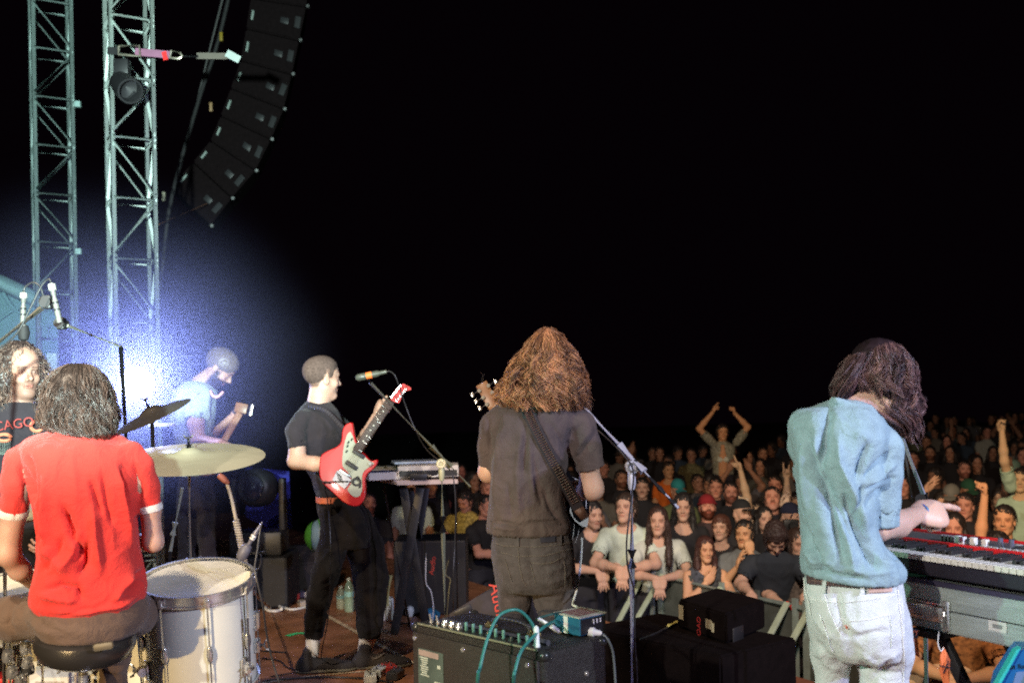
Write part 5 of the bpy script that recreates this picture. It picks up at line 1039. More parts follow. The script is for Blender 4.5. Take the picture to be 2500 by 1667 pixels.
# ---------------------------------------------------------------- the audience
GZ = -1.2
def ground(x, y):
 q = (y * .84 + x * .54) - 13.0
 return GZ + max(0.0, q) * .024
def crowd_mat(name, **k): return mat(name, (1, 1, 1), objcol=True, **k)
C_skin = crowd_mat('audience_skin', rough=.6, spec=.2, noise=.05, tint=True, sss=.1)
C_shirt = crowd_mat('audience_cloth', rough=.9, noise=.12, nscale=14)
C_hair = crowd_mat('audience_hair', rough=.6, noise=.25, nscale=60)
C_plaid = mat('patterned_cloth', (1, 1, 1), .9, noise=.75, nscale=38, objcol=True)
def audience(pose='down', hair='short', h=.012, hh=.0065, head=None, arms=None, sleeves=True, lean=0.0, neckline=0, hatk=None, beard=0, tache=0, hp=None, long=1.0, fingers=None, low='legs'):
 """a figure in its own frame: feet at the origin, front +Y. returns meshes by part"""
 hd = Vector((0, .02 + lean * .9, 1.655 - lean * .25)) if hp is None else Vector(hp); f0 = Vector(head or (0, 1, .05)); s, f, u = hframe(f0, (0, -f0.z * .3 if f0.y > 0 else 0, 1)) if True else None
 def L(z): return lean * max(0, (z - .9) / .7) ** 1.2 * .85
 rows = [(z - L(z) * .2, 0, L(z), w_, dp) for z, w_, dp in ((.96, .165, .115), (1.05, .155, .108), (1.2, .165, .118), (1.33, .185, .125), (1.41, .185, .115), (1.455, .15, .095), (1.49, .095, .078), (1.515, .065, .062))]
 sh0 = 1.40 - L(1.4) * .2; ly = L(1.4)
 A = {'down': [((.175, ly, sh0), (.215, ly + .02, 1.14), (.225, ly + .10, .90), (0, .3, -1), (-1, 0, 0))] * 2,
         'lean': [((.175, ly, sh0), (.25, ly + .17, 1.17), (.03, ly + .36, 1.16), (-.3, .5, -.9), (0, -.5, -.5))] * 2,
         'grip': [((.175, ly, sh0), (.27, ly + .08, 1.20), (.20, ly + .30, 1.17), (0, .7, -.5), (0, -.4, -1))] * 2,
         'up': [((.175, ly, sh0), (.215, ly + .02, 1.14), (.225, ly + .10, .90), (0, .3, -1), (-1, 0, 0)), ((.17, ly, sh0 + .03), (.24, ly + .05, 1.68), (.18, ly + .08, 1.93), (0, 0, 1), (0, 1, 0))],
         'both': [((.165, ly, sh0 + .03), (.30, ly + .02, 1.62), (.14, ly + .04, 1.84), (-.3, 0, 1), (0, 1, 0))] * 2,
         'clap': [((.175, ly, sh0), (.22, ly + .10, 1.16), (.05, ly + .24, 1.36), (-.2, .2, 1), (-1, 0, 0))] * 2}[pose]
 if arms: A = [arms.get(i, A[i]) for i in (0, 1)]
 body = []; shp = [loft(rows, (0, 0, 0), (1, 0, 0), 2.2)]; hands = []; slv = []
 for i, a in enumerate(A):
  m = (-1, 1)[i]; custom = arms and i in arms
  g = (lambda v: Vector(v)) if custom else (lambda v: Vector((v[0] * m, v[1], v[2])))
  S, E, W = g(a[0]), g(a[1]), g(a[2]); dv, pn = g(a[3]), g(a[4])
  body += [cone(S, E, .050, .043), cone(E, E.lerp(W, .35), .043, .042), cone(E.lerp(W, .35), W, .042, .028)]
  if sleeves: slv.append([S, S.lerp(E, .35), S.lerp(E, .72)])
  fc = (fingers or {}).get(i, (.12, .2, .25, .35)); hands.append(hand(W, dv, pn, 1 if i else -1, fc, 1.05, h=.0042 if h < .012 else .0055))
 tw = [(r[0], r[1], r[2], r[3] - .022, r[4] - .02) for r in rows]
 if hair in ('long', 'bob', 'longwavy') and not beard: hatk = dict(nose=.3, jaw=.84, wide=.94, **(hatk or {}))
 nb = Vector((0, L(1.45), 1.46 - L(1.45) * .2))
 body += [loft(tw, (0, 0, 0), (1, 0, 0), 2.2)]
 if low == 'legs': body += [cone((x * .09, 0, .95), (x * .10, .01, .5), .075, .05) for x in (-1, 1)] + [cone((x * .10, .01, .5), (x * .11, -.02, .09), .05, .035) for x in (-1, 1)] + [cone((x * .11, -.04, .045), (x * .12, .13, .035), .04, .032) for x in (-1, 1)]
 parts = [solid(body, h * 1.15, .03), build_head(hd, s, f, u, hh, neck=[cone(hd - u * .05 - f * .02, nb, .052, .062)], **(hatk or {}))] + hands
 V, Fc = join(parts); T = face_tint(V, hd, s, f, u, beard=beard, tache=tache, bcol=(.16, .09, .07), soft=.16, brow=(.3, .2, .17)); out = {'body': (V, Fc, T)}
 F = grid(shp + [c for p in slv for c in chain(p, [.06] * 3)], h, .05); F.add(*shp)
 for p in slv: sleeve(F, p, [.062, .064, .066], .03, .010, .03)
 if neckline: F.cut(ell(nb + Vector((0, .055, .03 - neckline * .5)), (.085, .10, .03 + neckline), None), k=.006)
 V, Fc = F.mesh(); out['shirt'] = (folds(V, Fc, noise=.007, nsc=(11, 11, 6), seed=hd.z * 50), Fc)
 if low == 'legs':
  V, Fc = solid([loft([(.84, 0, 0, .16, .115), (1.0, 0, 0, .165, .118)], (0, 0, 0))] + [c for x in (-1, 1) for c in chain([(x * .085, 0, .88), (x * .10, .012, .5), (x * .11, -.02, .08)], [.095, .072, .062])], .02, .04); out['trousers'] = (V, Fc)
 q = lambda x, y, z: hd + s * x + f * y + u * z
 M = [s, f, u]; E = lambda c, r: ell(q(*c), r, M)
 nz, nsc = .008, (42, 42, 30); F = None; cutf = E((0, .122, -.030), (.066, .086, .106))
 if hair in ('short', 'fringe', 'curly', 'afro'):
  g = {'short': 1.015, 'fringe': 1.05, 'curly': 1.10, 'afro': 1.28}[hair]
  pr = [E((0, -.024, .040), (.079 * g, .100 * g, .088 * g)), E((0, .008, .050), (.075 * g, .080 * g, .077 * g)), E((0, -.055, -.02), (.066 * g, .055 * g, .06 * g))]
  if hair == 'curly': nz, nsc = .012, (40, 40, 40)
  F = grid(pr, hh, .03); F.add(*pr, k=.018)
  if hair == 'fringe': cutf = E((0, .118, -.050), (.066, .080, .085))
  F.cut(cutf, k=.012)
 elif hair in ('long', 'longwavy', 'bob'):
  g = 1.03; lg = {'bob': .5, 'long': 1.0, 'longwavy': 1.0}[hair] * long
  pr = [E((0, -.022, .040), (.080 * g, .100 * g, .088 * g)), E((0, .006, .052), (.075 * g, .078 * g, .075 * g))]
  pr += [c for x in (-1, 1) for c in chain([q(x * .062, .008, .05), q(x * .080, .004, -.04), q(x * .084, .004, -.13 * lg - .02), q(x * .090, .035, -.30 * lg)], [.018, .022, .030, .022])]
  pr += chain([q(0, -.08, .0), q(0, -.085, -.14 * lg), q(0, -.08, -.30 * lg)], [.062, .066, .045])
  F = grid(pr, hh, .03); F.add(*pr, k=.016); F.cut(E((0, .126, -.034), (.071, .098, .120)), k=.008); nz, nsc = (.007, (60, 60, 11)) if hair != 'longwavy' else (.010, (50, 50, 26))
 if F is not None:
  V, Fc = F.mesh(); out['hair'] = (folds(V, Fc, noise=nz, nsc=nsc, seed=3), Fc)
  if True:
   N = normals(out['hair'][0], Fc); rg = np.random.RandomState(9); V0 = out['hair'][0]; n = 1500 if h < .012 else 300; ok = np.nonzero((V0 - np.array(hd)) @ np.array(f) < .035)[0]; ix = rg.choice(ok, n); m = 8; tt = np.linspace(0, 1, m)[None, :, None]
   Ln = .05 if hair in ('short', 'fringe', 'curly', 'afro') else .11
   pa = V0[ix][:, None, :] + (N[ix][:, None, :] * .35 + rg.randn(n, 1, 3) * .12) * tt * .03 + np.array([0, 0, -1.0]) * tt * Ln
   v, ff, _ = strands(pa, r0=.0011 if h < .012 else .0018, wave=(.003, 70)); out['hair'] = (np.concatenate([out['hair'][0], v]), np.concatenate([Fc, ff + len(V0)]))
 if hair in ('cap', 'beanie', 'backcap'):
  pr = [E((0, -.024, .030), (.078, .098, .080)), E((0, -.055, -.03), (.062, .052, .06))]; F = grid(pr, hh, .02); F.add(*pr, k=.03); F.cut(cutf, k=.01); V, Fc = F.mesh(); out['hair'] = (folds(V, Fc, noise=.004, nsc=nsc), Fc)
  pr = [E((0, -.012, .048), (.084, .106, .088))]; F = grid(pr + [E((0, .10, .05), (.08, .10, .02))], hh, .02); F.add(*pr); F.plane(q(0, 0, .036 if hair != 'beanie' else .026), -u + f * (.15 if hair == 'cap' else .0))
  if hair == 'cap': F.add(E((0, .125, .036), (.068, .075, .009)), k=.008)
  if hair == 'backcap': F.add(E((0, -.145, .036), (.068, .070, .009)), k=.008)
  if hair == 'beanie': F.add(*[cone(q(.083 * math.cos(a), -.012 + .105 * math.sin(a), .030), q(.083 * math.cos(a + .4), -.012 + .105 * math.sin(a + .4), .030), .012, .012) for a in np.arange(0, 6.28, .4)], k=.008)
  out['hat'] = F.mesh()
 return out, hd
FIG = {}
def fig(key, **k):
 if key not in FIG:
  o, hd = audience(**k); D = {}
  for n, v in o.items(): me = smesh(v[0], v[1], v[2] if len(v) > 2 else None, n); me.polygons.foreach_set('use_smooth', [True] * len(me.polygons)); D[n] = me
  FIG[key] = (D, hd)
 return FIG[key]
STAGE_PT = Vector((.9, 3.2, 0))
def place(key, px, py, label, skin=(.50, .31, .22), shirt=(.02, .02, .02), hcol=(.014, .010, .009), trousers=(.02, .02, .03), hat=(.02, .02, .02), yaw=0, s=1.0, depth=None, roll=0, group='audience standing behind the barrier', plaid=False, refit=False, **k):
 D, hd = fig(key, **k)
 sl = slope(px, py)
 if depth is None:
  d = 5.2
  for _ in range(500):
   p = P(px, py, d)
   if p.z - (ground(p.x, p.y) + hd.z * s) <= 0 and sl < 0: break
   if d > 38: break
   d += .06
 else:
  d = depth; p = P(px, py, d)
  if refit: s = (p.z - ground(p.x, p.y)) / hd.z
 p = P(px, py, d); v = STAGE_PT - Vector((p.x, p.y, 0)); ang = math.atan2(v.y, v.x) - math.pi / 2 + R(yaw)
 off = Matrix.Rotation(ang, 3, 'Z') @ (hd * s); loc = p - off
 t = thing('person', label, 'person', loc, group); t.rotation_euler = (0, R(roll), ang); t.scale = (s, s, s)
 cols = {'body': skin, 'shirt': shirt, 'hair': hcol, 'trousers': trousers, 'hat': hat}; mats = {'body': C_skin, 'shirt': C_plaid if plaid else C_shirt, 'hair': C_hair, 'trousers': C_shirt, 'hat': C_shirt}
 for n, me in D.items():
  if not me.materials: me.materials.append(mats[n])
  o = bpy.data.objects.new(n, me); C.objects.link(o); o.parent = t; o.color = (*cols[n], 1)
  if me.materials[0] != mats[n]: o.material_slots[0].link = 'OBJECT'; o.material_slots[0].material = mats[n]
 return t
def local_of(px, py, hd, s, depth, yaw=0):
 """function turning photo pixels (at a depth offset) into the figure's own frame"""
 p = P(px, py, depth); v = STAGE_PT - Vector((p.x, p.y, 0)); ang = math.atan2(v.y, v.x) - math.pi / 2 + R(yaw); Rm = Matrix.Rotation(ang, 3, 'Z'); loc = p - Rm @ (Vector(hd) * s)
 return lambda x, y, dd=0: (Rm.transposed() @ (P(x, y, depth + dd) - loc)) / s, lambda v: Rm.transposed() @ Vector(v)
import os
ONLY = os.environ.get('ONLY')
def run(n, fn):
 if ONLY is None or n in ONLY.split(','): return fn()
run('middle', make_middle)
run('keys', make_keys)
run('drummer', make_drummer)
run('redg', make_redguitar)
run('redg', make_redguitar_inst)
run("bass", make_bass)
run("curly", make_curly)
LM = [(1530, 1103, 'pale grey-tee man'), (1632, 1146, 'orange-tee man'), (1656, 1196, 'teal cap'), (1528, 1240, 'mint-tee man'), (1668, 1236, 'triangle-print man'), (1727, 1238, 'red beanie'), (1764, 1054, 'raised woman'), (1818, 1140, 'pointing finger'), (1886, 1218, 'moustached chin-lifter'), (1920, 1160, 'horned hand sign'), (1893, 1312, 'bowed navy-tee man'), (1610, 1106, 'high-forehead man'), (1862, 1108, 'short-haired dim face'), (2284, 1021, 'farthest dim head'), (2410, 1055, 'far grey-tee man'), (2354, 1146, 'far bearded man'), (2365, 1198, 'dark green cap'), (2446, 1052, 'stretched bare arm'), (2402, 1220, 'raised fist'), (2273, 1185, 'open waving hand'), (2327, 1052, 'pale-sleeved woman'), (900, 1228, 'reddish bearded face'), (1004, 1196, 'woman in long white'), (1130, 1222, 'yellow-patterned shirt'), (1186, 1236, 'profile man'), (2438, 1331, 'wide-eyed peeping face')]
USED = {}
HN = {'g7': 'short-haired', 'g9': 'bob-haired', 'g2': 'bearded', 'g11': 'curly-haired', 'g3': 'moustached', 'u1': 'arm-raising', 'u2': 'clapping curly-haired', 'u3': 'bob-haired hand-lifting', 'u4': 'cap-wearing', 'u5': 'big-haired', 'u6': 'fringed'}
def relabel(kd, px, py):
 x, y, n = min(LM, key=lambda q: math.hypot(q[0] - px, (q[1] - py) * 1.3)); dx, dy = px - x, py - y
 r = ('above' if dy < 0 else 'below') if abs(dx) < abs(dy) * .6 else ('left of' if dx < 0 else 'right of') if abs(dy) < abs(dx) * .45 else ('upper ' if dy < 0 else 'lower ') + ('left of' if dx < 0 else 'right of')
 k = (HN[kd], r, n); USED[k] = USED.get(k, 0) + 1; o = ('', 'second ', 'third ', 'fourth ', 'fifth ', 'sixth ')[min(USED[k] - 1, 5)]
 return o + 'shadowy ' + HN[kd] + ' figure ' + r + ' the ' + n + ' in the dim audience'
def make_crowd():
 SK = (.56, .34, .25); SKp = (.54, .33, .245); SKr = (.58, .28, .20); SKd = (.42, .22, .14)  # SKd: darker skin, dimness of the back rows put into the colour
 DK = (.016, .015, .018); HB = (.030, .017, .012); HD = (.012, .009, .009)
 fr = dict(h=.0105, hh=.0055)
 G = 'audience leaning on the barrier'
 # front row
 place('f1', 1447, 1256, 'dark-haired man in black collared shirt leaning on the barrier beside the brown-tee guitarist', SKp, DK, HD, yaw=8, depth=9.2, refit=True, group=G, pose='lean', hair='short', neckline=.05, lean=.16, head=(-.25, 1, -.05), beard=.3, **fr)
 place('f2', 1528, 1240, 'brown-haired man in pale mint tee with forearms folded on the barrier', SKp, (.50, .58, .50), HB, yaw=-12, depth=9.0, refit=True, group=G, pose='lean', hair='short', neckline=.03, lean=.16, head=(.25, 1, .15), **fr)
 place('f3', 1607, 1271, 'long brown-haired listener in white top leaning on the barrier', SKp, (.50, .53, .48), (.035, .016, .012), yaw=-4, depth=8.9, refit=True, group=G, pose='lean', hair='long', neckline=.04, lean=.16, head=(.10, 1, .02), long=1.25, **fr)
 place('f4', 1668, 1236, 'tall man with long dark hair in black tee with a small grey triangle print', SKp, DK, HD, yaw=6, depth=9.4, refit=True, group=G, pose='down', hair='long', neckline=.05, lean=.05, head=(.2, 1, -.10), long=.7, **fr)
 place('f5', 1727, 1238, 'bearded man in dark red beanie looking up at the stage', SKr, (.05, .03, .03), (.10, .04, .02), hat=(.22, .010, .015), yaw=8, s=1.0, group=G, pose='down', hair='beanie', beard=1, tache=1, head=(.05, 1, .28), **fr)
 place('f6', 1760, 1287, 'auburn-haired youth in black tee standing behind the woman in the floral top', SKp, DK, (.075, .026, .016), yaw=-8, s=.93, group=G, pose='down', hair='fringe', neckline=.02, head=(.15, 1, .05), **fr)
 w7 = place('f7', 1722, 1340, 'woman with auburn hair and bare shoulders in dark floral top, hand on her chest', (.60, .33, .20), (.06, .065, .08), (.050, .016, .012), yaw=12, depth=8.55, refit=True, group=G, pose='clap', hair='bob', sleeves=False, neckline=.05, lean=.08, head=(-.05, 1, -.05), long=1.2,
          arms={0: ((-.17, .07, 1.38), (-.26, .18, 1.14), (-.50, .34, 1.12), (-.8, .4, -.3), (0, 0, -1)), 1: ((.17, .07, 1.38), (.22, .22, 1.13), (.03, .22, 1.33), (-.6, 0, .7), (0, -1, 0))}, plaid=True, **fr)
 place('f8', 1817, 1302, 'man in grey shirt and black flat hair raising a fist before his face', (.60, .34, .20), (.14, .15, .16), HD, yaw=-6, s=.95, group=G, pose='clap', hair='short', head=(.2, 1, 0), tache=.8, lean=.06,
          arms={0: ((-.17, .05, 1.40), (-.23, .26, 1.12), (-.06, .24, 1.50), (.1, -.1, 1), (.5, -1, 0))}, fingers={0: (.8, .85, .9, .9)}, **fr)
 place('f9', 1893, 1312, 'man in navy tee with bowed dark head gripping the barrier rail', SKp, (.022, .028, .040), (.035, .018, .016), yaw=4, depth=7.9, refit=True, group=G, pose='grip', hair='fringe', lean=.34, head=(-.1, .8, -.85), **fr)
 place('f10', 1866, 1268, 'dark-haired woman with centre parting behind the bowed navy-tee man', SKp, DK, HD, yaw=10, s=.96, group=G, pose='down', hair='bob', head=(-.15, 1, .1), **fr)
 place('f11', 1886, 1218, 'moustached man lifting his chin in the second row', SKr, (.02, .02, .03), HD, yaw=6, s=1.03, pose='down', hair='short', tache=1, head=(.1, 1, .35), **fr)
 ph = place('f12', 1931, 1262, 'photographer in navy cap holding a camera to one eye', SKp, (.02, .02, .03), HD, hat=(.010, .012, .035), yaw=18, s=1.0, pose='clap', hair='cap', head=(-.2, 1, -.1),
          arms={0: ((-.17, 0, 1.40), (-.26, .22, 1.22), (-.10, .24, 1.56), (.5, 0, .6), (0, -1, 0)), 1: ((.17, 0, 1.40), (.26, .22, 1.22), (.11, .24, 1.56), (-.5, 0, .6), (0, -1, 0))}, **fr)
 c = P(1930, 1280, ph  .location.y - .33); cam_t = thing('camera', 'black camera with round lens held by the photographer in the navy cap', 'camera', c)
 b = bm_new(); box(b, c, (.065, .03, .045), bev=.008); obj('camera_body', b, M_black, cam_t); b = bm_new(); lathe(b, [(.0001, -.03), (.030, -.03), (.033, -.10), (.037, -.10), (.037, -.115), (.028, -.115), (.026, -.105), (.0001, -.105)], c, (0, 1, 0), 24); obj('lens', b, M_black, cam_t)
 place('f13', 1948, 1325, 'person in dark top with bright floral dots against the keyboard player\'s shirt', SKp, (.10, .08, .07), (.04, .02, .015), yaw=12, s=.95, group=G, pose='grip', hair='long', lean=.10, head=(-.2, 1, -.1), plaid=True, **fr)
 # second rows
 place('g1', 1748, 1190, 'smiling bald-browed man, left one of the two faces under the woman on shoulders', SKr, DK, HD, yaw=5, pose='down', hair='short', head=(.15, 1, .05)); place('g2', 1784, 1202, 'laughing bearded man, right one of the two faces under the woman on shoulders', SKr, DK, HD, yaw=-5, pose='down', hair='short', head=(-.2, 1, .1), beard=.8, tache=.8)
 place('g3', 1568, 1190, 'moustached man in dark clothes behind the mint-tee man', SK, DK, HD, yaw=0, pose='down', hair='short', tache=1, head=(.1, 1, 0))
 place('g4', 1632, 1146, 'man in bright orange tee turning his head left', (.60, .34, .18), (.75, .17, .02), HD, yaw=-14, pose='down', hair='short', neckline=.02, head=(-.55, 1, -.1))
 place('g5', 1655, 1196, 'person in teal baseball cap with white front', SKd, (.10, .12, .05), HD, hat=(.01, .16, .17), yaw=8, pose='down', hair='cap', head=(-.1, 1, -.3))
 place('g6', 1530, 1103, 'man in pale grey tee far back above the microphone stand clutch', SKd, (.24, .24, .22), HD, yaw=0, pose='down', hair='short')
 place('g7', 1610, 1106, 'dim man with high forehead far back left of the woman on shoulders', SKd, DK, HD, yaw=8, pose='down', hair='short'); place('g8', 1688, 1110, 'dim person in checked shirt left of the woman on shoulders', SKd, (.16, .15, .07), HD, yaw=-8, pose='down', hair='short', plaid=True)
 place('g7', 1474, 1142, 'dim man beside the brown-tee guitarist\'s sleeve', SKr, DK, HD, yaw=-10, pose='down', hair='short'); place('g2', 1517, 1169, 'dim bearded man behind the microphone stand pole', SKd, DK, HD, yaw=6, pose='down', hair='short', head=(-.2, 1, .1), beard=.8, tache=.8)
 place('g9', 1828, 1116, 'dim pale face right of the woman on shoulders', SKd, DK, HD, yaw=0, pose='down', hair='bob'); place('g7', 1862, 1108, 'dim face with short hair two heads right of the woman on shoulders', SKd, DK, HD, yaw=12, pose='down', hair='short'); place('g9', 1857, 1139, 'dim long-haired person in pale sleeves below the short-haired dim face', SKd, (.10, .10, .08), HD, yaw=-12, pose='down', hair='bob')
 place('g10', 1812, 1252, 'man in black cap behind the fist-raising man', SKp, DK, HD, hat=(.012, .012, .014), yaw=12, pose='down', hair='cap', head=(-.3, 1, .05)); place('g7', 1892, 1184, 'shadowed face just above the moustached man', SKr, DK, HD, yaw=-4, pose='down', hair='short')
 # raised arms
 T, Rv = local_of(1764, 1054, (0, .02, 1.655), .98, 15.0, 0)
 ar = {0: (T(1741, 1083), T(1707, 1046), T(1740, 1006), Rv(Vector((.3, 0, 1))), Rv(Vector((1, 0, 0)))), 1: (T(1799, 1079), T(1826, 1042), T(1793, 1008), Rv(Vector((-.2, 0, 1))), Rv(Vector((-1, 0, 0))))}
 wm = place('w1', 1764, 1054, 'woman raised above the crowd, both arms up, in open patterned shirt and white bra top', skin=(.64, .34, .18), shirt=(.26, .26, .20), hcol=HD, s=.98, depth=15.0, pose='down', head=(-.15, 1, -.05), arms=ar, fingers={0: (.2, .8, .9, .9), 1: (.9, .9, .9, .9)}, low='ride', h=.011, hh=.007, plaid=True, neckline=.0)
 # her open shirt shows skin and a white top
 V, Fc = solid([loft([(.96, 0, .055, .085, .075), (1.12, 0, .062, .080, .075), (1.26, 0, .070, .075, .075), (1.40, 0, .06, .045, .07), (1.47, 0, .04, .04, .06)], n=2.2)], .009); o = obj('midriff', smesh(V, Fc, np.ones((len(V), 3))), C_skin, wm, world=False); o.color = (.62, .32, .17, 1)
 V, Fc = solid([ell((-.045, .115, 1.235), (.050, .045, .045)), ell((.045, .115, 1.235), (.050, .045, .045)), cone((-.07, .095, 1.22), (-.05, .08, 1.40), .012, .008), cone((.07, .095, 1.22), (.05, .08, 1.40), .012, .008)], .007); o = obj('bra_top', smesh(V, Fc), C_shirt, wm, world=False); o.color = (.62, .66, .56, 1)
 V, Fc = solid([c_ for x in (-1, 1) for c_ in chain([(x * .09, -.02, .93), (x * .14, .36, .88), (x * .13, .40, .50), (x * .12, .38, .42)], [.10, .075, .06, .05])], .015); o = obj('shorts_and_legs', smesh(V, Fc), C_shirt, wm, world=False); o.color = (.03, .03, .05, 1)
 place('g11', 1768, 1196, 'dark-haired man carrying the woman on his shoulders', SKd, DK, HD, depth=14.8, s=.80, pose='down', hair='curly')
 def ray_arm(key, label, head, d, hand_, elbow, shoulder, hd_dir, palm, curl, side=1, **k):
  s_ = k.pop('s', 1.0); T, Rv = local_of(head[0], head[1], (0, .02, 1.655), s_, d, k.get('yaw', 0))
  k['arms'] = {side: (T(*shoulder), T(*elbow), T(*hand_), Rv(Vector(hd_dir)), Rv(Vector(palm)))}; k['fingers'] = {side: curl}
  return place(key, head[0], head[1], label, depth=d, s=s_, pose='down', **k)
 ray_arm('r1', 'man pointing one finger upward with bare forearm behind the auburn youth', (1850, 1252), 11.0, (1808, 1148, -.1), (1824, 1216, -.1), (1836, 1290, 0), (-.3, 0, 1), (-1, -.3, 0), (.02, .95, .95, .9), 0, skin=(.58, .40, .26), shirt=DK, hair='short')
 ray_arm('r2', 'person raising a clenched fist in front of the black-cap man', (1838, 1290), 10.0, (1822, 1238, -.2), (1818, 1300, -.15), (1826, 1340, 0), (0, 0, 1), (-1, -.3, 0), (1, 1, 1, .95), 0, skin=(.62, .46, .32), shirt=DK, hair='short')
 ray_arm('r3', 'person making a horned hand sign beside the keyboard player', (1945, 1232), 11.4, (1921, 1166, -.1), (1921, 1222, -.1), (1930, 1280, 0), (-.05, 0, 1), (0, -1, 0), (.05, .95, .95, .1), 0, skin=(.50, .36, .26), shirt=DK, hair='short')
 ray_arm('r4', 'person curling finger and thumb beside the keyboard player\'s back', (1948, 1270), 9.7, (1914, 1238, -.2), (1916, 1300, -.1), (1925, 1340, 0), (.15, 0, 1), (0, -1, 0), (.5, .3, .3, .3), 0, skin=(.60, .44, .34), shirt=DK, hair='short')
 ray_arm('r5', 'person in mint tee with one bare arm stretched high at the right edge', (2492, 1172), 10.4, (2446, 1052, -.1), (2452, 1126, -.1), (2468, 1188, 0), (-.15, 0, 1), (0, -1, 0), (.5, .6, .6, .4), 0, skin=(.62, .42, .24), shirt=(.42, .58, .42), hair='short', neckline=.01)
 ray_arm('r6', 'person raising a bare forearm and fist behind the red keyboard', (2452, 1270), 8.0, (2404, 1208, -.1), (2392, 1330, -.1), (2420, 1400, 0), (0, 0, 1), (-1, .2, 0), (1, 1, 1, 1), 0, skin=(.62, .32, .17), shirt=(.06, .14, .12), hair='short')
 ray_arm('r7', 'person with an open waving hand behind the keyboard player\'s wrist', (2300, 1230), 10.6, (2262, 1196, -.2), (2250, 1240, -.1), (2262, 1290, 0), (.6, 0, .7), (0, -1, 0), (.1, .15, .2, .3), 0, skin=(.60, .36, .24), shirt=DK, hair='curly')
 ray_arm('r8', 'person lifting a small hand far right beside the mint-tee arm', (2440, 1218), 11.8, (2433, 1286, -.3), (2440, 1320, -.2), (2450, 1300, 0), (-.2, 0, 1), (0, -1, 0), (.2, .2, .2, .3), 0, skin=(.60, .40, .26), shirt=DK, hair='curly')
 place('k1', 2436, 1338, 'wide-eyed face peeping over the red keyboard', (.60, .34, .17), DK, HD, yaw=6, s=.96, pose='lean', hair='curly', lean=.1, **fr)
 place('k2', 2222, 1322, 'person whose forehead shows between the keyboard player\'s hand and the keys', SKr, (.20, .19, .10), HD, yaw=-4, s=.96, pose='grip', hair='short', **fr); place('k3', 2282, 1345, 'face just above the white drawbars of the keyboard', SKd, DK, HD, yaw=0, s=.95, pose='grip', hair='short', **fr)
 place('k4', 2335, 1452, 'person in orange patterned shirt leaning on the rail below the keyboard', (.62, .36, .17), (.34, .14, .04), HD, yaw=8, s=1.0, pose='lean', hair='short', lean=.3, plaid=True, **fr)
 place('k5', 2255, 1452, 'person in ochre striped top below the keyboard next to the stand leg', (.60, .40, .22), (.30, .24, .10), HD, yaw=-8, s=.96, pose='lean', hair='short', lean=.3, plaid=True, **fr)
 R_ = [(2284, 1021, 'g7', 'dim head farthest back, right of the hanging dark hair', SKd, DK), (2420, 1023, 'g7', 'dim head immediately left of the stretched mint-tee arm\'s hand', SKd, DK), (2478, 1018, 'g9', 'dim head at the far right edge above the stretched arm', SKd, (.06, .02, .01)), (2327, 1052, 'g9', 'dim long-haired woman with pale sleeve in the far right crowd', SKd, (.12, .13, .12)),
          (2410, 1055, 'g7', 'man in pale grey tee in the far right crowd', SKr, (.34, .36, .32)), (2312, 1078, 'g9', 'dim small face between two others far right', SKr, DK), (2262, 1079, 'g7', 'dim face beside the microphone boom at far right', SKd, DK), (2271, 1106, 'g2', 'dim face below the boom-side head', SKd, DK), (2320, 1106, 'g9', 'dim long face in the middle of the far right crowd', SKd, DK),
          (2230, 1120, 'g7', 'reddish face by the slanting boom arm', SKr, DK), (2354, 1146, 'g2', 'bearded man looking straight ahead in the far right crowd', SKr, DK), (2385, 1132, 'g9', 'dim face right of the bearded man', SKd, DK), (2206, 1186, 'g9', 'face framed by long hair beside the keyboard player\'s sleeve', SKr, DK), (2476, 1146, 'g5', 'person in pale green cap below the stretched arm', SKr, DK),
          (2356, 1234, 'g7', 'person whose forehead glows above the pointing finger', SKr, DK), (2495, 1112, 'g9', 'half face cut by the right edge of the picture', SKr, DK), (2222, 1062, 'g9', 'person in pale cap near the hanging hair tips', SKd, (.1, .12, .08)), (2330, 1290, 'g9', 'small reddish face just right of the pointing finger', SKr, DK)]
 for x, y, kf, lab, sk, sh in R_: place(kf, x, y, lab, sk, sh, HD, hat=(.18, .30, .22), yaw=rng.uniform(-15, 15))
 place('g5', 2365, 1198, 'person in dark green baseball cap in the middle of the right crowd', SKd, DK, HD, hat=(.01, .06, .03), yaw=14); place('g5', 2323, 1212, 'person in cap with a pale brim left of the dark green cap', SKd, DK, HD, hat=(.16, .16, .14), yaw=-8)
 # seen under and beside the table at the left
 place('g2', 900, 1228, 'reddish bearded face between the red guitar and the table stand', (.50, .22, .15), DK, HD, yaw=-6, s=1.0); place('l1', 1186, 1236, 'man in profile looking down by the brown-tee guitarist\'s hip', SKr, DK, HD, yaw=40, s=1.0, pose='lean', hair='short', lean=.1)
 place('g7', 1192, 1196, 'bald man behind the profile man at the guitarist\'s hip', SKr, DK, (.3, .14, .1), yaw=10); place('l2', 1136, 1222, 'person in yellow and orange patterned shirt leaning on the far barrier', SKr, (.50, .36, .08), HD, yaw=-10, s=1.0, pose='lean', hair='short', lean=.2, plaid=True, head=(.6, 1, -.5))
 place('l3', 1004, 1196, 'woman in long white top seen between the table stand legs', (.55, .28, .15), (.60, .68, .50), HD, yaw=-10, s=1.02, pose='down', hair='long', sleeves=True); place('g9', 1126, 1152, 'dim reddish face behind the microphone stand pole at left', (.45, .16, .12), DK, HD)
 place('g7', 1052, 1186, 'dim person with skin tinted as if orange-lit beside the woman in white', (.58, .26, .12), DK, HD)  # the warm light on this figure is put into the skin colour
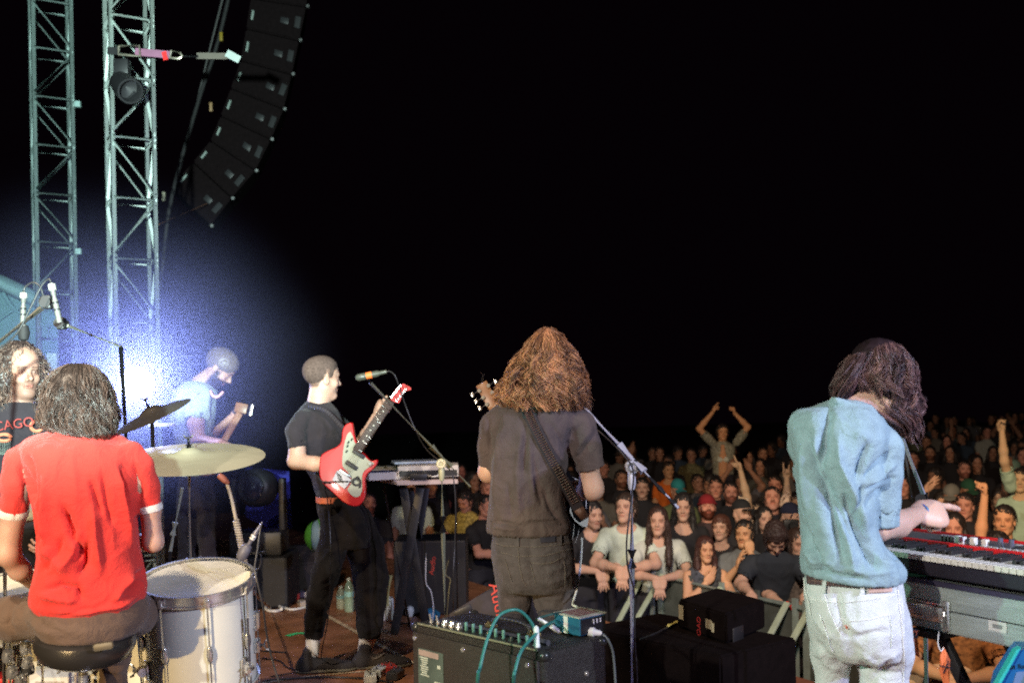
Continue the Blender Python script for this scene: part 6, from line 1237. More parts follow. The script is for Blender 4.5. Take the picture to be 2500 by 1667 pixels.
 # fill the dark mass behind them
 keys = [proj(np.array([o.location + Vector((0, 0, 1.65 * o.scale[2]))]))[0].tolist() + [o.location.y] for o in bpy.data.objects if o.get('category') == 'person' and 'audience' in str(o.get('group'))]
 placed = [(o.location.x, o.location.y) for o in bpy.data.objects if o.get('category') == 'person']
 rg = np.random.RandomState(12); n = 0; tries = 0
 for k_, a in (('u1', dict(pose='up', hair='short', head=(.2, 1, .1))), ('u2', dict(pose='both', hair='curly', head=(0, 1, .15))), ('u3', dict(pose='clap', hair='bob', head=(-.3, 1, 0))), ('u4', dict(pose='down', hair='cap', head=(.3, 1, -.1))), ('u5', dict(pose='down', hair='afro', head=(.2, 1, .1))), ('u6', dict(pose='down', hair='fringe', head=(-.35, 1, -.15)))): fig(k_, **a)
 kinds = ['g7', 'g9', 'g2', 'g11', 'g3', 'u3', 'u4', 'u5', 'u6', 'g9', 'u6', 'u1', 'u2']
 while n < 88 and tries < 9000:
  tries += 1; px = rg.uniform(880, 2520); d = rg.uniform(8.6, 30); g_ = ground(*P(px, 1000, d).xy); s_ = rg.uniform(.93, 1.03)
  X = P(px, 1000, d).x; z = g_ + 1.655 * s_; py = HY - ((z - CAMZ) * FOC / d) - (px - CX) * sr
  top = np.interp(px, [880, 1130, 1500, 1800, 2100, 2500], [1190, 1140, 1098, 1096, 1040, 1010])
  if py < top or d + 1.6 * X < 11.9: continue
  r = FOC * .13 / d
  if any(abs(k[0] - px) < r + FOC * .10 / k[2] and abs(k[1] - py) < r * 1.2 + FOC * .12 / k[2] for k in keys if k[2] > d - .3 or abs(k[0] - px) < 12): continue
  if any(math.hypot(X - a, d - b_) < .50 for a, b_ in placed): continue
  kd = kinds[rg.randint(13 if py > top + 40 else 11)]; t = place(kd, px, py, relabel(kd, px, py), skin=tuple(np.array(SKd) * rg.uniform(.5, .9)), shirt=[DK, DK, DK, (.10, .10, .11), (.05, .03, .03), (.16, .15, .13), (.03, .05, .08)][rg.randint(7)], hcol=HD, yaw=rg.uniform(-30, 30), roll=rg.uniform(-5, 5), s=s_, depth=d, group='shadowy audience in the dark')  # skin darkened further so the figures look unlit
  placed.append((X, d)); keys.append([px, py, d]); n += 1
run('crowd', make_crowd)
# ---------------------------------------------------------------- the stage, the field and the barrier
def edge_y(x): return 7.9 - 1.6 * x
def make_setting():
 V = []; bm = bm_new()
 nx, ny = 40, 60; g = [[bm.verts.new((-14 + 40 * i / nx, 2 + 60 * j / ny, ground(-14 + 40 * i / nx, 2 + 60 * j / ny))) for i in range(nx + 1)] for j in range(ny + 1)]
 for j in range(ny):
  for i in range(nx): bm.faces.new((g[j][i], g[j][i + 1], g[j + 1][i + 1], g[j + 1][i]))
 o = obj('ground', bm, mat('trodden_earth', (.05, .045, .032), .95, noise=.4, nscale=3, bump=.6, bscale=20)); o['kind'] = 'structure'
 m = mat('stage_deck', (.27, .118, .060), .5, noise=.45, nscale=5, bump=.12, bscale=90, spec=.4)
 pl = [(-14, -5), (8, -5), (8, edge_y(8)), (-4, edge_y(-4)), (-14, edge_y(-4))]
 bm = bm_new(); prism(bm, [Vector((x, y, 0)) for x, y in pl], (0, 0, -.12)); o = obj('stage_floor', bm, m, smooth=False); o['kind'] = 'structure'
 bm = bm_new(); prism(bm, [Vector((x, y, -.13)) for x, y in ((8, edge_y(8) - .05), (-4, edge_y(-4) - .05), (-4.05, edge_y(-4) - .13), (7.95, edge_y(8) - .13))], (0, 0, -.97)); o = obj('stage_skirt', bm, mat('black_cloth', (.01, .01, .01), .95), smooth=False); o['kind'] = 'structure'
 bm = bm_new(); box(bm, (-2.65, 1.2, .148), (1.72, 2.45, .146), bev=.01); tag(obj('drum_riser', bm, mat('black_deck', (.02, .018, .016), .7, noise=.3), smooth=False), 'low black riser carrying the drum kit and the drummer', 'riser')
 # tape on the deck
 def tape(pts, w_, name, lab, mt, z=.004):
  b = bm_new(); q = [on_floor(x, y, 0) for x, y in pts]
  L_, R_ = [], []
  for i, p in enumerate(q):
   a = (q[min(i + 1, len(q) - 1)] - q[max(i - 1, 0)]).normalized(); n = Vector((-a.y, a.x, 0)) * w_ / 2; L_.append(b.verts.new((p.x + n.x, p.y + n.y, z))); R_.append(b.verts.new((p.x - n.x, p.y - n.y, z)))
  for i in range(len(q) - 1): b.faces.new((L_[i], L_[i + 1], R_[i + 1], R_[i]))
  tag(obj(name, b, mt, smooth=False), lab, 'tape')
 tape([(770, 1488), (985, 1606), (1010, 1620)], .035, 'floor_tape', 'worn cream tape line running diagonally across the brown stage deck', mat('cream_tape', (.50, .38, .24), .7, noise=.5, nscale=30))
 tape([(640, 1668), (760, 1650), (880, 1640), (930, 1637)], .02, 'floor_tape', 'thin pale seam tape at the bottom edge near the black sneakers', MATS['cream_tape'])
 tape([(701, 1553), (722, 1547), (744, 1546)], .045, 'floor_tape', 'short bright green tape mark beside the black sneaker', mat('green_tape', (.06, .75, .30), .6), .005)
 # barrier
 L = [(x * 1.068, y * 1.068) for x, y in ((-2.2, 13.6), (-.95, 11.35), (.15, 9.8), (1.2, 8.35), (2.0, 6.95), (2.8, 5.45), (3.6, 4.1))]
 M_al = mat('dull_aluminium', (.34, .42, .39), .42, .3, noise=.15); M_pan = mat('grey_panel', (.11, .125, .115), .6, .3, noise=.3, nscale=8)
 for i in range(len(L) - 1):
  a = Vector((*L[i], 0)); b_ = Vector((*L[i + 1], 0)); v = (b_ - a).normalized(); n = Vector((v.y, -v.x, 0)); n = n if n.y < 0 else -n
  t = thing('crowd_barrier', ('farthest', 'far left', 'left middle', 'centre', 'right middle', 'near right')[i] + ' aluminium crowd barrier section with round top rail and grey panel', 'barrier', (a + b_) / 2 + Vector((0, 0, GZ)), 'crowd barrier sections')
  z1 = -.05; b = bm_new(); tube(b, [a + Vector((0, 0, z1)), b_ + Vector((0, 0, z1))], .028, 12); obj('top_rail', b, M_al, t)
  b = bm_new(); c = (a + b_) / 2; hl = (b_ - a).length / 2; box(b, c + Vector((0, 0, -.56)), (hl - .05, .006, .50), (v, n, Vector((0, 0, 1)))); obj('panel', b, M_pan, t, smooth=False)
  for k in range(5):
   p = a.lerp(b_, .03 + .235 * k); b = bm_new(); box(b, p + n * .018 + Vector((0, 0, -.53)), (.022, .012, .55), (v, n, Vector((0, 0, 1)))); obj('post', b, M_al if k % 2 == 0 else M_pan, t, smooth=False)
  for k in (.06, .5, .93):
   p = a.lerp(b_, k); b = bm_new(); q0 = p + n * .03 + Vector((0, 0, -.02)); q1 = p + n * .95 + Vector((0, 0, GZ + .05)); ax = frame(q1 - q0, v); box(b, (q0 + q1) / 2, (.010, .024, (q1 - q0).length / 2), (ax[0], ax[1], ax[2]), .002); obj('brace', b, mat('pale_green_steel', (.46, .55, .42), .5, .1, noise=.15), t, smooth=False)
  b = bm_new(); box(b, c + n * .5 + Vector((0, 0, GZ + .02)), (hl - .03, .5, .015), (v, n, Vector((0, 0, 1)))); obj('foot_plate', b, M_pan, t, smooth=False)
 q0 = P(1915, 1478, 7.05); a = Vector((*L[4], -.05)); v = (Vector((*L[4], -.05)) - Vector((*L[3], -.05))).normalized(); c = a + v * -.12
 b = bm_new(); tube(b, [c - v * .035, c + v * .035], .031, 12); tag(obj('red_tape_band', b, mat('red_tape', (.8, .02, .02), .5)), 'short red tape band wrapped round the barrier rail beside the white jeans', 'tape')
run('set', make_setting)

# ---------------------------------------------------------------- truss towers, loudspeaker array, lamp
def truss(name, lab, x0, x1, xb0, ytop, d, turn, size, z0, z1, mt):
 """square truss mast; x0,x1 photo columns of the two near chords at level y=980"""
 t = thing(name, lab, 'truss', (0, 0, 0)); c = P((x0 + x1) / 2, HY, d); c.z = 0; t.location = (c.x, c.y, 0)
 ax = Vector((math.cos(turn), math.sin(turn), 0)); ay = Vector((-math.sin(turn), math.cos(turn), 0)); h = size / 2; cor = [c + ax * sx * h + ay * sy * h for sx, sy in ((-1, -1), (1, -1), (1, 1), (-1, 1))]
 for p in cor: b = bm_new(); tube(b, [p + Vector((0, 0, z0)), p + Vector((0, 0, z1))], .027, 12); obj('chord', b, mt, t)
 step = .415; n = int((z1 - z0) / step)
 for f in range(4):
  a, b_ = cor[f], cor[(f + 1) % 4]; b = bm_new()
  for k in range(n + 1):
   z = z0 + .05 + k * step; tube(b, [a + Vector((0, 0, z)), b_ + Vector((0, 0, z))], .0125, 7)
   if k < n:
    s_, e_ = (a, b_) if (k + f // 2) % 2 else (b_, a); tube(b, [s_ + Vector((0, 0, z + step - .03)), e_ + Vector((0, 0, z + .03))], .0125, 7)
  o = obj('lattice', b, mt, t); o['kind'] = 'stuff' if False else 'part'; del o['kind']
 b = bm_new(); box(b, c + Vector((0, 0, z0 - .01)), (h + .12, h + .12, .012), (ax, ay, Vector((0, 0, 1)))); obj('base_plate', b, mt, t, smooth=False)
 return t, cor
def make_rig():
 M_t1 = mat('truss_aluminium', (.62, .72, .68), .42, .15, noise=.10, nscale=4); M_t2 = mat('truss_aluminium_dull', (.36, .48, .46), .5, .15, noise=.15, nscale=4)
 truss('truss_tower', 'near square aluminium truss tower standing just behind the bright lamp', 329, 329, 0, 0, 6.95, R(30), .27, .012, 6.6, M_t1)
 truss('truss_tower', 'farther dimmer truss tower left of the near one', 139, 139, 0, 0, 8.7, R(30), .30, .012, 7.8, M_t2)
 # lamp
 t = thing('stage_lamp', 'blinding white stage lamp glowing in front of the near truss tower', 'lamp', LAMP); aim = (Vector((0, 0, CAMZ)) - LAMP).normalized()
 b = bm_new(); lathe(b, [(.0001, -.34), (.07, -.34), (.10, -.28), (.112, -.05), (.114, .0), (.106, .0), (.10, -.02), (.0001, -.04)], LAMP, aim, 32); obj('lamp_housing', b, M_black, t)
 m = bpy.data.materials.new('lit_lens'); m.use_nodes = True; N = m.node_tree.nodes; e = N.new('ShaderNodeEmission'); e.inputs[0].default_value = (.80, .90, 1, 1); e.inputs[1].default_value = 5; m.node_tree.links.new(e.outputs[0], N['Material Output'].inputs[0])
 b = bm_new(); lathe(b, [(.0001, .045), (.06, .03), (.105, .0), (.105, -.01), (.0001, -.01)], LAMP, aim, 32); obj('lens', b, m, t)
 b = bm_new(); s_ = frame(aim)[0]; tube(b, [LAMP + s_ * .12 - aim * .1, LAMP + s_ * .13 - Vector((0, 0, .2)) - aim * .1, LAMP - s_ * .13 - Vector((0, 0, .2)) - aim * .1, LAMP - s_ * .12 - aim * .1], .012, 8); tube(b, [LAMP - Vector((0, 0, .2)) - aim * .1, Vector((LAMP.x, LAMP.y + .1, .01))], .02, 8); obj('yoke', b, M_black, t)
 l = bpy.data.lights.new('stage_lamp_beam', 'SPOT'); l.energy = 185; l.color = (.38, .46, 1.0); l.spot_size = R(165); l.spot_blend = 1.0; l.shadow_soft_size = .10
 o = bpy.data.objects.new('stage_lamp_beam', l); C.objects.link(o); o.location = LAMP + aim * .06; o.rotation_euler = ((Vector((.3, 0, 1.7)) - LAMP)).to_track_quat('-Z', 'Y').to_euler()
 # loudspeaker line array: separators between cabinets, taken corner by corner at one distance
 sep = [((960, 1030), (1155, 1235)), ((1085, 890), (1270, 1085)), ((1180, 775), (1400, 935)), ((1235, 640), (1485, 765)), ((1290, 490), (1555, 600)), ((1345, 340), (1600, 410)), ((1375, 165), (1640, 225)), ((1400, 0), (1680, 40)), ((1412, -170), (1700, -150))]
 f2 = lambda q: (q[0] / 2.24, q[1] / 2.24); d = 10.5; M_cab = mat('textured_black_paint', (.007, .0045, .005), .8, spec=.05, noise=.25, nscale=25, bump=.3, bscale=60)
 dep = Vector((-.12, .55, .0))
 for i in range(len(sep) - 1):
  (l0, r0), (l1, r1) = sep[i], sep[i + 1]; g = .0
  l0, l1 = (l0[0] - 34, l0[1] - 8), (l1[0] - 34, l1[1] - 8); c = [P(*f2(l0), d), P(*f2(r0), d), P(*f2(r1), d), P(*f2(l1), d)]; mid = sum(c, Vector()) / 4; c = [mid + (p - mid) * .965 for p in c]
  t = thing('array_speaker', ('lowest', 'second lowest', 'third lowest', 'fourth', 'fifth', 'sixth', 'seventh', 'topmost')[i] + ' cabinet counted from the bottom of the hanging loudspeaker array', 'loudspeaker', mid, 'hanging line array')
  b = bm_new(); prism(b, c, dep); bmesh.ops.bevel(b, geom=list(b.edges), offset=.012, segments=2, affect='EDGES'); obj('cabinet', b, M_cab, t, smooth=False)
  u_ = (c[1] - c[0]).normalized(); v_ = (c[3] - c[0]).normalized(); nn = u_.cross(v_).normalized(); nn = nn if nn.y < 0 else -nn
  b = bm_new(); box(b, mid + u_ * .10 + nn * .004, (.045, .032, .008), (u_, v_, nn), .004); obj('side_handle', b, M_black, t)
  e0 = c[0].lerp(c[3], .3); e1 = c[0].lerp(c[3], .62); b = bm_new(); box(b, (e0 + e1) / 2 + u_ * .05 + nn * .014, (.012, .010, (e1 - e0).length / 2), (u_, nn, (e1 - e0).normalized()), .003); obj('rear_bracket', b, mat('pale_bracket', (.20, .25, .23), .6), t)
  b = bm_new(); box(b, c[1].lerp(c[2], .5) + nn * .01 - u_ * .05, (.03, .01, .06), (u_, nn, v_), .004); obj('rigging_plate', b, mat('dim_steel', (.015, .015, .017), .8, .0), t)
  b = bm_new(); lathe(b, [(.0001, -.02), (.018, -.02), (.018, .02), (.0001, .02)], c[1] + u_ * .02, (0, 1, 0), 10); obj('pin', b, M_steel, t)
 # cables down the array, safety straps, ratchet strap, small fixture on the tower
 b = bm_new(); tube(b, bez([P(562, -20, 10.2), P(530, 110, 10.2), P(490, 230, 10.2), P(440, 400, 10.1), P(412, 520, 10.0), P(398, 640, 10.0), P(384, 760, 10.0)], 50), .020, 8); tag(obj('cable_bundle', b, M_rubber), 'dark cable bundle hanging down beside the loudspeaker array', 'cable')
 b = bm_new(); tube(b, bez([P(548, -20, 10.25), P(505, 150, 10.25), P(462, 330, 10.2), P(420, 470, 10.1)], 40), .010, 6); tag(obj('chain_line', b, mat('dull_line', (.06, .06, .06), .7)), 'thin line running parallel to the dark cable bundle', 'cable')
 b = bm_new(); tube(b, [P(388, 548, 9.6), P(505, 498, 10.3)], .006, 5); tag(obj('tie_line', b, mat('orange_line', (.28, .12, .06), .7)), 'thin orange tie line below the lowest array cabinet', 'rope')
 st = thing('ratchet_strap', 'purple ratchet strap with steel buckle stretched from the near truss tower', 'strap', P(400, 135, 7.5)); dd = 6.72
 def band(x0, y0, x1, y1, w_, mt, nm, dz=0):
  b = bm_new(); a = P(x0, y0, dd + dz); c = P(x1, y1, dd + dz); v = (c - a); n = v.cross(Vector((0, 1, 0))).normalized(); box(b, (a + c) / 2, (v.length / 2, .004, w_ / 2), (v.normalized(), Vector((0, 1, 0)), n), .001); return obj(nm, b, mt, st, smooth=False)
 M_pur = mat('purple_webbing', (.24, .10, .17), .8, noise=.2); band(330, 127, 418, 135, .05, M_pur, 'webbing'); band(262, 124, 292, 126, .05, M_black, 'webbing_end', .01); band(480, 137, 556, 138, .042, mat('dark_webbing', (.10, .085, .07), .8), 'tail_webbing', .01); band(400, 127, 405, 147, .03, mat('red_tape', (.8, .02, .02), .5), 'red_marker', -.01); band(553, 130, 585, 147, .05, mat('white_tape_roll', (.34, .40, .38), .6), 'white_tag', -.012)
 for pts in ([(290, 113), (340, 112), (342, 138), (320, 136), (290, 134)], [(418, 124), (440, 130), (444, 138), (438, 144), (415, 142)]):
  b = bm_new(); q = [P(x, y, dd - .03) for x, y in pts]; tube(b, q + [q[0]], .009, 7); obj('buckle', b, mat('brass_steel', (.55, .50, .40), .35, .8), st)
 b = bm_new(); tube(b, [P(440, 138, dd), P(484, 138, dd)], .008, 6); obj('hook_cord', b, M_black, st)
 fx = thing('clamp_lamp', 'small dark lamp clamped on the near truss tower below the strap', 'lamp', P(300, 205, 7.5)); b = bm_new(); lathe(b, [(.0001, -.10), (.07, -.10), (.085, .0), (.085, .10), (.072, .10), (.07, .02), (.0001, .0)], P(306, 212, 6.65), (.55, -.6, -.5), 24); obj('lamp_can', b, M_black, fx)
 b = bm_new(); tube(b, [P(285, 160, 6.72), P(287, 190, 6.70), P(310, 245, 6.68), P(330, 225, 6.68)], .012, 7); box(b, P(298, 165, 6.72), (.05, .03, .05), bev=.006); obj('clamp', b, M_black, fx)
 for x, y, mt, lab in ((540, 90, (.6, .42, .02), 'small yellow tag on the line beside the array'), (515, 262, (.7, .42, .2), 'tiny warm glint shaped as a box on the cable beside the array'), (400, 480, (.72, .68, .5), 'pale cable connector hanging below the cable bundle')):  # the glint is painted as a small warm-coloured box
  b = bm_new(); box(b, P(x, y, 10.1), (.015, .012, .045), bev=.004); tag(obj('cable_tag_glint', b, mat('tag%d' % x, tuple(q * .4 for q in mt), .6)), lab, 'cable tag')
 for x, y in ((190, 255), (192, 614)): b = bm_new(); box(b, P(x, y, 8.6), (.024, .02, .026), bev=.006); tag(obj('truss_clamp', b, mat('teal_white', (.30, .46, .44), .5)), ('upper' if y < 300 else 'lower') + ' pale clamp bolted on the farther truss tower', 'clamp')
 # tent side behind the kit
 b = bm_new(); dz = 8.6; pts = [(-160, 600), (0, 690), (60, 722), (118, 745), (140, 770), (142, 900), (140, 960), (-160, 980)]
 prism(b, [P(x, y, dz) for x, y in pts], (0, .03, 0)); tn = obj('tent_wall', b, mat('pale_teal_canvas', (.10, .21, .23), .85, noise=.22, nscale=1.4, bump=.3, bscale=5), smooth=False); tag(tn, 'pale teal canvas tent wall behind the curly-haired man', 'tent')
 b = bm_new(); tube(b, [P(-160, 600, dz - .04), P(0, 690, dz - .04), P(118, 745, dz - .04)], .07, 10); obj('ridge_tube', b, mat('pale_teal_tube', (.16, .28, .29), .7), tn)
 b = bm_new(); tube(b, bez([P(0, 705, dz - .06), P(40, 760, dz - .05), P(120, 800, dz - .05)], 12), .02, 6); tube(b, bez([P(-20, 790, dz - .05), P(60, 752, dz - .05), P(130, 830, dz - .05)], 12), .015, 6); obj('canvas_fold', b, MATS['pale_teal_canvas'], tn)
 b = bm_new(); prism(b, [P(x, y, dz - .3) for x, y in ((114, 862), (138, 862), (138, 905), (114, 900))], (0, .05, 0)); tag(obj('equipment_case', b, mat('pale_case', (.5, .62, .62), .6), smooth=False), 'small pale box above the drummer\'s hair at the tent edge', 'case')
 # blue drape, round fan-like lamp, dark speaker mass on the far left of the stage
 b = bm_new(); prism(b, [P(x, y, 8.4) for x, y in ((600, 1140), (705, 1150), (712, 1290), (660, 1290), (600, 1262))], (0, .02, 0)); tag(obj('blue_drape', b, mat('blue_cloth', (.030, .035, .36), .8, noise=.3), smooth=False), 'blue cloth hanging behind the dark round spotlight', 'drape')
 t = thing('moving_spotlight', 'dark round-headed moving spotlight standing in front of the blue cloth', 'spotlight', on_floor(640, 1420)); c = P(630, 1190, 7.7); b = bm_new(); lathe(b, [(.0001, -.16), (.10, -.15), (.145, -.06), (.15, .06), (.13, .10), (.11, .11), (.10, .085), (.0001, .08)], c, (-.25, -.9, .1), 30); obj('lamp_head', b, M_black, t)
 b = bm_new(); lathe(b, [(.0001, .03), (.06, .02), (.095, .0), (.0001, -.01)], c + Vector((-.02, -.085, .0)), (-.25, -.9, .1), 24); obj('lens', b, mat('dark_glass', (.03, .03, .05), .08, coat=.5), t)
 for sg in (-1, 1): b = bm_new(); box(b, c + Vector((sg * .185, .02, -.13)), (.022, .05, .20), bev=.01); obj('yoke_arm', b, M_black, t)
 b = bm_new(); box(b, c + Vector((0, .02, -.42)), (.20, .14, .09), bev=.015); obj('lamp_base', b, M_black, t); fc = Vector((c.x, c.y + .02, (c.z - .51) / 2)); b = bm_new(); box(b, fc, (.26, .22, (c.z - .51) / 2 - .001), bev=.02); tag(obj('equipment_case', b, mat('black_case', (.012, .012, .014), .6, noise=.3), smooth=False), 'tall black case under the round moving spotlight', 'case')
 # floor monitors at the back edge
 for (x, y, wd, ang, lab) in ((690, 1432, .42, .25, 'low dark stage monitor wedge on the deck left of the black trousers'),):
  p = on_floor(x, y); wedge(p, wd, ang, lab, None)
 c = P(792, 1308, 7.0); t = thing('beach_ball', 'green, white and blue ball behind the black trousers', 'ball', c); V, Fc = solid([ell(c, (.125, .10, .125))], .008); ob = obj('ball_panel', smesh(V, Fc), mat('ball_white', (.10, .16, .20), .5), t)
 b = bm_new(); lathe(b, [(.124, -.03), (.127, -.015), (.127, .015), (.124, .03)], c, (1, .3, .15), 40, True); obj('green_stripe', b, mat('ball_green', (.035, .15, .015), .5), t)
 V, Fc = solid([ell(c + Vector((-.012, -.004, 0)), (.1262, .101, .1262))], .008); m_ = V[:, 0] < c.x - .07; keep = m_[Fc].all(1); obj('green_panel', smesh(V, Fc[keep]), MATS['ball_green'], t)
def wedge(p, wd, ang, lab, txt):
 a = Vector((math.cos(ang), math.sin(ang), 0)); n = Vector((-math.sin(ang), math.cos(ang), 0)); z = Vector((0, 0, 1)); t = thing('stage_monitor', lab, 'stage monitor', p)
 b = bm_new(); prism(b, [p - a * wd + n * u_ + z * v_ for u_, v_ in ((-.24, .001), (.24, .001), (.26, .10), (.06, .34), (-.20, .22))], a * 2 * wd); bmesh.ops.bevel(b, geom=list(b.edges), offset=.015, segments=2, affect='EDGES'); obj('cabinet', b, mat('speaker_carpet', (.05, .038, .036), .8, noise=.3, nscale=30), t, smooth=False)
 b = bm_new(); c = p + n * .165 + z * .23; sl = Vector(n * -.20 + z * .24).normalized(); box(b, c + (n * .24 + z * .20).normalized() * .004, (wd * .9, .004, .13), (a, (n * .24 + z * .20).normalized(), sl)); obj('grille', b, mat('steel_mesh', (.02, .02, .02), .6, bump=1, bscale=400), t, smooth=False)
 b = bm_new(); box(b, p - a * (wd + .004) + z * .15, (.003, .05, .02), (a, n, z), .001); obj('side_handle', b, M_black, t)
 return t
run('rig', make_rig)
# ---------------------------------------------------------------- drum kit
M_pearl = mat('white_drum_wrap', (.70, .72, .62), .35, noise=.04, coat=.3); M_head = mat('coated_drumhead', (.66, .64, .52), .7, noise=.10, nscale=18)
def wing(b, c, a, s_, sz=.018):
 a = Vector(a).normalized(); s_ = Vector(s_).normalized()
 cyl(b, c, c + a * sz * 1.0, sz * .45, sz * .35, 10)
 for k in (-1, 1): tube(b, [c + a * sz * .5, c + a * sz * 1.2 + s_ * k * sz * 1.0, c + a * sz * 1.7 + s_ * k * sz * 1.3], [sz * .3, sz * .28, sz * .15], 6)
def drum(t, c, up, r, hgt, lugs, lug_phase=0.0, tight=True, hoop=None):
 """c: centre of the batter head"""
 up = Vector(up).normalized(); s_, t_, _ = frame(up, (0, -1, 0)); base = c - up * hgt
 b = bm_new(); lathe(b, [(r - .006, 0.002), (r, .002), (r, hgt - .002), (r - .006, hgt - .002)], base, up, 64, True); obj('shell', b, M_pearl, t)
 b = bm_new(); lathe(b, [(.0001, -.006), (r - .014, -.006), (r - .006, -.001), (r + .002, -.012), (r + .002, -.016), (.0001, -.010)], c + up * .004, up, 64); obj('drumhead', b, M_head, t)
 for q, nm in ((c, 'hoop'), (base, 'hoop')):
  dz = up if q is c else -up; b = bm_new(); lathe(b, [(r + .003, -.028), (r + .012, -.030), (r + .012, -.024), (r + .006, -.020), (r + .006, .006), (r + .011, .008), (r + .011, .012), (r + .001, .012), (r + .003, .0)], q, dz, 72, True); obj(nm, b, hoop or M_chrome, t)
 for k in range(lugs):
  a = 2 * math.pi * (k + lug_phase) / lugs; o = s_ * math.cos(a) + t_ * math.sin(a); side = up.cross(o)
  b = bm_new(); q = base + up * hgt * .5 + o * (r + .001); V, Fc = solid([ell(q + o * .008, (.012, .034, .011), [side, up, o])], .003); lg = obj('lug', smesh(V, Fc), M_chrome, t)
  tube(b, [c + o * (r + .015) + up * .002, q + o * .013 + up * .02], .0032, 7); tube(b, [base + o * (r + .015), q + o * .013 - up * .02], .0032, 7)
  box(b, c + o * (r + .014) - up * .016, (.008, .006, .014), (side, o, up), .002); obj('tension_rod', b, M_chrome, t)
def cymbal(t, c, up, r, mt):
 b = bm_new(); lathe(b, [(.006, .030), (.02, .029), (.042, .018), (.055, .010), (r * .5, .004), (r * .8, -.004), (r, -.014), (r, -.0155), (r * .8, -.006), (r * .5, .002), (.055, .008), (.042, .016), (.006, .028)], c, up, 96); obj('bow', b, mt, t)
 b = bm_new(); up = Vector(up).normalized(); cyl(b, c + up * .026, c + up * .040, .016, .014, 16); cyl(b, c + up * .040, c + up * .066, .006, .006, 10); obj('felt_and_bolt', b, M_black, t); b = bm_new(); wing(b, c + up * .055, up, (1, 0, 0), .014); obj('wing_nut', b, M_chrome, t)
def make_kit():
 m = mat('bronze_cymbal', (.46, .43, .30), .50, .30, noise=.14, nscale=6, bump=.25, bscale=8); MATS['cym'] = m
 # floor tom
 t = thing('floor_tom', 'white floor tom with chrome hoops right of the drummer', 'drum', (-1.1, 3.5, .3)); d = 3.56; c = P(481, 1414, d); up = (.02, -.20, 1)
 drum(t, c, up, .190, .405, 8, .42)
 upv = Vector(up).normalized(); s_, t_, _ = frame(upv, (0, -1, 0))
 for k, (px, nm) in enumerate(((388, 0), (610, 1), (455, 2))):
  a = (-.55, 1.05, 2.9)[k]; o = None
 base = c - upv * .405
 for ang in (215, 335, 90):
  o = (Vector((1, 0, 0)) * math.cos(R(ang)) + Vector((0, 1, 0)) * math.sin(R(ang))); o = (o - upv * o.dot(upv)).normalized(); side = upv.cross(o); q = base + upv * .11 + o * .196
  b = bm_new(); box(b, q, (.020, .006, .036), (side, o, upv), .008); br = obj('leg_bracket', b, M_chrome, t); b = bm_new(); cyl(b, q - side * .012 + o * .016, q + side * .012 + o * .016, .017, .017, 16); wing(b, q + o * .024 - side * .01, (o - side).normalized(), upv, .020); obj('wing_bolt', b, M_chrome, br)
  b = bm_new(); e = q + o * .020; tube(b, [e + upv * .19, e - upv * .16, Vector((e.x + o.x * .07, e.y + o.y * .07, .335))], .0058, 10); lg = obj('leg', b, M_chrome, t); b = bm_new(); V, Fc = solid([ell((e.x + o.x * .07, e.y + o.y * .07, .325), (.017, .017, .024))], .004); obj('rubber_foot', smesh(V, Fc), M_rubber, lg)
 o = (Vector((1, .1, 0))); o = (o - upv * o.dot(upv)).normalized(); b = bm_new(); side = upv.cross(o); q = c - upv * .16 + o * .200; box(b, q, (.016, .012, .030), (side, o, upv), .004); box(b, q - upv * .10, (.020, .010, .022), (side, o, upv), .004); wing(b, q - upv * .10 + o * .012, o, upv, .016); obj('side_clamp', b, M_chrome, t)
 b = bm_new()
 for x0, y0, x1, y1 in ((462, 1396, 458, 1404), (458, 1400, 452, 1408)): tube(b, [P(x0, y0, d - .02), P(x1, y1, d - .03)], .001, 4)
 b.free()
 # tom microphone and its clip
 tm = thing('drum_microphone', 'grey drum microphone with white label clipped on the floor tom rim', 'microphone', P(600, 1390, 3.55)); dd = 3.5; b = bm_new(); a, e = P(586, 1364, dd), P(616, 1314, dd); ax = (e - a)
 lathe(b, [(.0001, -.005), (.014, .0), (.020, .012), (.020, .045), (.0155, .050), (.0155, .056), (.007, .060), (.007, .078)], a, ax, 24); obj('mic_body', b, mat('graphite', (.10, .10, .12), .5, noise=.1), tm)
 f0 = a + ax.normalized() * .075; b = bm_new(); lathe(b, [(.0075, 0), (.0085, .004), (.0085, .035), (.007, .04), (.003, .075), (.0001, .078)], f0, ax, 18); cn = obj('plug', b, mat('plug_grey', (.16, .16, .19), .35, .3), tm); b = bm_new(); lathe(b, [(.0092, .006), (.0094, .007), (.0094, .022), (.0092, .023)], f0, ax, 18); obj('label_band', b, M_white, cn)
 s2, t2, _ = frame(ax, (0, -1, 0)); rr = Vector((0, 0, -1)).cross(ax.normalized()); mm = text_mesh('R-1', .012, f0 + ax.normalized() * .0145 + Vector((0, -.0102, 0)), ax.cross(Vector((0, 1, 0))).normalized() * -1, ax, .0003); obj('label_text', mm, M_black, cn, smooth=False)
 b = bm_new()
 for off in (0, .012): tube(b, bez([P(612, 1352, dd + off), P(634, 1350, dd + off), P(637, 1366, dd + off), P(633, 1385, dd + off), P(620, 1392, dd + off), P(598, 1390, dd + off)], 20), .0030, 7)
 tube(b, [P(608, 1349, dd), P(645, 1348, dd)], .006, 8); tube(b, [P(625, 1390, dd), P(620, 1404, dd)], .008, 8); obj('wire_clip', b, M_black, tm)
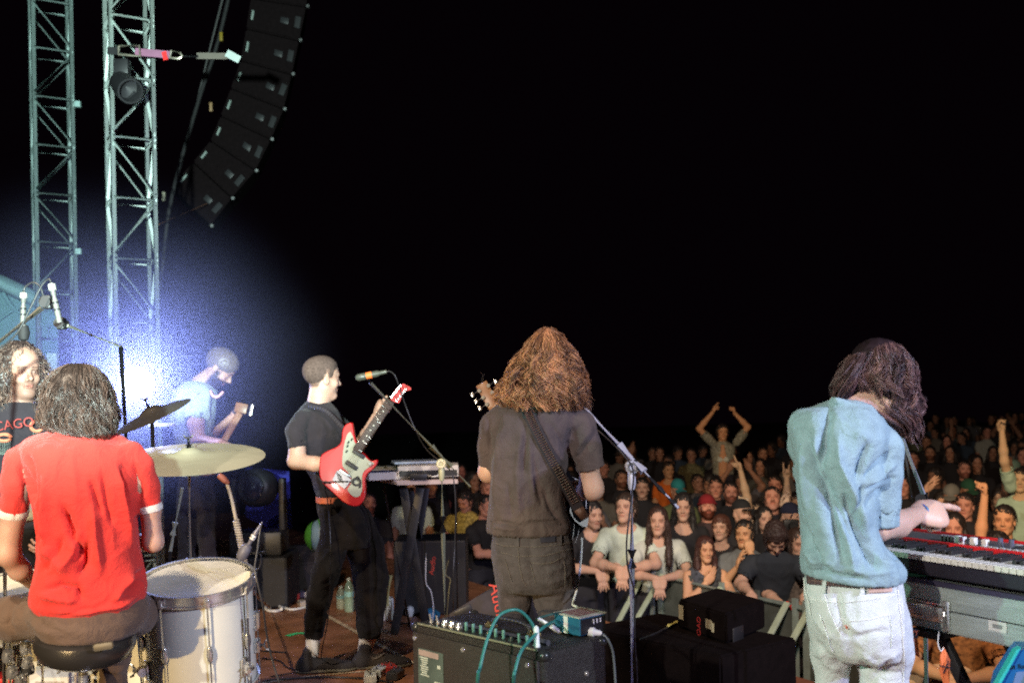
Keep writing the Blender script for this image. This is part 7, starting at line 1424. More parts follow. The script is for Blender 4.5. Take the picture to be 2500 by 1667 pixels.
 b = bm_new(); tube(b, bez([f0 + ax.normalized() * .075, P(634, 1300, dd), P(628, 1345, dd - .02), P(622, 1385, dd - .05), P(628, 1420, dd - .06), P(642, 1480, dd - .05), P(650, 1540, dd - .02), P(662, 1600, dd), P(680, 1660, dd), P(700, 1720, dd), on_floor(720, 1780, .006)], 60), .0035, 7); tag(obj('microphone_cable', b, M_black), 'black cable falling from the floor tom microphone', 'cable')
 # ride cymbal on its stand
 cy_ = thing('ride_cymbal', 'large bronze ride cymbal on a chrome stand above the floor tom', 'cymbal', (-1.25, 3.85, .3)); dc = 3.85; c = P(462, 1110, dc); cymbal(cy_, c, (.02, -.17, 1), .286, m)
 st = thing('cymbal_stand', 'chrome cymbal stand rising behind the floor tom', 'cymbal stand', (-1.25, 3.85, .0)); b = bm_new(); tube(b, [c + Vector((0, .0, .02)), P(463, 1372, dc)], .0078, 12); obj('upper_tube', b, M_chrome, st)
 b = bm_new(); tube(b, [P(463, 1362, dc), P(463, 1395, dc)], .016, 14); wing(b, P(470, 1374, dc), (1, 0, .05), (0, 0, 1), .02); obj('tube_clamp', b, M_chrome, st); b = bm_new(); q = P(463, 1385, dc); tube(b, [q, Vector((q.x, q.y, .15))], .0125, 12); obj('lower_tube', b, M_chrome, st)
 for a in (20, 140, 260): b = bm_new(); tube(b, [Vector((q.x, q.y, .42)), Vector((q.x + .30 * math.cos(R(a)), q.y + .30 * math.sin(R(a)), .012))], .007, 8); obj('leg', b, M_chrome, st)
 # second cymbal seen edge-on
 c2 = thing('crash_cymbal', 'steeply tilted dark cymbal seen edge-on beside the lamp', 'cymbal', P(372, 1010, 4.3)); e0, e1 = P(281, 1040, 4.3), P(460, 966, 4.3); ctr = (e0 + e1) / 2 + Vector((0, 0, -.01)); v = (e1 - e0).normalized(); upc = Vector((0, -1, 0)).cross(v); upc = (upc if upc.z > 0 else -upc); upc = (upc - Vector((0, .26, 0))).normalized()
 cymbal(c2, ctr, -upc * -1, (e1 - e0).length / 2, mat('dark_cymbal', (.10, .09, .08), .45, .7, noise=.2, bump=.2, bscale=8))
 s3 = thing('cymbal_stand', 'slim stand of the edge-on cymbal', 'cymbal stand', (ctr.x, ctr.y, 0)); b = bm_new(); tube(b, [ctr, Vector((ctr.x + .02, ctr.y + .02, .02))], .009, 10); obj('tube', b, M_steel, s3)
 for a in (10, 130, 250): b = bm_new(); tube(b, [Vector((ctr.x + .02, ctr.y + .02, .40)), Vector((ctr.x + .30 * math.cos(R(a)), ctr.y + .30 * math.sin(R(a)), .012))], .007, 8); obj('leg', b, M_steel, s3)
 b = bm_new(); box(b, P(395, 1037, 6.2), (.075, .03, .010), bev=.004); cyl(b, P(384, 1035, 6.2), P(384, 1022, 6.2), .012, .012, 10); tag(obj('mixer_shelf', b, M_white), 'small white shelf with a knob beside the bowed bass player\'s back', 'shelf')
 # snare at the left, bass drum behind the stool
 t = thing('snare_drum', 'white snare drum head peeping out left of the red tee', 'drum', (-1.75, 3.55, .3)); drum(t, P(20, 1432, 3.62), (-.05, -.12, 1), .18, .15, 10)
 sn = thing('snare_stand', 'chrome stand carrying the white snare drum', 'drum stand', (-1.82, 3.62, .3)); q = P(20, 1432, 3.62) - Vector((0, 0, .19)); b = bm_new(); tube(b, [q, Vector((q.x, q.y, .34))], .012, 10); obj('tube', b, M_chrome, sn)
 for a in (30, 150, 270):
  b = bm_new(); dv = Vector((math.cos(R(a)), math.sin(R(a)), 0)); tube(b, [q + dv * .17 + Vector((0, 0, .055)), q + dv * .16 + Vector((0, 0, .02)), q], .006, 8); obj('basket_arm', b, M_chrome, sn); b = bm_new(); tube(b, [Vector((q.x, q.y, .48)), Vector((q.x, q.y, .31)) + dv * .22], .006, 8); obj('leg', b, M_chrome, sn)
 t = thing('bass_drum', 'white bass drum standing on the riser behind the stool', 'drum', (-1.6, 3.75, .3)); drum(t, P(190, 1640, 3.70), (.12, -1, .02), .285, .30, 8, .3, hoop=mat('cream_hoop', (.62, .55, .40), .4))
 # throne
 t = thing('drum_throne', 'round black drum stool with chrome threaded stem under the drummer', 'stool', (-1.35, 3.05, .3)); d = 3.10; c = P(209, 1552, d); up = (.07, -.10, 1); wr = 128 * scl(209, d)
 b = bm_new(); lathe(b, [(.0001, .02), (wr * .8, .018), (wr * .97, .004), (wr, -.012), (wr * .985, -.030), (wr * .90, -.058), (wr * .72, -.075), (.0001, -.078)], c, up, 64); obj('seat', b, mat('black_vinyl', (.022, .02, .018), .28, noise=.1, coat=.3, bump=.1, bscale=200), t)
 u_ = Vector(up).normalized(); b = bm_new(); q = P(252, 1576, d - wr * .93); box(b, q + Vector((0, -.001, 0)), (.030, .004, .011), ((.99, .10, .12), (-.1, .99, 0), (-.12, 0, 1)), .008); obj('oval_badge', b, mat('brushed_badge', (.14, .12, .08), .6, .3), t)
 b = bm_new(); bs = P(202, 1600, d); cyl(b, bs + Vector((0, 0, .02)), bs - Vector((0, 0, .035)), .020, .020, 20); box(b, bs - Vector((.03, .0, .02)), (.018, .010, .012), bev=.003); wing(b, bs - Vector((.045, .01, .02)), (-1, -.3, -.2), (0, 0, 1), .018); obj('clamp', b, M_chrome, t)
 b = bm_new(); pr = [];  z = bs.z - .03
 while z > .34: pr += [(.0125, z), (.0155, z - .004), (.0125, z - .008)]; z -= .008
 lathe(b, pr, (bs.x, bs.y, 0), (0, 0, 1), 20); obj('threaded_stem', b, M_chrome, t)
 for a in (70, 190, 310): b = bm_new(); tube(b, [Vector((bs.x, bs.y, .55)), Vector((bs.x + .27 * math.cos(R(a)), bs.y + .27 * math.sin(R(a)), .312))], .009, 10); lg = obj('leg', b, M_chrome, t); b = bm_new(); tube(b, [Vector((bs.x + .25 * math.cos(R(a)), bs.y + .25 * math.sin(R(a)), .325)), Vector((bs.x + .28 * math.cos(R(a)), bs.y + .28 * math.sin(R(a)), .308))], .015, 8); obj('rubber_foot', b, M_rubber, lg)
 # hardware cluster at the lower left: hi-hat stand and pedal
 hh = thing('hi_hat_stand', 'chrome hi-hat stand crowded with clamps at the lower left corner', 'cymbal stand', (-1.9, 3.4, .3)); d = 3.35
 for x, y0, y1, r in ((12, 1240, 1700, .010), (26, 1560, 1700, .006), (36, 1600, 1700, .008), (52, 1600, 1700, .010), (68, 1610, 1700, .008)): b = bm_new(); tube(b, [P(x, y0, d), P(x, y1, d)], r, 12); obj('tube', b, M_chrome, hh)
 for x, y in ((62, 1580), (18, 1600), (66, 1618), (28, 1640), (50, 1655)): b = bm_new(); lathe(b, [(.0001, -.022), (.014, -.020), (.017, -.008), (.017, .008), (.014, .020), (.0001, .022)], P(x, y, d - .03), (.3, -.3, 1), 16); wing(b, P(x + 6, y, d - .05), (.8, -.6, 0), (0, 0, 1), .016); obj('clamp', b, M_chrome, hh)
 b = bm_new(); lathe(b, [(.0001, -.014), (.020, -.012), (.022, 0), (.020, .014), (.0001, .016)], P(68, 1635, d - .02), (0, -.1, 1), 18); obj('rubber_foot', b, M_rubber, hh); b = bm_new(); tube(b, [P(104, 1603, d), P(104, 1700, d)], .008, 10); lathe(b, [(.018, .0), (.016, .03), (.010, .045)], P(104, 1622, d), (0, 0, 1), 14); obj('side_tube', b, M_chrome, hh)
 b = bm_new(); lathe(b, [(.004, .012), (.03, .010), (.05, .004), (.17, -.006), (.17, -.008), (.05, .002), (.004, .010)], P(12, 1250, d), (0, -.1, 1), 48); lathe(b, [(.004, -.012), (.03, -.010), (.05, -.004), (.17, .004), (.17, .006), (.05, -.002), (.004, -.010)], P(12, 1262, d), (0, -.1, 1), 48); obj('hi_hat_cymbals', b, m, hh)
 b = bm_new(); box(b, P(20, 1655, d + .1), (.05, .05, .012), bev=.004); obj('red_pedal_part', b, mat('red_paint', (.6, .02, .02), .4), hh)
 # overhead microphones on booms
 def pencil(x0, y0, x1, y1, d, lab, cab):
  t = thing('overhead_microphone', lab, 'microphone', P(x0, y0, d)); a, e = P(x0, y0, d), P(x1, y1, d); L = (e - a).length
  b = bm_new(); lathe(b, [(.0001, 0), (.010, .0), (.0105, L * .55), (.007, L * .62), (.007, L * .68), (.0095, L * .70), (.0095, L * .97), (.004, L)], a, e - a, 20); o = obj('mic_body', b, mat('nickel', (.12, .118, .11), .5, .2), t)
  for k in (.30, .47): b = bm_new(); q = a.lerp(e, k); lathe(b, [(.0108, 0), (.0112, .001), (.0112, .006), (.0108, .007)], q, e - a, 20); obj('black_ring', b, M_black, o)
  b = bm_new(); q = a.lerp(e, .80); lathe(b, [(.0098, 0), (.0135, .001), (.0135, L * .16), (.0098, L * .162)], q, e - a, 20); obj('white_tape', b, mat('tape_grey', (.30, .30, .28), .6), o)
  b = bm_new(); tube(b, bez([e] + [P(*c) for c in cab], 30), .0035, 6); obj('cable', b, M_black, t)
 pencil(56, 795, 58, 712, 3.9, 'left overhead microphone hanging upright over the curly-haired man', [(62, 700, 3.9), (80, 690, 3.9), (98, 700, 3.9), (108, 730, 3.9), (120, 745, 3.9)])
 pencil(146, 788, 125, 690, 3.7, 'right overhead microphone tilted beside the boom joint', [(118, 682, 3.7), (100, 700, 3.7), (70, 760, 3.7), (40, 815, 3.7), (0, 850, 3.7), (-40, 880, 3.7)])
 def boom(name, lab, a, e, r, jt, tip=None, mt=None):
  t = thing(name, lab, 'microphone stand', (a + e) / 2); b = bm_new(); tube(b, [a, e], r, 12); obj('boom_arm', b, mt or M_steel, t); b = bm_new(); cyl(b, jt + Vector((0, -.03, 0)), jt + Vector((0, .03, 0)), .022, .022, 18); box(b, jt, (.016, .018, .026), bev=.006); obj('joint', b, M_black, t); return t
 M_arm = mat('grey_green_tube', (.42, .46, .40), .45, .15)
 t = boom('boom_stand', 'grey boom arm slanting up from the left edge to the overhead microphone', P(-60, 880, 3.75), P(102, 752, 3.8), .0115, P(117, 738, 3.8), mt=M_arm); b = bm_new(); tube(b, [P(-60, 880, 3.75), P(-66, 1300, 3.75), Vector((P(-66, 1300, 3.75).x, 3.75, .31))], .012, 10); obj('pole', b, M_black, t)
 t = boom('boom_stand', 'thin boom arm sloping down right towards the near truss tower', P(165, 795, 4.3), P(295, 846, 4.5), .007, P(150, 790, 4.3), mt=M_arm); b = bm_new(); q = P(295, 846, 4.5); tube(b, [q, Vector((q.x + .05, 4.55, .01))], .010, 10); obj('pole', b, M_black, t)
 b = bm_new(); lathe(b, [(.0001, -.04), (.020, -.03), (.026, 0), (.020, .03), (.0001, .036)], P(58, 812, 4.4), (0, 0, 1), 18); tag(obj('dark_microphone', b, M_rubber), 'dark foam-covered microphone below the left overhead one', 'microphone')
 t = thing('short_stand', 'grey telescopic stand leaning behind the tall cymbal tube', 'microphone stand', P(430, 1270, 4.6)); b = bm_new(); tube(b, [P(445, 1190, 4.6), P(416, 1345, 4.6)], .0075, 10); obj('tube', b, M_arm, t); b = bm_new(); tube(b, [P(428, 1275, 4.6), P(422, 1305, 4.6)], .014, 10); obj('collar', b, M_arm, t); b = bm_new(); q = P(416, 1345, 4.6); tube(b, [q, Vector((q.x - .05, 4.6, .01))], .008, 8); obj('lower_tube', b, M_black, t)
run('kit', make_kit)

# ---------------------------------------------------------------- microphone stands
def clutch(b, p, v):
 pass
def make_stands():
 M_g = mat('olive_steel', (.40, .42, .28), .4, .1, noise=.1); M_b = mat('blue_grey_steel', (.46, .48, .56), .45, .1, noise=.1)
 def stand(lab, d, j, a, e, foot, mt, collar, grip_from, r=.0105, base=True, legs=(40, 160, 280)):
  J_, A_, E_ = P(*j, d), P(*a[:2], d + a[2]), P(*e[:2], d + e[2]); v = (E_ - A_).normalized(); t = thing('microphone_stand', lab, 'microphone stand', (J_.x, J_.y, 0))
  t0 = A_ + v * ((J_ - A_).dot(v)); b = bm_new(); tube(b, [A_, t0], r * .85, 12); tube(b, [t0, E_], r * .62, 12); obj('boom_arm', b, mt, t)
  b = bm_new(); tube(b, [t0 - v * .075, t0 + v * .075], r * 1.65, 14); ax = frame(v, (0, 1, 0)); cyl(b, t0 + Vector((0, -.022, -.035)), t0 + Vector((0, .022, -.035)), .026, .026, 20); obj('clutch', b, mt, t)
  b = bm_new(); lathe(b, [(.013, -.004), (.020, -.004), (.020, .004), (.013, .004)], t0 + Vector((0, -.024, -.035)), (0, 1, 0), 20, True); obj('clutch_ring', b, M_steel, t)
  b = bm_new(); top = t0 + Vector((0, 0, -.04)); F_ = P(*foot, d); fz = Vector((F_.x, d, .02)); cz = P(*collar[:2], d); k = (top - cz).length; dn = (fz - top).normalized()
  lathe(b, [(.010, 0), (.016, .02), (.017, .06), (r * 1.05, .085)], top, dn, 16); tube(b, [top, top + dn * k], r * .85, 14); obj('upper_pole', b, mt, t)
  b = bm_new(); tube(b, [top + dn * k, top + dn * (k + collar[2])], r * 1.9, 16); obj('height_grip', b, M_black, t); b = bm_new(); tube(b, [top + dn * (k + collar[2]), fz], r * 1.15, 14); obj('lower_pole', b, mt, t)
  for a_ in legs: b = bm_new(); q = fz + Vector((0, 0, .06)); tube(b, [q, Vector((q.x + .30 * math.cos(R(a_)), q.y + .30 * math.sin(R(a_)), .010))], .008, 8); obj('leg', b, M_black, t)
  return t, A_, E_, v
 t, A_, E_, v = stand('olive microphone stand with long boom in front of the red-guitar player', 5.2, (1080, 1112), (905, 935, -.02), (1148, 1188, 0), (1091, 1700), M_g, (1085, 1258, .085), 0)
 b = bm_new(); s_ = A_; tube(b, [s_, P(897, 922, 5.18)], [.011, .015], 12); obj('mic_holder', b, M_black, t)
 mc = thing('vocal_microphone', 'black vocal microphone with orange band on the olive stand', 'microphone', P(910, 915, 5.15)); a, e = P(868, 923, 5.15), P(944, 907, 5.15); b = bm_new(); L = (e - a).length; lathe(b, [(.0001, 0), (.012, .003), (.0185, .014), (.0185, .05), (.0165, .055), (.0165, L * .70), (.011, L * .78), (.010, L)], a, e - a, 24); obj('mic_body', b, mat('olive_black', (.06, .065, .05), .4), mc)
 b = bm_new(); q = a + (e - a).normalized() * .056; lathe(b, [(.0165, 0), (.0178, .001), (.0178, .030), (.0165, .031)], q, e - a, 24); obj('orange_band', b, mat('orange_tape', (.80, .16, .03), .6), mc)
 b = bm_new(); tube(b, bez([e, P(955, 908, 5.15), P(968, 925, 5.15), P(990, 990, 5.2), P(1010, 1040, 5.2), P(1040, 1095, 5.22), P(1085, 1135, 5.2), P(1105, 1160, 5.18), P(1112, 1230, 5.18), P(1110, 1330, 5.2), P(1106, 1440, 5.2), on_floor(1110, 1640, .006)], 80), .0032, 6); tag(obj('microphone_cable', b, M_black), 'thin black cable following the olive boom and dropping to the deck', 'cable')
 t, A_, E_, v = stand('blue-grey microphone stand with boom crossing the black counterweight right of the brown-tee guitarist', 3.95, (1530, 1125), (1405, 972, .16), (1656, 1240, -.10), (1546, 2040), M_b, (1537, 1342, .070), 0)
 b = bm_new(); tube(b, [E_ - v * .11, E_ - v * .02], .0115, 14); obj('counterweight', b, M_black, t); b = bm_new(); tube(b, [E_ - v * .26, E_ - v * .11], .0085, 12); obj('black_sleeve', b, M_black, t)
 b = bm_new(); tube(b, bez([P(1440, 1035, 4.02), P(1480, 1068, 3.98), P(1522, 1110, 3.93), P(1546, 1150, 3.93), P(1541, 1220, 3.935), P(1530, 1320, 3.92), P(1533, 1385, 3.92), P(1549, 1450, 3.93), P(1550, 1560, 3.93), P(1556, 1667, 3.93), P(1556, 1900, 3.93)], 70), .0034, 6); tag(obj('microphone_cable', b, M_black), 'dark cable clinging to the blue-grey microphone stand pole', 'cable')
 # boom behind the keyboard player
 t = thing('microphone_stand', 'slanting grey-violet boom and short pole rising behind the red keyboard', 'microphone stand', P(2255, 1300, 3.75)); dd = 3.75; b = bm_new(); tube(b, [P(2188, 1030, dd), P(2258, 1216, dd)], .0105, 12); obj('boom_arm', b, M_b, t); b = bm_new(); tube(b, [P(2255, 1205, dd), P(2264, 1228, dd)], .018, 12); cyl(b, P(2248, 1218, dd - .03), P(2248, 1218, dd + .03), .02, .02, 16); obj('clutch', b, M_black, t)
 b = bm_new(); tube(b, [P(2252, 1226, dd), P(2256, 1350, dd)], .0125, 12); q = P(2256, 1350, dd); tube(b, [q, Vector((q.x, q.y, .02))], .0125, 12); obj('pole', b, M_b, t); b = bm_new(); tube(b, [P(2262, 1222, dd), P(2312, 1345, dd)], .009, 10); obj('rear_arm', b, M_b, t); b = bm_new(); tube(b, bez([P(2205, 1085, dd + .03), P(2222, 1180, dd + .03), P(2234, 1260, dd + .03), P(2240, 1340, dd + .03)], 20), .005, 7); obj('cable', b, M_black, t)
 for a_ in (40, 160, 280): b = bm_new(); tube(b, [Vector((q.x, q.y, .08)), Vector((q.x + .30 * math.cos(R(a_)), q.y + .30 * math.sin(R(a_)), .010))], .008, 8); obj('leg', b, M_black, t)
run('stands', make_stands)

# ---------------------------------------------------------------- combo amplifier and what lies on it
def make_amp():
 h = .75; Cn = P(1328, 1594, (h - CAMZ) / slope(1328, 1594)); Ln = P(1006, 1521, (h - CAMZ) / slope(1006, 1521)); Rn = P(1496, 1558, (h - CAMZ) / slope(1496, 1558))
 u = (Ln - Cn); u.z = 0; W = u.length; u.normalize(); v = Vector((-u.y, u.x, 0)); v = v if v.y > 0 else -v; v = (v * .7 + (Rn - Cn).normalized() * .3); v.z = 0; v.normalize(); D = (Rn - Cn).length; z = Vector((0, 0, 1))
 t = thing('combo_amplifier', 'black guitar combo amplifier with rear control panel in the foreground', 'amplifier', (Cn.x, Cn.y, 0)); M_tx = mat('black_tolex', (.014, .012, .011), .55, noise=.25, nscale=40, bump=.7, bscale=260); M_txt = M_tx
 def q(a, b_, c): return Cn + u * a + v * b_ + z * c
 ax = (u, v, z)
 b = bm_new(); box(b, q(W / 2, D / 2, -.31), (W / 2, D / 2, .31), ax, .014); cab = obj('cabinet', b, M_tx, t, smooth=False); 
 # rear panel lip, control strip sunk between panel and top
 b = bm_new(); box(b, q(W / 2, -.006, -.31), (W / 2 - .018, .006, .285), ax, .002); rp = obj('rear_panel', b, mat('grey_black_panel', (.022, .019, .018), .6, noise=.2, bump=.4, bscale=300), t, smooth=False)
 b = bm_new(); box(b, q(W / 2, .032, .004), (W / 2 - .03, .028, .004), ax, .001); cp = obj('control_strip', b, mat('dark_strip', (.03, .032, .03), .4, .4), t, smooth=False)
 b = bm_new(); box(b, q(W / 2, .002, .004), (W / 2 - .03, .002, .003), ax); obj('strip_edge', b, mat('aluminium_edge', (.28, .30, .22), .4, .5), cp, smooth=False)
 b = bm_new(); tube(b, [q(.045, .066, .013), q(W - .09, .066, .013)], .010, 12); obj('piping', b, mat('grey_piping', (.07, .07, .075), .5), t)
 x = W - .075; items = ['sw', 'sw', 'kn', 'kn', 'kn', 'tr', 'tr', 'tr', 'jk', 'tr', 'tr', 'jk', 'tr', 'tr']
 for i, k in enumerate(items):
  c = q(W - .07 - i * .036, .030, .008); b = bm_new()
  if k == 'sw': lathe(b, [(.008, 0), (.008, .006), (.004, .008), (.0035, .026), (.005, .030), (.0001, .032)], c, (u * .2 + v * -.1 + z), 12); nm, mt = 'toggle_switch', M_chrome
  elif k == 'kn': lathe(b, [(.013, 0), (.013, .010), (.010, .014), (.009, .020), (.0001, .022)], c, z, 16); nm, mt = 'knob', M_chrome
  elif k == 'jk': lathe(b, [(.010, 0), (.010, .005), (.006, .006), (.005, .012), (.0001, .012)], c, z, 14); nm, mt = 'jack', mat('teal_black', (.03, .05, .05), .3)
  else: box(b, c + z * .013, (.004, .004, .015), ax, .002); nm, mt = 'pointer_knob', mat('teal_plastic', (.10, .24, .21), .4)
  obj(nm, b, mt, cp)
 for a, c in ((W - .03, -.045), (W * .56, -.045), (.06, -.045)): b = bm_new(); lathe(b, [(.0001, -.004), (.007, -.004), (.009, 0), (.009, .002)], q(a, -.013, c), v, 14); obj('screw', b, M_chrome, rp)
 b = bm_new(); lathe(b, [(.0001, -.004), (.007, -.004), (.009, 0), (.009, .002)], q(-.001, .19, -.10) , -u * -1, 14); obj('side_screw', b, M_chrome, cab)
 for a, b_ in ((.012, .012), (W - .012, .012), (.012, D - .012), (W - .012, D - .012)): V, Fc = solid([ell(q(a, b_, -.012), (.021, .021, .019), [u, v, z])], .004); obj('corner_cap', smesh(V, Fc), mat('dark_corner', (.035, .04, .04), .3, .5), cab)
 # specification plate with print
 pc = q(W - .115, -.0135, -.155); b = bm_new(); box(b, pc, (.066, .0015, .080), ax, .0005); pl = obj('rating_plate', b, mat('silver_green_plate', (.09, .13, .12), .35, .2, noise=.3), rp, smooth=False); o_ = lambda a, c, n=.0022: pc - u * a + z * c - v * n
 b = bm_new(); box(b, o_(-.008, .066), (.052, .0006, .010), ax); obj('pink_bar', b, mat('pink_grey', (.30, .25, .24), .6), pl, smooth=False)
 b = bm_new()
 for k in range(9): box(b, o_(-.034 + (k % 3) * .002, .050 - k * .0075), (.022 - (k % 4) * .003, .0005, .0022), ax)
 obj('fine_print', b, mat('pale_print2', (.42, .50, .46), .6), pl, smooth=False); b = bm_new()
 box(b, o_(.045, .030), (.008, .0005, .006), ax); box(b, o_(.040, -.028), (.020, .0005, .006), ax); obj('print_box', b, mat('pale_print2', (.42, .50, .46), .6), pl, smooth=False)
 mm = text_mesh('6', .05, o_(-.052, -.060), -u, z, .0004); obj('number_print', mm, M_black, pl, smooth=False)
 # top handle
 b = bm_new(); hp = [q(W * .60, D * .52, .012), q(W * .57, D * .51, .034), q(W * .45, D * .50, .040), q(W * .33, D * .49, .034), q(W * .30, D * .48, .012)]
 for i, p in enumerate(bez(hp, 18)[:-1]): n_ = bez(hp, 18)[i + 1]; a_ = n_ - p; s_ = a_.cross(v).normalized(); box(b, (p + n_) / 2, (.013, .004, a_.length / 2 * 1.03), (v, s_, a_.normalized()))
 hd = obj('carry_handle', b, mat('black_strap', (.02, .02, .02), .5), t)
 for a in (.61, .29): b = bm_new(); box(b, q(W * a, D * .5, .006), (.022, .012, .006), ax, .003); cyl(b, q(W * a, D * .5 - .014, .016), q(W * a, D * .5 + .014, .016), .007, .007, 12); obj('handle_bracket', b, mat('brass', (.75, .55, .30), .3, .9), hd)
 # di box
 tb = thing('direct_box', 'small blue direct box with white tape standing on the amplifier', 'direct box', q(.08, .16, .002)); u2 = -(u * .55 + v * .10).normalized(); bx = lambda px, py: P(px, py, (h + .002 - CAMZ) / slope(px, py))
 c0 = bx(1354, 1541); c1 = bx(1416, 1556); c2 = bx(1474, 1540); e1 = (c1 - c0); e2 = (c2 - c1); e2 = Vector((-e1.y, e1.x, 0)).normalized() * e2.length * (1 if e2.dot(Vector((-e1.y, e1.x, 0))) > 0 else -1) ; hh_ = .058; cc = c0 + e1 / 2 + e2 / 2 + z * (hh_ / 2 + .004); a1, a2 = e1.normalized(), e2.normalized()
 b = bm_new(); box(b, cc, (e1.length / 2, e2.length / 2, hh_ / 2), (a1, a2, z), .003); db = obj('case', b, mat('petrol_blue', (.02, .13, .21), .45, noise=.1), tb, smooth=False)
 nrm = -a2 if (-a2).y < 0 else a2
 b = bm_new(); box(b, cc + z * (hh_ / 2 + .002), (e1.length / 2 + .002, e2.length / 2 + .002, .0018), (a1, a2, z)); tp = obj('top_plate', b, mat('cream_plate', (.46, .44, .36), .6, noise=.3, nscale=30), db, smooth=False)
 b = bm_new()
 for k in range(5): box(b, cc + z * (hh_ / 2 + .0045) + a1 * (-e1.length * .30 + e1.length * .15 * k) + a2 * .004 * (k % 2), (.004, e2.length * .40, .0006), (a1, a2, z))
 obj('stripe', b, mat('dark_red_stripe', (.16, .03, .03), .6), tp, smooth=False)
 b = bm_new(); f_ = cc - a2 * (e2.length / 2 + .001) if a2.y > 0 else cc + a2 * (e2.length / 2 + .001); box(b, f_ + a1 * -.005, (.010, .0008, hh_ * .48), (a1, a2, z)); obj('white_tape', b, M_white, db, smooth=False)
 sd = cc + a1 * (e1.length / 2 + .001); b = bm_new(); box(b, sd, (.0012, e2.length / 2 - .004, hh_ / 2 - .004), (a1, a2, z)); fp = obj('front_plate', b, M_black, db, smooth=False)
 for k in range(3): b = bm_new(); box(b, sd + a1 * .002 + a2 * (.0 + .016 * k) + z * .012, (.001, .0025, .007), (a1, a2, z)); obj('print_mark', b, M_white, fp, smooth=False)
 b = bm_new(); j = P(1437, 1540, cc.y - .05); lathe(b, [(.0001, -.002), (.014, 0), (.0155, .004), (.0155, .020), (.011, .024), (.009, .042), (.005, .048)], j, (.75, -.35, -.06), 22); obj('white_plug', b, M_white, fp); jp = j + Vector((.75, -.35, -.06)).normalized() * .048
 b = bm_new(); tube(b, bez([jp, P(1485, 1562, jp.y - .01), P(1496, 1590, jp.y), P(1501, 1640, jp.y), P(1504, 1700, jp.y), P(1508, 1800, jp.y + .02), on_floor(1512, 2050, .006)], 40), .0042, 8); tag(obj('box_cable', b, mat('grey_cable', (.12, .15, .15), .5)), 'grey cable curving down from the white plug of the blue box', 'cable')
 M_teal = mat('teal_cable', (.025, .17, .15), .4, noise=.1)
 b = bm_new(); y0 = q(.2, .1, 0).y; a_ = q(.085, .035, .014); tube(b, bez([on_floor(1150, 1950, .01), P(1165, 1680, 2.98), P(1172, 1630, 3.0), P(1190, 1560, 3.05), P(1216, 1505, 3.1), P(1250, 1488, 3.12), P(1275, 1494, 3.14), P(1298, 1520, 3.16), P(1308, 1545, 3.16)], 60), .0052, 9); tag(obj('teal_cable', b, M_teal), 'thick teal cable arching over the amplifier handle', 'cable')
 b = bm_new(); e_ = P(1356, 1514, cc.y - .02); tube(b, bez([on_floor(1235, 1950, .01), P(1253, 1680, 2.96), P(1257, 1640, 2.98), P(1272, 1590, 3.02), P(1300, 1555, 3.08), P(1330, 1528, 3.14), e_], 60), .0052, 9); tag(obj('teal_cable', b, M_teal), 'second teal cable running up to the left side of the blue box', 'cable')
 b = bm_new(); tube(b, bez([P(1310, 1511, 3.26), P(1330, 1503, 3.3), P(1360, 1496, 3.34), P(1375, 1497, 3.36)], 16), .0042, 8); tag(obj('patch_cable', b, mat('dark_green_cable', (.03, .08, .07), .4)), 'short green patch cable with silver plug behind the blue box', 'cable')
 b = bm_new(); lathe(b, [(.0001, 0), (.008, .002), (.0085, .03), (.006, .045)], P(1345, 1527, cc.y - .03), (.6, .3, -.5), 14); lathe(b, [(.0001, 0), (.006, .002), (.006, .04), (.0001, .042)], P(1313, 1509, 3.25), (.9, -.1, -.5), 12); tag(obj('jack_plug', b, M_white), 'white jack plug entering the left side of the blue box', 'plug')
 b = bm_new(); lathe(b, [(.0001, 0), (.010, .002), (.010, .012), (.009, .014), (.009, .060), (.0055, .066), (.0001, .07)], P(1311, 1580, 3.10), (-.02, 0, 1), 18); tag(obj('jack_plug', b, mat('clear_white', (.62, .68, .66), .3)), 'silver-white jack plug standing in the amplifier strip', 'plug')
 # white curly cable down to the box
 b = bm_new(); pts = bez([P(1421, 1312, 3.95), P(1418, 1370, 3.9), P(1410, 1430, 3.8), P(1400, 1465, 3.7), P(1399, 1476, 3.65), P(1410, 1482, 3.6), P(1402, 1490, 3.5), P(1402, 1497, 3.4)], 50); tube(b, pts, .0042, 8); tag(obj('guitar_cable', b, M_white), 'white guitar cable hanging from the black guitar to the blue box', 'cable')
run('amp', make_amp)

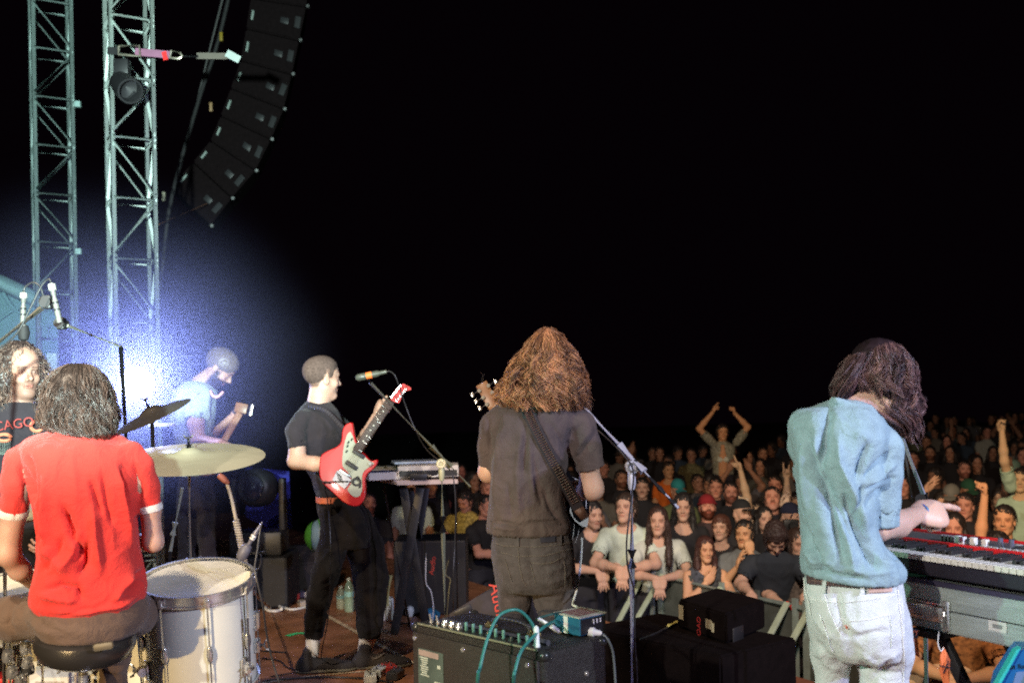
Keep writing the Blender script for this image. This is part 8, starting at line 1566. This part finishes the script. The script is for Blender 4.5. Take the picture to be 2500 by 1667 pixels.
# ---------------------------------------------------------------- table with keyboards, bottles, monitors, cases
def make_rest():
 # table
 zt = 1.0; pt = lambda x, y, z=zt: P(x, y, (z - CAMZ) / slope(x, y))
 A_, B_, D_ = pt(969, 1184), pt(1118, 1180), pt(882, 1165); A_.z = B_.z = D_.z = zt; u = (B_ - A_); v = (D_ - A_); t = thing('keyboard_table', 'white-edged table on black crossed legs behind the red guitar', 'table', (A_.x, A_.y, 0))
 n2 = Vector((0, 0, 1)); b = bm_new(); prism(b, [A_ - n2 * .0, B_, B_ + v, D_], (0, 0, .028)); obj('table_top', b, mat('pinkish_board', (.50, .40, .38), .5, noise=.1), t, smooth=False)
 un, vn = u.normalized(), v.normalized()
 for (x0, y0, x1, y1, o) in ((985, 1190, 1046, 1560, .15), (1026, 1190, 960, 1560, .12), (1000, 1190, 1060, 1545, .85), (1040, 1190, 985, 1545, .85)):
  d0 = A_.y + o; b = bm_new(); p0 = P(x0, y0, d0); p1 = P(x1, y1, d0); p1 = p0 + (p1 - p0) * ((p0.z - .012) / (p0.z - p1.z)); ax = frame(p1 - p0, (0, 1, 0)); box(b, (p0 + p1) / 2, (.028, .014, (p1 - p0).length / 2), ax, .003); obj('crossed_leg', b, M_black, t)
 for x in (937, 1112): b = bm_new(); p0 = P(x, 1188, A_.y + .3); p1 = Vector((p0.x + (.16 if x < 1000 else .0), p0.y, .012)); tube(b, [p0, p1], .009, 8); obj('thin_leg', b, mat('brown_steel', (.05, .035, .03), .5), t)
 def on(a, b_, c=0.0): return A_ + u * a + v * b_ + Vector((0, 0, .030 + c))
 def slab(name, lab, cat, a, b_, w_, dp, hgt, mt, c=0.0, ang=0):
  e = Matrix.Rotation(ang, 3, 'Z'); x_, y_ = e @ un, e @ Vector((-un.y, un.x, 0)); b = bm_new(); ce = on(a, b_, c + hgt / 2); box(b, ce, (w_, dp, hgt / 2), (x_, y_, Vector((0, 0, 1))), .004); tg = thing(name, lab, cat, ce); obj('case', b, mt, tg, smooth=False); return tg, ce, x_, y_
 M_cr = mat('cream_plastic', (.60, .56, .52), .45, noise=.1)
 tg, ce, x_, y_ = slab('synthesizer', 'flat cream synthesizer lying on the left front of the table', 'synthesizer', .12, .42, .20, .24, .05, M_cr, 0, .3)
 b = bm_new()
 for k in range(14): cyl(b, ce + x_ * (-.17 + .025 * k) + y_ * (.04 + .05 * (k % 3)) + Vector((0, 0, .025)), ce + x_ * (-.17 + .025 * k) + y_ * (.04 + .05 * (k % 3)) + Vector((0, 0, .045)), .008, .007, 8)
 o = obj('knobs', b, mat('yellow_grey', (.5, .5, .35), .5), tg); o['kind'] = 'stuff'
 b = bm_new(); box(b, ce + y_ * -.14 + Vector((0, 0, .0262)), (.18, .06, .002), (x_, y_, Vector((0, 0, 1)))); obj('blue_panel', b, mat('navy_panel', (.03, .04, .12), .4), tg, smooth=False)
 tg, ce, x_, y_ = slab('mixer', 'cream mixer box with dark front on the right of the table', 'mixer', .72, .28, .20, .15, .075, M_cr, .012, -.05)
 b = bm_new(); box(b, ce - y_ * .1515 - Vector((0, 0, .012)), (.19, .002, .02), (x_, y_, Vector((0, 0, 1)))); obj('dark_front', b, M_black, tg, smooth=False)
 tg, ce, x_, y_ = slab('laptop', 'closed silver laptop lying on the cream mixer box', 'laptop', .60, .45, .15, .11, .018, mat('silver_blue', (.36, .42, .50), .35, .5), .09, .1)
 tg, ce, x_, y_ = slab('effect_unit', 'small white effect unit in the middle of the table', 'effect unit', .42, .35, .05, .09, .07, M_cr, 0, 0)
 tg, ce, x_, y_ = slab('effect_unit', 'low grey effect unit at the back left of the table', 'effect unit', .22, .9, .14, .06, .05, mat('grey_unit', (.25, .28, .27), .5), 0, 0)
 b = bm_new(); box(b, on(.42, .10, .02), (.055, .09, .02), (un, Vector((-un.y, un.x, 0)), n2), .003); tag(obj('effect_pedal', b, M_black), 'black pedal box at the front corner of the table', 'effect pedal')
 b = bm_new(); tube(b, bez([on(.5, .2, .03), on(.6, .0, .02), on(.75, .05, .04), on(.9, .2, .09)], 20), .006, 6); tag(obj('table_cable', b, M_white), 'pale cable draped across the front of the cream mixer', 'cable')
 for x0, y0, x1, y1, mt, lab in ((1040, 1350, 1048, 1490, M_white, 'white cable hanging under the table beside the crossed legs'), (1097, 1360, 1086, 1440, mat('olive_cable', (.2, .18, .08), .5), 'olive cable hanging right of the stand pole')):
  b = bm_new(); tube(b, bez([P(x0, y0, 6.4), P((x0 + x1) / 2 - 4, (y0 + y1) / 2, 6.4), P((x0 + x1) / 2 + 8, (y0 + y1 * 2) / 3 , 6.4), P(x1 + 10, y1, 6.4), on_floor(x1, 1560, .006)], 24), .004, 6); tag(obj('hanging_cable', b, mt), lab, 'cable')
 # red lettering case and things behind the table legs
 c = on_floor(1035, 1545); b = bm_new(); box(b, c + Vector((0, .75, .27)), (.26, .20, .268), bev=.012); tc = thing('flight_case', 'black case with red lettering under the table', 'case', c + Vector((0, .45, 0))); cs = obj('case', b, mat('black_case', (.012, .012, .014), .6, noise=.3), tc, smooth=False)
 obj('red_lettering', text_mesh('Audio', .055, c + Vector((.02, .546, .36)), (.15, 0, 1), (-1, 0, .15), .0008), mat('red_print', (.55, .06, .04), .7), cs, smooth=False)
 for x, y, col, lab, sz in ((1050, 1500, (.02, .16, .36), 'blue cloth bag under the table', (.075, .05, .03)), (1000, 1490, (.55, .6, .62), 'small pale box under the table by the red lettering', (.03, .03, .04)), (1012, 1520, (.42, .40, .62), 'lilac cup on the deck between the table legs', (.03, .03, .045))):
  p = on_floor(x, y, sz[2]); V, Fc = solid([ell(p, sz), cone(p - Vector((0, 0, sz[2] * .5)), Vector((p.x, p.y, p.z - sz[2])), sz[0] * .8, sz[0] * .7)], .008); V = folds(V, Fc, noise=.006, nsc=(25, 25, 25)); tag(obj('small_bag' if 'bag' in lab else 'small_box', smesh(V, Fc), mat('item%d' % x, col, .6)), lab, 'bag' if 'bag' in lab else 'box')
 # bottles, cans, pedals
 def bottle(px, py, hgt, r, col, lab, capc=(.7, .72, .6)):
  p = on_floor(px, py); t = thing('bottle', lab, 'bottle', p); b = bm_new(); lathe(b, [(.0001, .0), (r * .9, 0), (r, .01), (r, hgt * .35), (r * .94, hgt * .38), (r, hgt * .42), (r, hgt * .66), (r * .75, hgt * .80), (r * .38, hgt * .90), (r * .36, hgt * .94), (.0001, hgt * .94)], p + n2 * .001, n2, 28); bo = obj('bottle_body', b, mat('bottle%d' % px, col, .15, noise=.15, trans=.35), t)
  b = bm_new(); lathe(b, [(.0001, hgt * .93), (r * .44, hgt * .93), (r * .44, hgt), (.0001, hgt)], p, n2, 18); obj('cap', b, mat('cap%d' % px, capc, .5), t)
  b = bm_new(); lathe(b, [(r + .0008, hgt * .46), (r + .0012, hgt * .47), (r + .0012, hgt * .60), (r + .0008, hgt * .61)], p, n2, 28); obj('label', b, mat('blabel%d' % px, (.30, .55, .50), .6, noise=.4, nscale=30), bo)
 bottle(853, 1492, .25, .036, (.45, .60, .42), 'tall clear water bottle with teal label between the black trouser legs'); bottle(833, 1485, .17, .034, (.62, .68, .50), 'shorter milky bottle beside the tall clear one')
 p = on_floor(950, 1512); t = thing('drinks_can', 'white drinks can on the deck right of the black trousers', 'can', p); b = bm_new(); lathe(b, [(.0001, 0), (.028, 0), (.034, .008), (.034, .145), (.028, .155), (.0001, .152)], p + n2 * .001, n2, 28); obj('can_body', b, mat('can_white', (.55, .60, .66), .4, noise=.3, nscale=20), t); b = bm_new(); lathe(b, [(.0285, .154), (.030, .157), (.0285, .159)], p, n2, 24); obj('rim', b, M_steel, t)
 p = on_floor(934, 1514); t = thing('paper_cup', 'tall white paper cup leaning behind the drinks can', 'cup', p); b = bm_new(); lathe(b, [(.022, 0), (.032, .10), (.034, .10), (.034, .106), (.030, .106), (.021, .006), (.0001, .004), (.0001, .0), (.022, 0)], p + n2 * .001, (.05, 0, 1), 24); obj('cup', b, M_white, t)
 b = bm_new(); tube(b, [P(944, 1478, 6.4), P(953, 1404, 6.4)], .016, 10); tag(obj('yellow_tube', b, mat('yellow_cream', (.58, .55, .25), .6)), 'pale yellow stick standing above the drinks can', 'stick')
 def pedal(p, col, lab, ang=0, sz=(.035, .06, .022)):
  t = thing('effect_pedal', lab, 'effect pedal', p); e = Matrix.Rotation(ang, 3, 'Z'); x_, y_ = e @ Vector((1, 0, 0)), e @ Vector((0, 1, 0)); b = bm_new(); box(b, p + n2 * (sz[2] + .001), sz, (x_, y_, n2), .006); obj('case', b, mat('pedal%.2f' % (p.x + p.y), col, .4), t, smooth=False)
  for k in (-1, 0, 1): b = bm_new(); q = p + n2 * (sz[2] * 2) + x_ * k * .018 + y_ * .03; cyl(b, q, q + n2 * .014, .007, .006, 10); obj('knob', b, M_chrome, t)
  b = bm_new(); q = p + n2 * (sz[2] * 2) - y_ * .03; cyl(b, q, q + n2 * .012, .008, .008, 12); obj('footswitch', b, M_chrome, t)
 for i, (x, y, col, lab) in enumerate(((738, 1456, (.5, .5, .5), 'grey pedal at the right end of the small row left of the black trousers'), (716, 1462, (.65, .05, .03), 'red pedal left of the black trousers'), (745, 1478, (.42, .36, .30), 'long beige pedal in front of the red pedal'), (925, 1648, (.55, .58, .55), 'white pedal on the floor below the right sneaker'), (905, 1662, (.7, .74, .7), 'pale pedal at the bottom edge of the picture'), (950, 1640, (.5, .05, .04), 'red pedal under the sneaker toe'), (965, 1655, (.05, .05, .05), 'black pedal beside the red one under the sneaker toe'))): pedal(on_floor(x, y), col, lab, .4 * (i % 3) - .3, (.05, .035, .022) if i < 3 else (.035, .055, .022))
 b = bm_new(); c = on_floor(940, 1660); box(b, c + Vector((0, -.05, .006)), (.22, .16, .005), bev=.002); tag(obj('pedal_board', b, M_black), 'black pedal board at the bottom edge under the right sneaker', 'pedal board') if False else b.free()
 # loose cables on the deck
 for pts, r, mt, lab, nm in (([(690, 1480), (660, 1478), (640, 1462), (625, 1440), (612, 1415)], .011, M_white, 'thick white hose lying on the deck left of the black trousers', 'white_cable'), ([(560, 1582), (640, 1588), (700, 1592)], .005, M_black, 'black cable lying straight across the deck near the floor tom', 'floor_cable'), ([(640, 1606), (680, 1612), (705, 1630), (740, 1634), (800, 1632), (860, 1622)], .005, M_black, 'black cable curving under the left sneaker', 'floor_cable'), ([(640, 1662), (720, 1655), (800, 1652), (880, 1655), (960, 1665)], .006, M_black, 'black cable along the bottom edge of the deck', 'floor_cable'), ([(640, 1400), (700, 1382), (760, 1380), (770, 1400), (700, 1412)], .009, M_black, 'coiled dark cable behind the left monitor', 'floor_cable'), ([(950, 1518), (1000, 1522), (1010, 1530)], .006, M_black, 'black cable beside the drinks can', 'floor_cable')):
  b = bm_new(); tube(b, bez([on_floor(x, y, r) for x, y in pts], 40), r, 8); tag(obj(nm, b, mt), lab, 'cable')
 b = bm_new(); q = [on_floor(690 + 20 * math.cos(a) - 22, 1484 + 7 * math.sin(a), .011 + .010 * (a / 6.28)) for a in np.linspace(0, 6.6, 26)]; tube(b, q, .011, 8); tube(b, bez([on_floor(690, 1482, .012), on_floor(715, 1487, .011), on_floor(760, 1478, .011)], 14), .009, 8); tag(obj('white_cable', b, M_white), 'loop of thick white hose beside the left sneaker', 'cable')
 # coiled white lead with its orange-silver plug behind the cymbal
 b = bm_new(); P0 = [P(553, 1175, 5.0), P(566, 1220, 5.0), P(576, 1268, 5.0)]; tube(b, bez(P0, 12), .009, 8); ax0, ax1 = P(576, 1268, 5.0), P(600, 1385, 5.0); n_ = 220; dv = (ax1 - ax0); s_, t_, _ = frame(dv); hel = [ax0 + dv * (i / n_) + (s_ * math.cos(i * .55) + t_ * math.sin(i * .55)) * .012 for i in range(n_ + 1)]; tube(b, hel, .006, 6); tube(b, bez([hel[-1], P(606, 1420, 5.0), P(625, 1450, 5.05), on_floor(660, 1484, .012)], 16), .009, 8); wc = obj('coiled_cable', b, mat('cream_rubber', (.52, .48, .38), .6)); tag(wc, 'cream coiled lead hanging behind the ride cymbal to the deck', 'cable')
 b = bm_new(); lathe(b, [(.0001, 0), (.015, .004), (.017, .04), (.012, .06), (.008, .07)], P(533, 1158, 5.0), P(556, 1178, 5.0) - P(533, 1158, 5.0), 18); obj('orange_plug', b, mat('dim_orange', (.30, .11, .08), .6), wc)
 # wedge with red lettering behind the guitarist's legs
 p = on_floor(1170, 1535); p = Vector((-.16, 5.0, 0)); a = Vector((.86, -.50, 0)); n = Vector((.5, .86, 0))
 t = thing('stage_monitor', 'grey-sided stage monitor with red lettering behind the brown-tee guitarist\'s legs', 'stage monitor', p); dm = 4.75; b = bm_new(); out = [(1090, 1502), (1160, 1458), (1222, 1428), (1262, 1470), (1275, 1620), (1090, 1620)]; prism(b, [P(x, y, dm) for x, y in out], (.15, .5, 0)); bmesh.ops.bevel(b, geom=list(b.edges), offset=.01, segments=2, affect='EDGES'); cb = obj('cabinet', b, mat('grey_carpet', (.036, .030, .034), .8, noise=.25, nscale=30), t, smooth=False)
 obj('red_lettering', text_mesh('Audio', .085, P(1218, 1474, dm - .003), (.22, 0, -1), (1, 0, .22), .0008), mat('red_print', (.55, .06, .04), .7), cb, smooth=False)
 b = bm_new(); box(b, P(1130, 1490, dm - .004), (.045, .004, .015), ((.9, 0, .4), (0, 1, 0), (-.4, 0, .9)), .004); obj('side_handle', b, M_black, cb)
 # black loudspeaker boxes at the stage edge
 M_bx = mat('black_speaker_paint', (.006, .004, .004), .8, spec=.08, noise=.3, nscale=25, bump=.4, bscale=200)
 def blk(name, lab, cat, pts, z, hgt, cutz=0.0):
  q = [P(x, y, (z - CAMZ) / slope(x, y)) for x, y in pts]
  if len(q) == 3: q = [q[0], q[1], q[2], q[0] + q[2] - q[1]]
  c = sum(q, Vector()) / 4; t = thing(name, lab, cat, (c.x, c.y, z - hgt)); b = bm_new(); prism(b, [Vector((p.x, p.y, z)) for p in q], (0, 0, -hgt)); bmesh.ops.bevel(b, geom=list(b.edges), offset=.010, segments=2, affect='EDGES'); return t, obj('cabinet', b, M_bx, t, smooth=False), q
 t, cb, q = blk('loudspeaker', 'black loudspeaker box with red letters and white stickers at the stage edge', 'loudspeaker', [(1655, 1462), (1772, 1497), (1868, 1464)], .52, .14)
 a, c = q[0], q[1]; e = (c - a).normalized(); nn = Vector((e.y, -e.x, 0)); nn = nn if nn.y < 0 else -nn
 obj('red_lettering', text_mesh('LOAD', .042, a.lerp(c, .46) + nn * .003 + Vector((0, 0, -.11)), (0, 0, 1), -e, .0008), mat('dim_red_print', (.30, .02, .02), .7), cb, smooth=False)
 for k, (s_, dz, w_, h_) in enumerate(((.07, -.06, .018, .035), (.66, -.075, .022, .022), (.74, -.085, .010, .022))): b = bm_new(); box(b, a.lerp(c, s_) + nn * .002 + Vector((0, 0, dz)), (w_, .0015, h_), (e, nn, n2)); obj('white_sticker', b, mat('old_paper', (.50, .50, .36), .7), cb, smooth=False)
 b = bm_new(); c_ = c.lerp(q[2], .28) + Vector((0, 0, -.12)); e2 = (q[2] - c).normalized(); n3 = Vector((e2.y, -e2.x, 0)); n3 = n3 if n3.y < 0 else -n3; box(b, c_ + n3 * .002, (.05, .004, .04), (e2, n3, n2), .004); obj('side_handle', b, M_black, cb)
 blk('loudspeaker', 'wide black loudspeaker carrying the box with the red letters', 'loudspeaker', [(1425, 1530), (1760, 1600), (1945, 1556)], .375, .373)
 blk('flight_case', 'black case at the bottom edge between microphone stand and white jeans', 'case', [(1520, 1680), (1735, 1760), (1960, 1700)], .20, .199) if False else None
 b = bm_new(); tube(b, bez([P(1655, 1520, 5.2), P(1630, 1530, 5.0), P(1600, 1545, 4.8), P(1560, 1560, 4.7)], 14), .005, 6); tag(obj('edge_cable', b, M_black), 'black cable trailing over the loudspeaker by the barrier', 'cable'); b = bm_new(); tube(b, [P(1632, 1526, 4.98), P(1652, 1517, 5.1)], .008, 8); tag(obj('cable_connector', b, mat('yellow_blue', (.55, .50, .15), .5)), 'small yellow cable connector on the black loudspeaker edge', 'plug')
run('rest', make_rest)

# ---------------------------------------------------------------- the red stage keyboard on its case
def make_keyboard():
 z = Vector((0, 0, 1)); zc = .955; K0 = P(2209, 1411, (zc - CAMZ) / slope(2209, 1411)); K1 = P(2500, 1461, (zc - CAMZ) / slope(2500, 1461)); a = (K1 - K0); a.z = 0; a.normalize(); b_ = Vector((-a.y, a.x, 0)); ax = (a, b_, z)
 q = lambda s, d, h: K0 + a * s + b_ * d + z * h
 t = thing('equipment_case', 'brushed aluminium keyboard case lying on a black stand', 'case', q(.3, .2, -.95)); m = mat('brushed_aluminium', (.40, .47, .44), .38, .45, noise=.22, nscale=6, stretch=(1, 1, 14), bump=.15, bscale=120)
 b = bm_new(); box(b, q(.30, .20, -.0725), (.72, .20, .0725), ax, .006); cs = obj('case', b, m, t, smooth=False)
 b = bm_new(); box(b, q(.30, -.003, -.075), (.70, .0015, .0015), ax); obj('lid_seam', b, M_black, cs, smooth=False); b = bm_new(); box(b, q(.30, -.004, .002), (.72, .006, .008), ax, .002); obj('top_edge', b, mat('violet_black_edge', (.05, .045, .08), .35, .4), cs, smooth=False)
 b = bm_new(); c = q(.085, -.006, -.085); box(b, c, (.075, .003, .030), ax, .004); la = obj('latch_plate', b, M_chrome, cs); b = bm_new(); tube(b, [q(.02, -.012, -.065), q(.15, -.012, -.065), q(.152, -.016, -.09)], .005, 8); tube(b, [q(.150, -.014, -.06), q(.150, -.014, -.135)], .006, 8); box(b, q(.15, -.006, -.09), (.012, .004, .045), ax, .003); obj('latch_handle', b, M_chrome, la)
 for k in range(4): b = bm_new(); lathe(b, [(.0001, -.004), (.004, -.003), (.005, 0)], q(.03 + .035 * k, -.008, -.062 - .045 * (k % 2)), b_, 10); obj('rivet', b, M_steel, la)
 b = bm_new(); box(b, q(.315, -.002, -.092), (.028, .001, .015), ax); st = obj('white_sticker', b, mat('white_paper', (.66, .70, .68), .6), cs, smooth=False); b = bm_new(); box(b, q(.315, -.0034, -.092), (.015, .0004, .006), ax); obj('sticker_print', b, mat('grey_print', (.25, .28, .28), .6), st, smooth=False)
 # stand
 s = thing('keyboard_stand', 'black crossed keyboard stand under the aluminium case', 'keyboard stand', q(.3, .2, -.95)); zf = -.95
 for s0, s1 in ((.08, .55), (.52, .02)):
  for dd in (.05, .34): b = bm_new(); p0, p1 = q(s0, dd, -.150), q(s1, dd, zf); x_ = frame(p1 - p0, b_); box(b, (p0 + p1) / 2, (.018, .012, (p1 - p0).length / 2), x_, .002); obj('crossed_leg', b, M_black, s)
 b = bm_new(); box(b, q(.08, .2, -.157), (.05, .22, .010), ax); obj('top_bar', b, M_black, s, smooth=False); b = bm_new(); box(b, q(.52, .2, -.157), (.03, .22, .010), ax); obj('top_bar', b, M_black, s, smooth=False)
 # keyboard
 k = thing('stage_keyboard', 'red stage keyboard with white drawbars lying on the aluminium case', 'keyboard', q(.3, .2, .01)); o = .008; M_r = mat('keyboard_red', (.72, .02, .025), .4, noise=.05)
 b = bm_new(); box(b, q(.24, .19, .030 + o), (.62, .175, .022), ax, .004); bd = obj('body', b, mat('violet_black', (.014, .012, .020), .45), k, smooth=False)
 b = bm_new(); box(b, q(.24, .275, .066 + o), (.62, .088, .020), ax, .004); top = obj('control_panel', b, mat('dark_grey_panel', (.10, .10, .10), .5, noise=.3, nscale=50), k, smooth=False)
 b = bm_new(); box(b, q(.24, .184, .072 + o), (.622, .010, .018), ax, .003); obj('red_front_strip', b, M_r, k, smooth=False); b = bm_new(); box(b, q(.24, .366, .070 + o), (.622, .006, .024), ax, .002); obj('red_back_strip', b, M_r, k, smooth=False)
 for s_, nm in ((-.37, 0), (.85, 1)): b = bm_new(); box(b, q(s_, .19, .050 + o), (.014, .180, .044), ax, .006); obj('red_cheek', b, M_r, k, smooth=False)
 n = 52; w_ = .0233; s0 = -.355; mk = mat('ivory_white', (.74, .74, .68), .3, noise=.02, coat=.2)
 for i in range(n): b = bm_new(); box(b, q(s0 + w_ * (i + .5), .092, .0625 + o), (w_ / 2 - .0011, .082, .0085), ax, .0012); obj('white_key', b, mk, k, smooth=False)
 for i in range(n - 1):
  if i % 7 in (2, 6): continue
  b = bm_new(); box(b, q(s0 + w_ * (i + 1), .122, .077 + o), (.0065, .052, .008), ax, .002); obj('black_key', b, M_black, k, smooth=False)
 hts = .086 + o; j = 0
 for i, s_ in enumerate((.055, .078, .110, .158)): b = bm_new(); box(b, q(s_ - .03, .23 - .01 * (i % 2), hts + .012), (.009, .010, .012), ax, .003); obj('drawbar', b, M_white, top)
 for i in range(4): b = bm_new(); box(b, q(-.04 + .013 * i, .24, hts + .010), (.004, .010, .010), ax, .002); obj('grey_drawbar', b, mat('grey_cap', (.20, .17, .18), .5), top)
 rgk = np.random.RandomState(4)
 for i, (s_, d_) in enumerate(((.172, .23), (.212, .225), (.252, .29), (.268, .23), (.286, .29), (.300, .24), (.312, .30), (.326, .235), (.340, .29), (.352, .24), (.372, .27), (.41, .24), (.46, .30))): b = bm_new(); lathe(b, [(.009, 0), (.009, .016), (.0075, .032), (.0001, .033)], q(s_, d_, hts), z, 14); obj('knob', b, mat('blue_black_knob', (.09, .10, .15), .4), top)
 for i in range(17): b = bm_new(); box(b, q(.13 + .021 * i, .205 + .004 * (i % 2), hts + .003), (.0075, .004, .003), ax, .001); obj('button', b, mat('pale_grey_button', (.42, .46, .46), .5), top)
 for i in range(6): b = bm_new(); box(b, q(.16 + .045 * i, .33, hts + .001), (.016, .010, .001), ax); obj('print_strip', b, mat('dark_strip2', (.05, .05, .05), .6) if i % 2 else mat('grey_strip', (.3, .32, .3), .6), top)
 # orange tags and the blue case
 for (pts, dd, lab, txt, ts) in ((((2296, 1598), (2304, 1578), (2320, 1610), (2318, 1667), (2308, 1680), (2294, 1640)), 2.86, 'crumpled orange warning tag hanging by a string from the case latch', 'XY', .05), (((2222, 1536), (2240, 1536), (2240, 1560), (2246, 1605), (2224, 1592)), 3.0, 'orange and black warning tag half hidden by the white jeans', 'VY', .03)):
  b = bm_new(); prism(b, [P(x, y, dd + .006 * (i % 3)) for i, (x, y) in enumerate(pts)], (0, .0015, 0)); tg = obj('warning_tag', b, mat('orange_card', (.80, .20, .06), .6, noise=.1), smooth=False); tag(tg, lab, 'tag')
  if ts > .04: obj('tag_lettering', text_mesh('X', .042, P(2308, 1628, dd - .003), (.5, 0, -1), (1, 0, .5), .0006), M_black, tg, smooth=False); b = bm_new(); tube(b, bez([P(2292, 1541, dd), P(2290, 1570, dd), P(2297, 1588, dd), P(2304, 1580, dd)], 14), .0016, 5); obj('string', b, M_white, tg)
  else: b = bm_new(); prism(b, [P(x, y, dd - .003) for x, y in ((2222, 1535), (2241, 1535), (2241, 1558), (2222, 1552))], (0, .001, 0)); obj('black_header', b, M_black, tg, smooth=False); obj('tag_lettering', text_mesh('HEAVY', .020, P(2217, 1544, dd - .006), (1, 0, -.05), (0.05, 0, 1), .0004), mat('orange_card', (.8, .2, .06), .6), tg, smooth=False)
 c = thing('blue_case', 'teal-edged blue case leaning at the lower right corner', 'case', P(2480, 1700, 2.75)); dd = 2.7; b = bm_new(); prism(b, [P(x, y, dd) for x, y in ((2485, 1588), (2620, 1560), (2600, 1800), (2400, 1800), (2432, 1667))], (.05, .12, 0)); cc = obj('case', b, mat('bright_blue', (.02, .20, .50), .4, noise=.1), c, smooth=False)
 b = bm_new(); box(b, P(2456, 1628, dd - .004), (.009, .012, .060), ((.85, 0, .5), (0, 1, 0), Vector((.5, 0, .87)).normalized()), .002); obj('teal_edge', b, mat('teal_plastic2', (.03, .45, .42), .4), cc, smooth=False)
 mm = text_mesh('Nord', .026, P(2490, 1626, dd - .002), (1, 0, .03), (-.05, 0, 1), .0003) if False else text_mesh('fat llama', .020, P(2492, 1626, dd - .002), (1, 0, .03), (-.05, 0, 1), .0003); obj('case_lettering', mm, M_black, cc, smooth=False)
 b = bm_new(); prism(b, [P(x, y, dd - .002) for x, y in ((2482, 1640), (2560, 1632), (2540, 1760), (2455, 1760), (2466, 1690))], (0, .0015, 0)); obj('pale_panel', b, mat('pale_blue_panel', (.22, .38, .62), .4), cc, smooth=False)
run('keyboard', make_keyboard)

# ---------------------------------------------------------------- the air: stage smoke lit by the lamps, some blue put into its colour
def make_haze():
 """smoke drifting round the lamp: thick at its heart, thinning to nothing at the rim of the cloud"""
 c = LAMP + Vector((.10, -.35, .05)); rad = (1.45, 2.2, 1.35)
 bpy.ops.mesh.primitive_ico_sphere_add(subdivisions=4, radius=1, location=c); o = bpy.context.object; o.name = 'smoke'; o.scale = rad; o['kind'] = 'stuff'
 m = bpy.data.materials.new('smoke'); m.use_nodes = True; N = m.node_tree.nodes; L = m.node_tree.links; N.remove(N['Principled BSDF']); m.cycles.volume_sampling = 'EQUIANGULAR'; v = N.new('ShaderNodeVolumePrincipled'); v.inputs['Color'].default_value = (.66, .70, 1, 1); v.inputs['Anisotropy'].default_value = .48  # bluish colour makes white light scatter blue in the smoke
 tc = N.new('ShaderNodeTexCoord'); ln = N.new('ShaderNodeVectorMath'); ln.operation = 'LENGTH'; L.new(tc.outputs['Object'], ln.inputs[0]); mr = N.new('ShaderNodeMapRange'); mr.interpolation_type = 'SMOOTHSTEP'; mr.inputs[1].default_value = 1.0; mr.inputs[2].default_value = .15; mr.inputs[3].default_value = 0; mr.inputs[4].default_value = 1; L.new(ln.outputs['Value'], mr.inputs[0])
 nz = N.new('ShaderNodeTexNoise'); nz.inputs['Scale'].default_value = 1.6; nz.inputs['Detail'].default_value = 3; L.new(tc.outputs['Object'], nz.inputs['Vector']); m2 = N.new('ShaderNodeMapRange'); m2.inputs[1].default_value = .3; m2.inputs[2].default_value = .7; m2.inputs[3].default_value = .45; m2.inputs[4].default_value = 1.4; L.new(nz.outputs[0], m2.inputs[0])
 mu = N.new('ShaderNodeMath'); mu.operation = 'MULTIPLY'; pw = N.new('ShaderNodeMath'); pw.operation = 'POWER'; pw.inputs[1].default_value = 1.7; L.new(mr.outputs[0], pw.inputs[0]); L.new(pw.outputs[0], mu.inputs[0]); L.new(m2.outputs[0], mu.inputs[1]); m3 = N.new('ShaderNodeMath'); m3.operation = 'MULTIPLY'; m3.inputs[1].default_value = HAZE; L.new(mu.outputs[0], m3.inputs[0]); L.new(m3.outputs[0], v.inputs['Density']); L.new(v.outputs[0], N['Material Output'].inputs['Volume']); o.data.materials.append(m)
HAZE = .40
run('haze', make_haze)
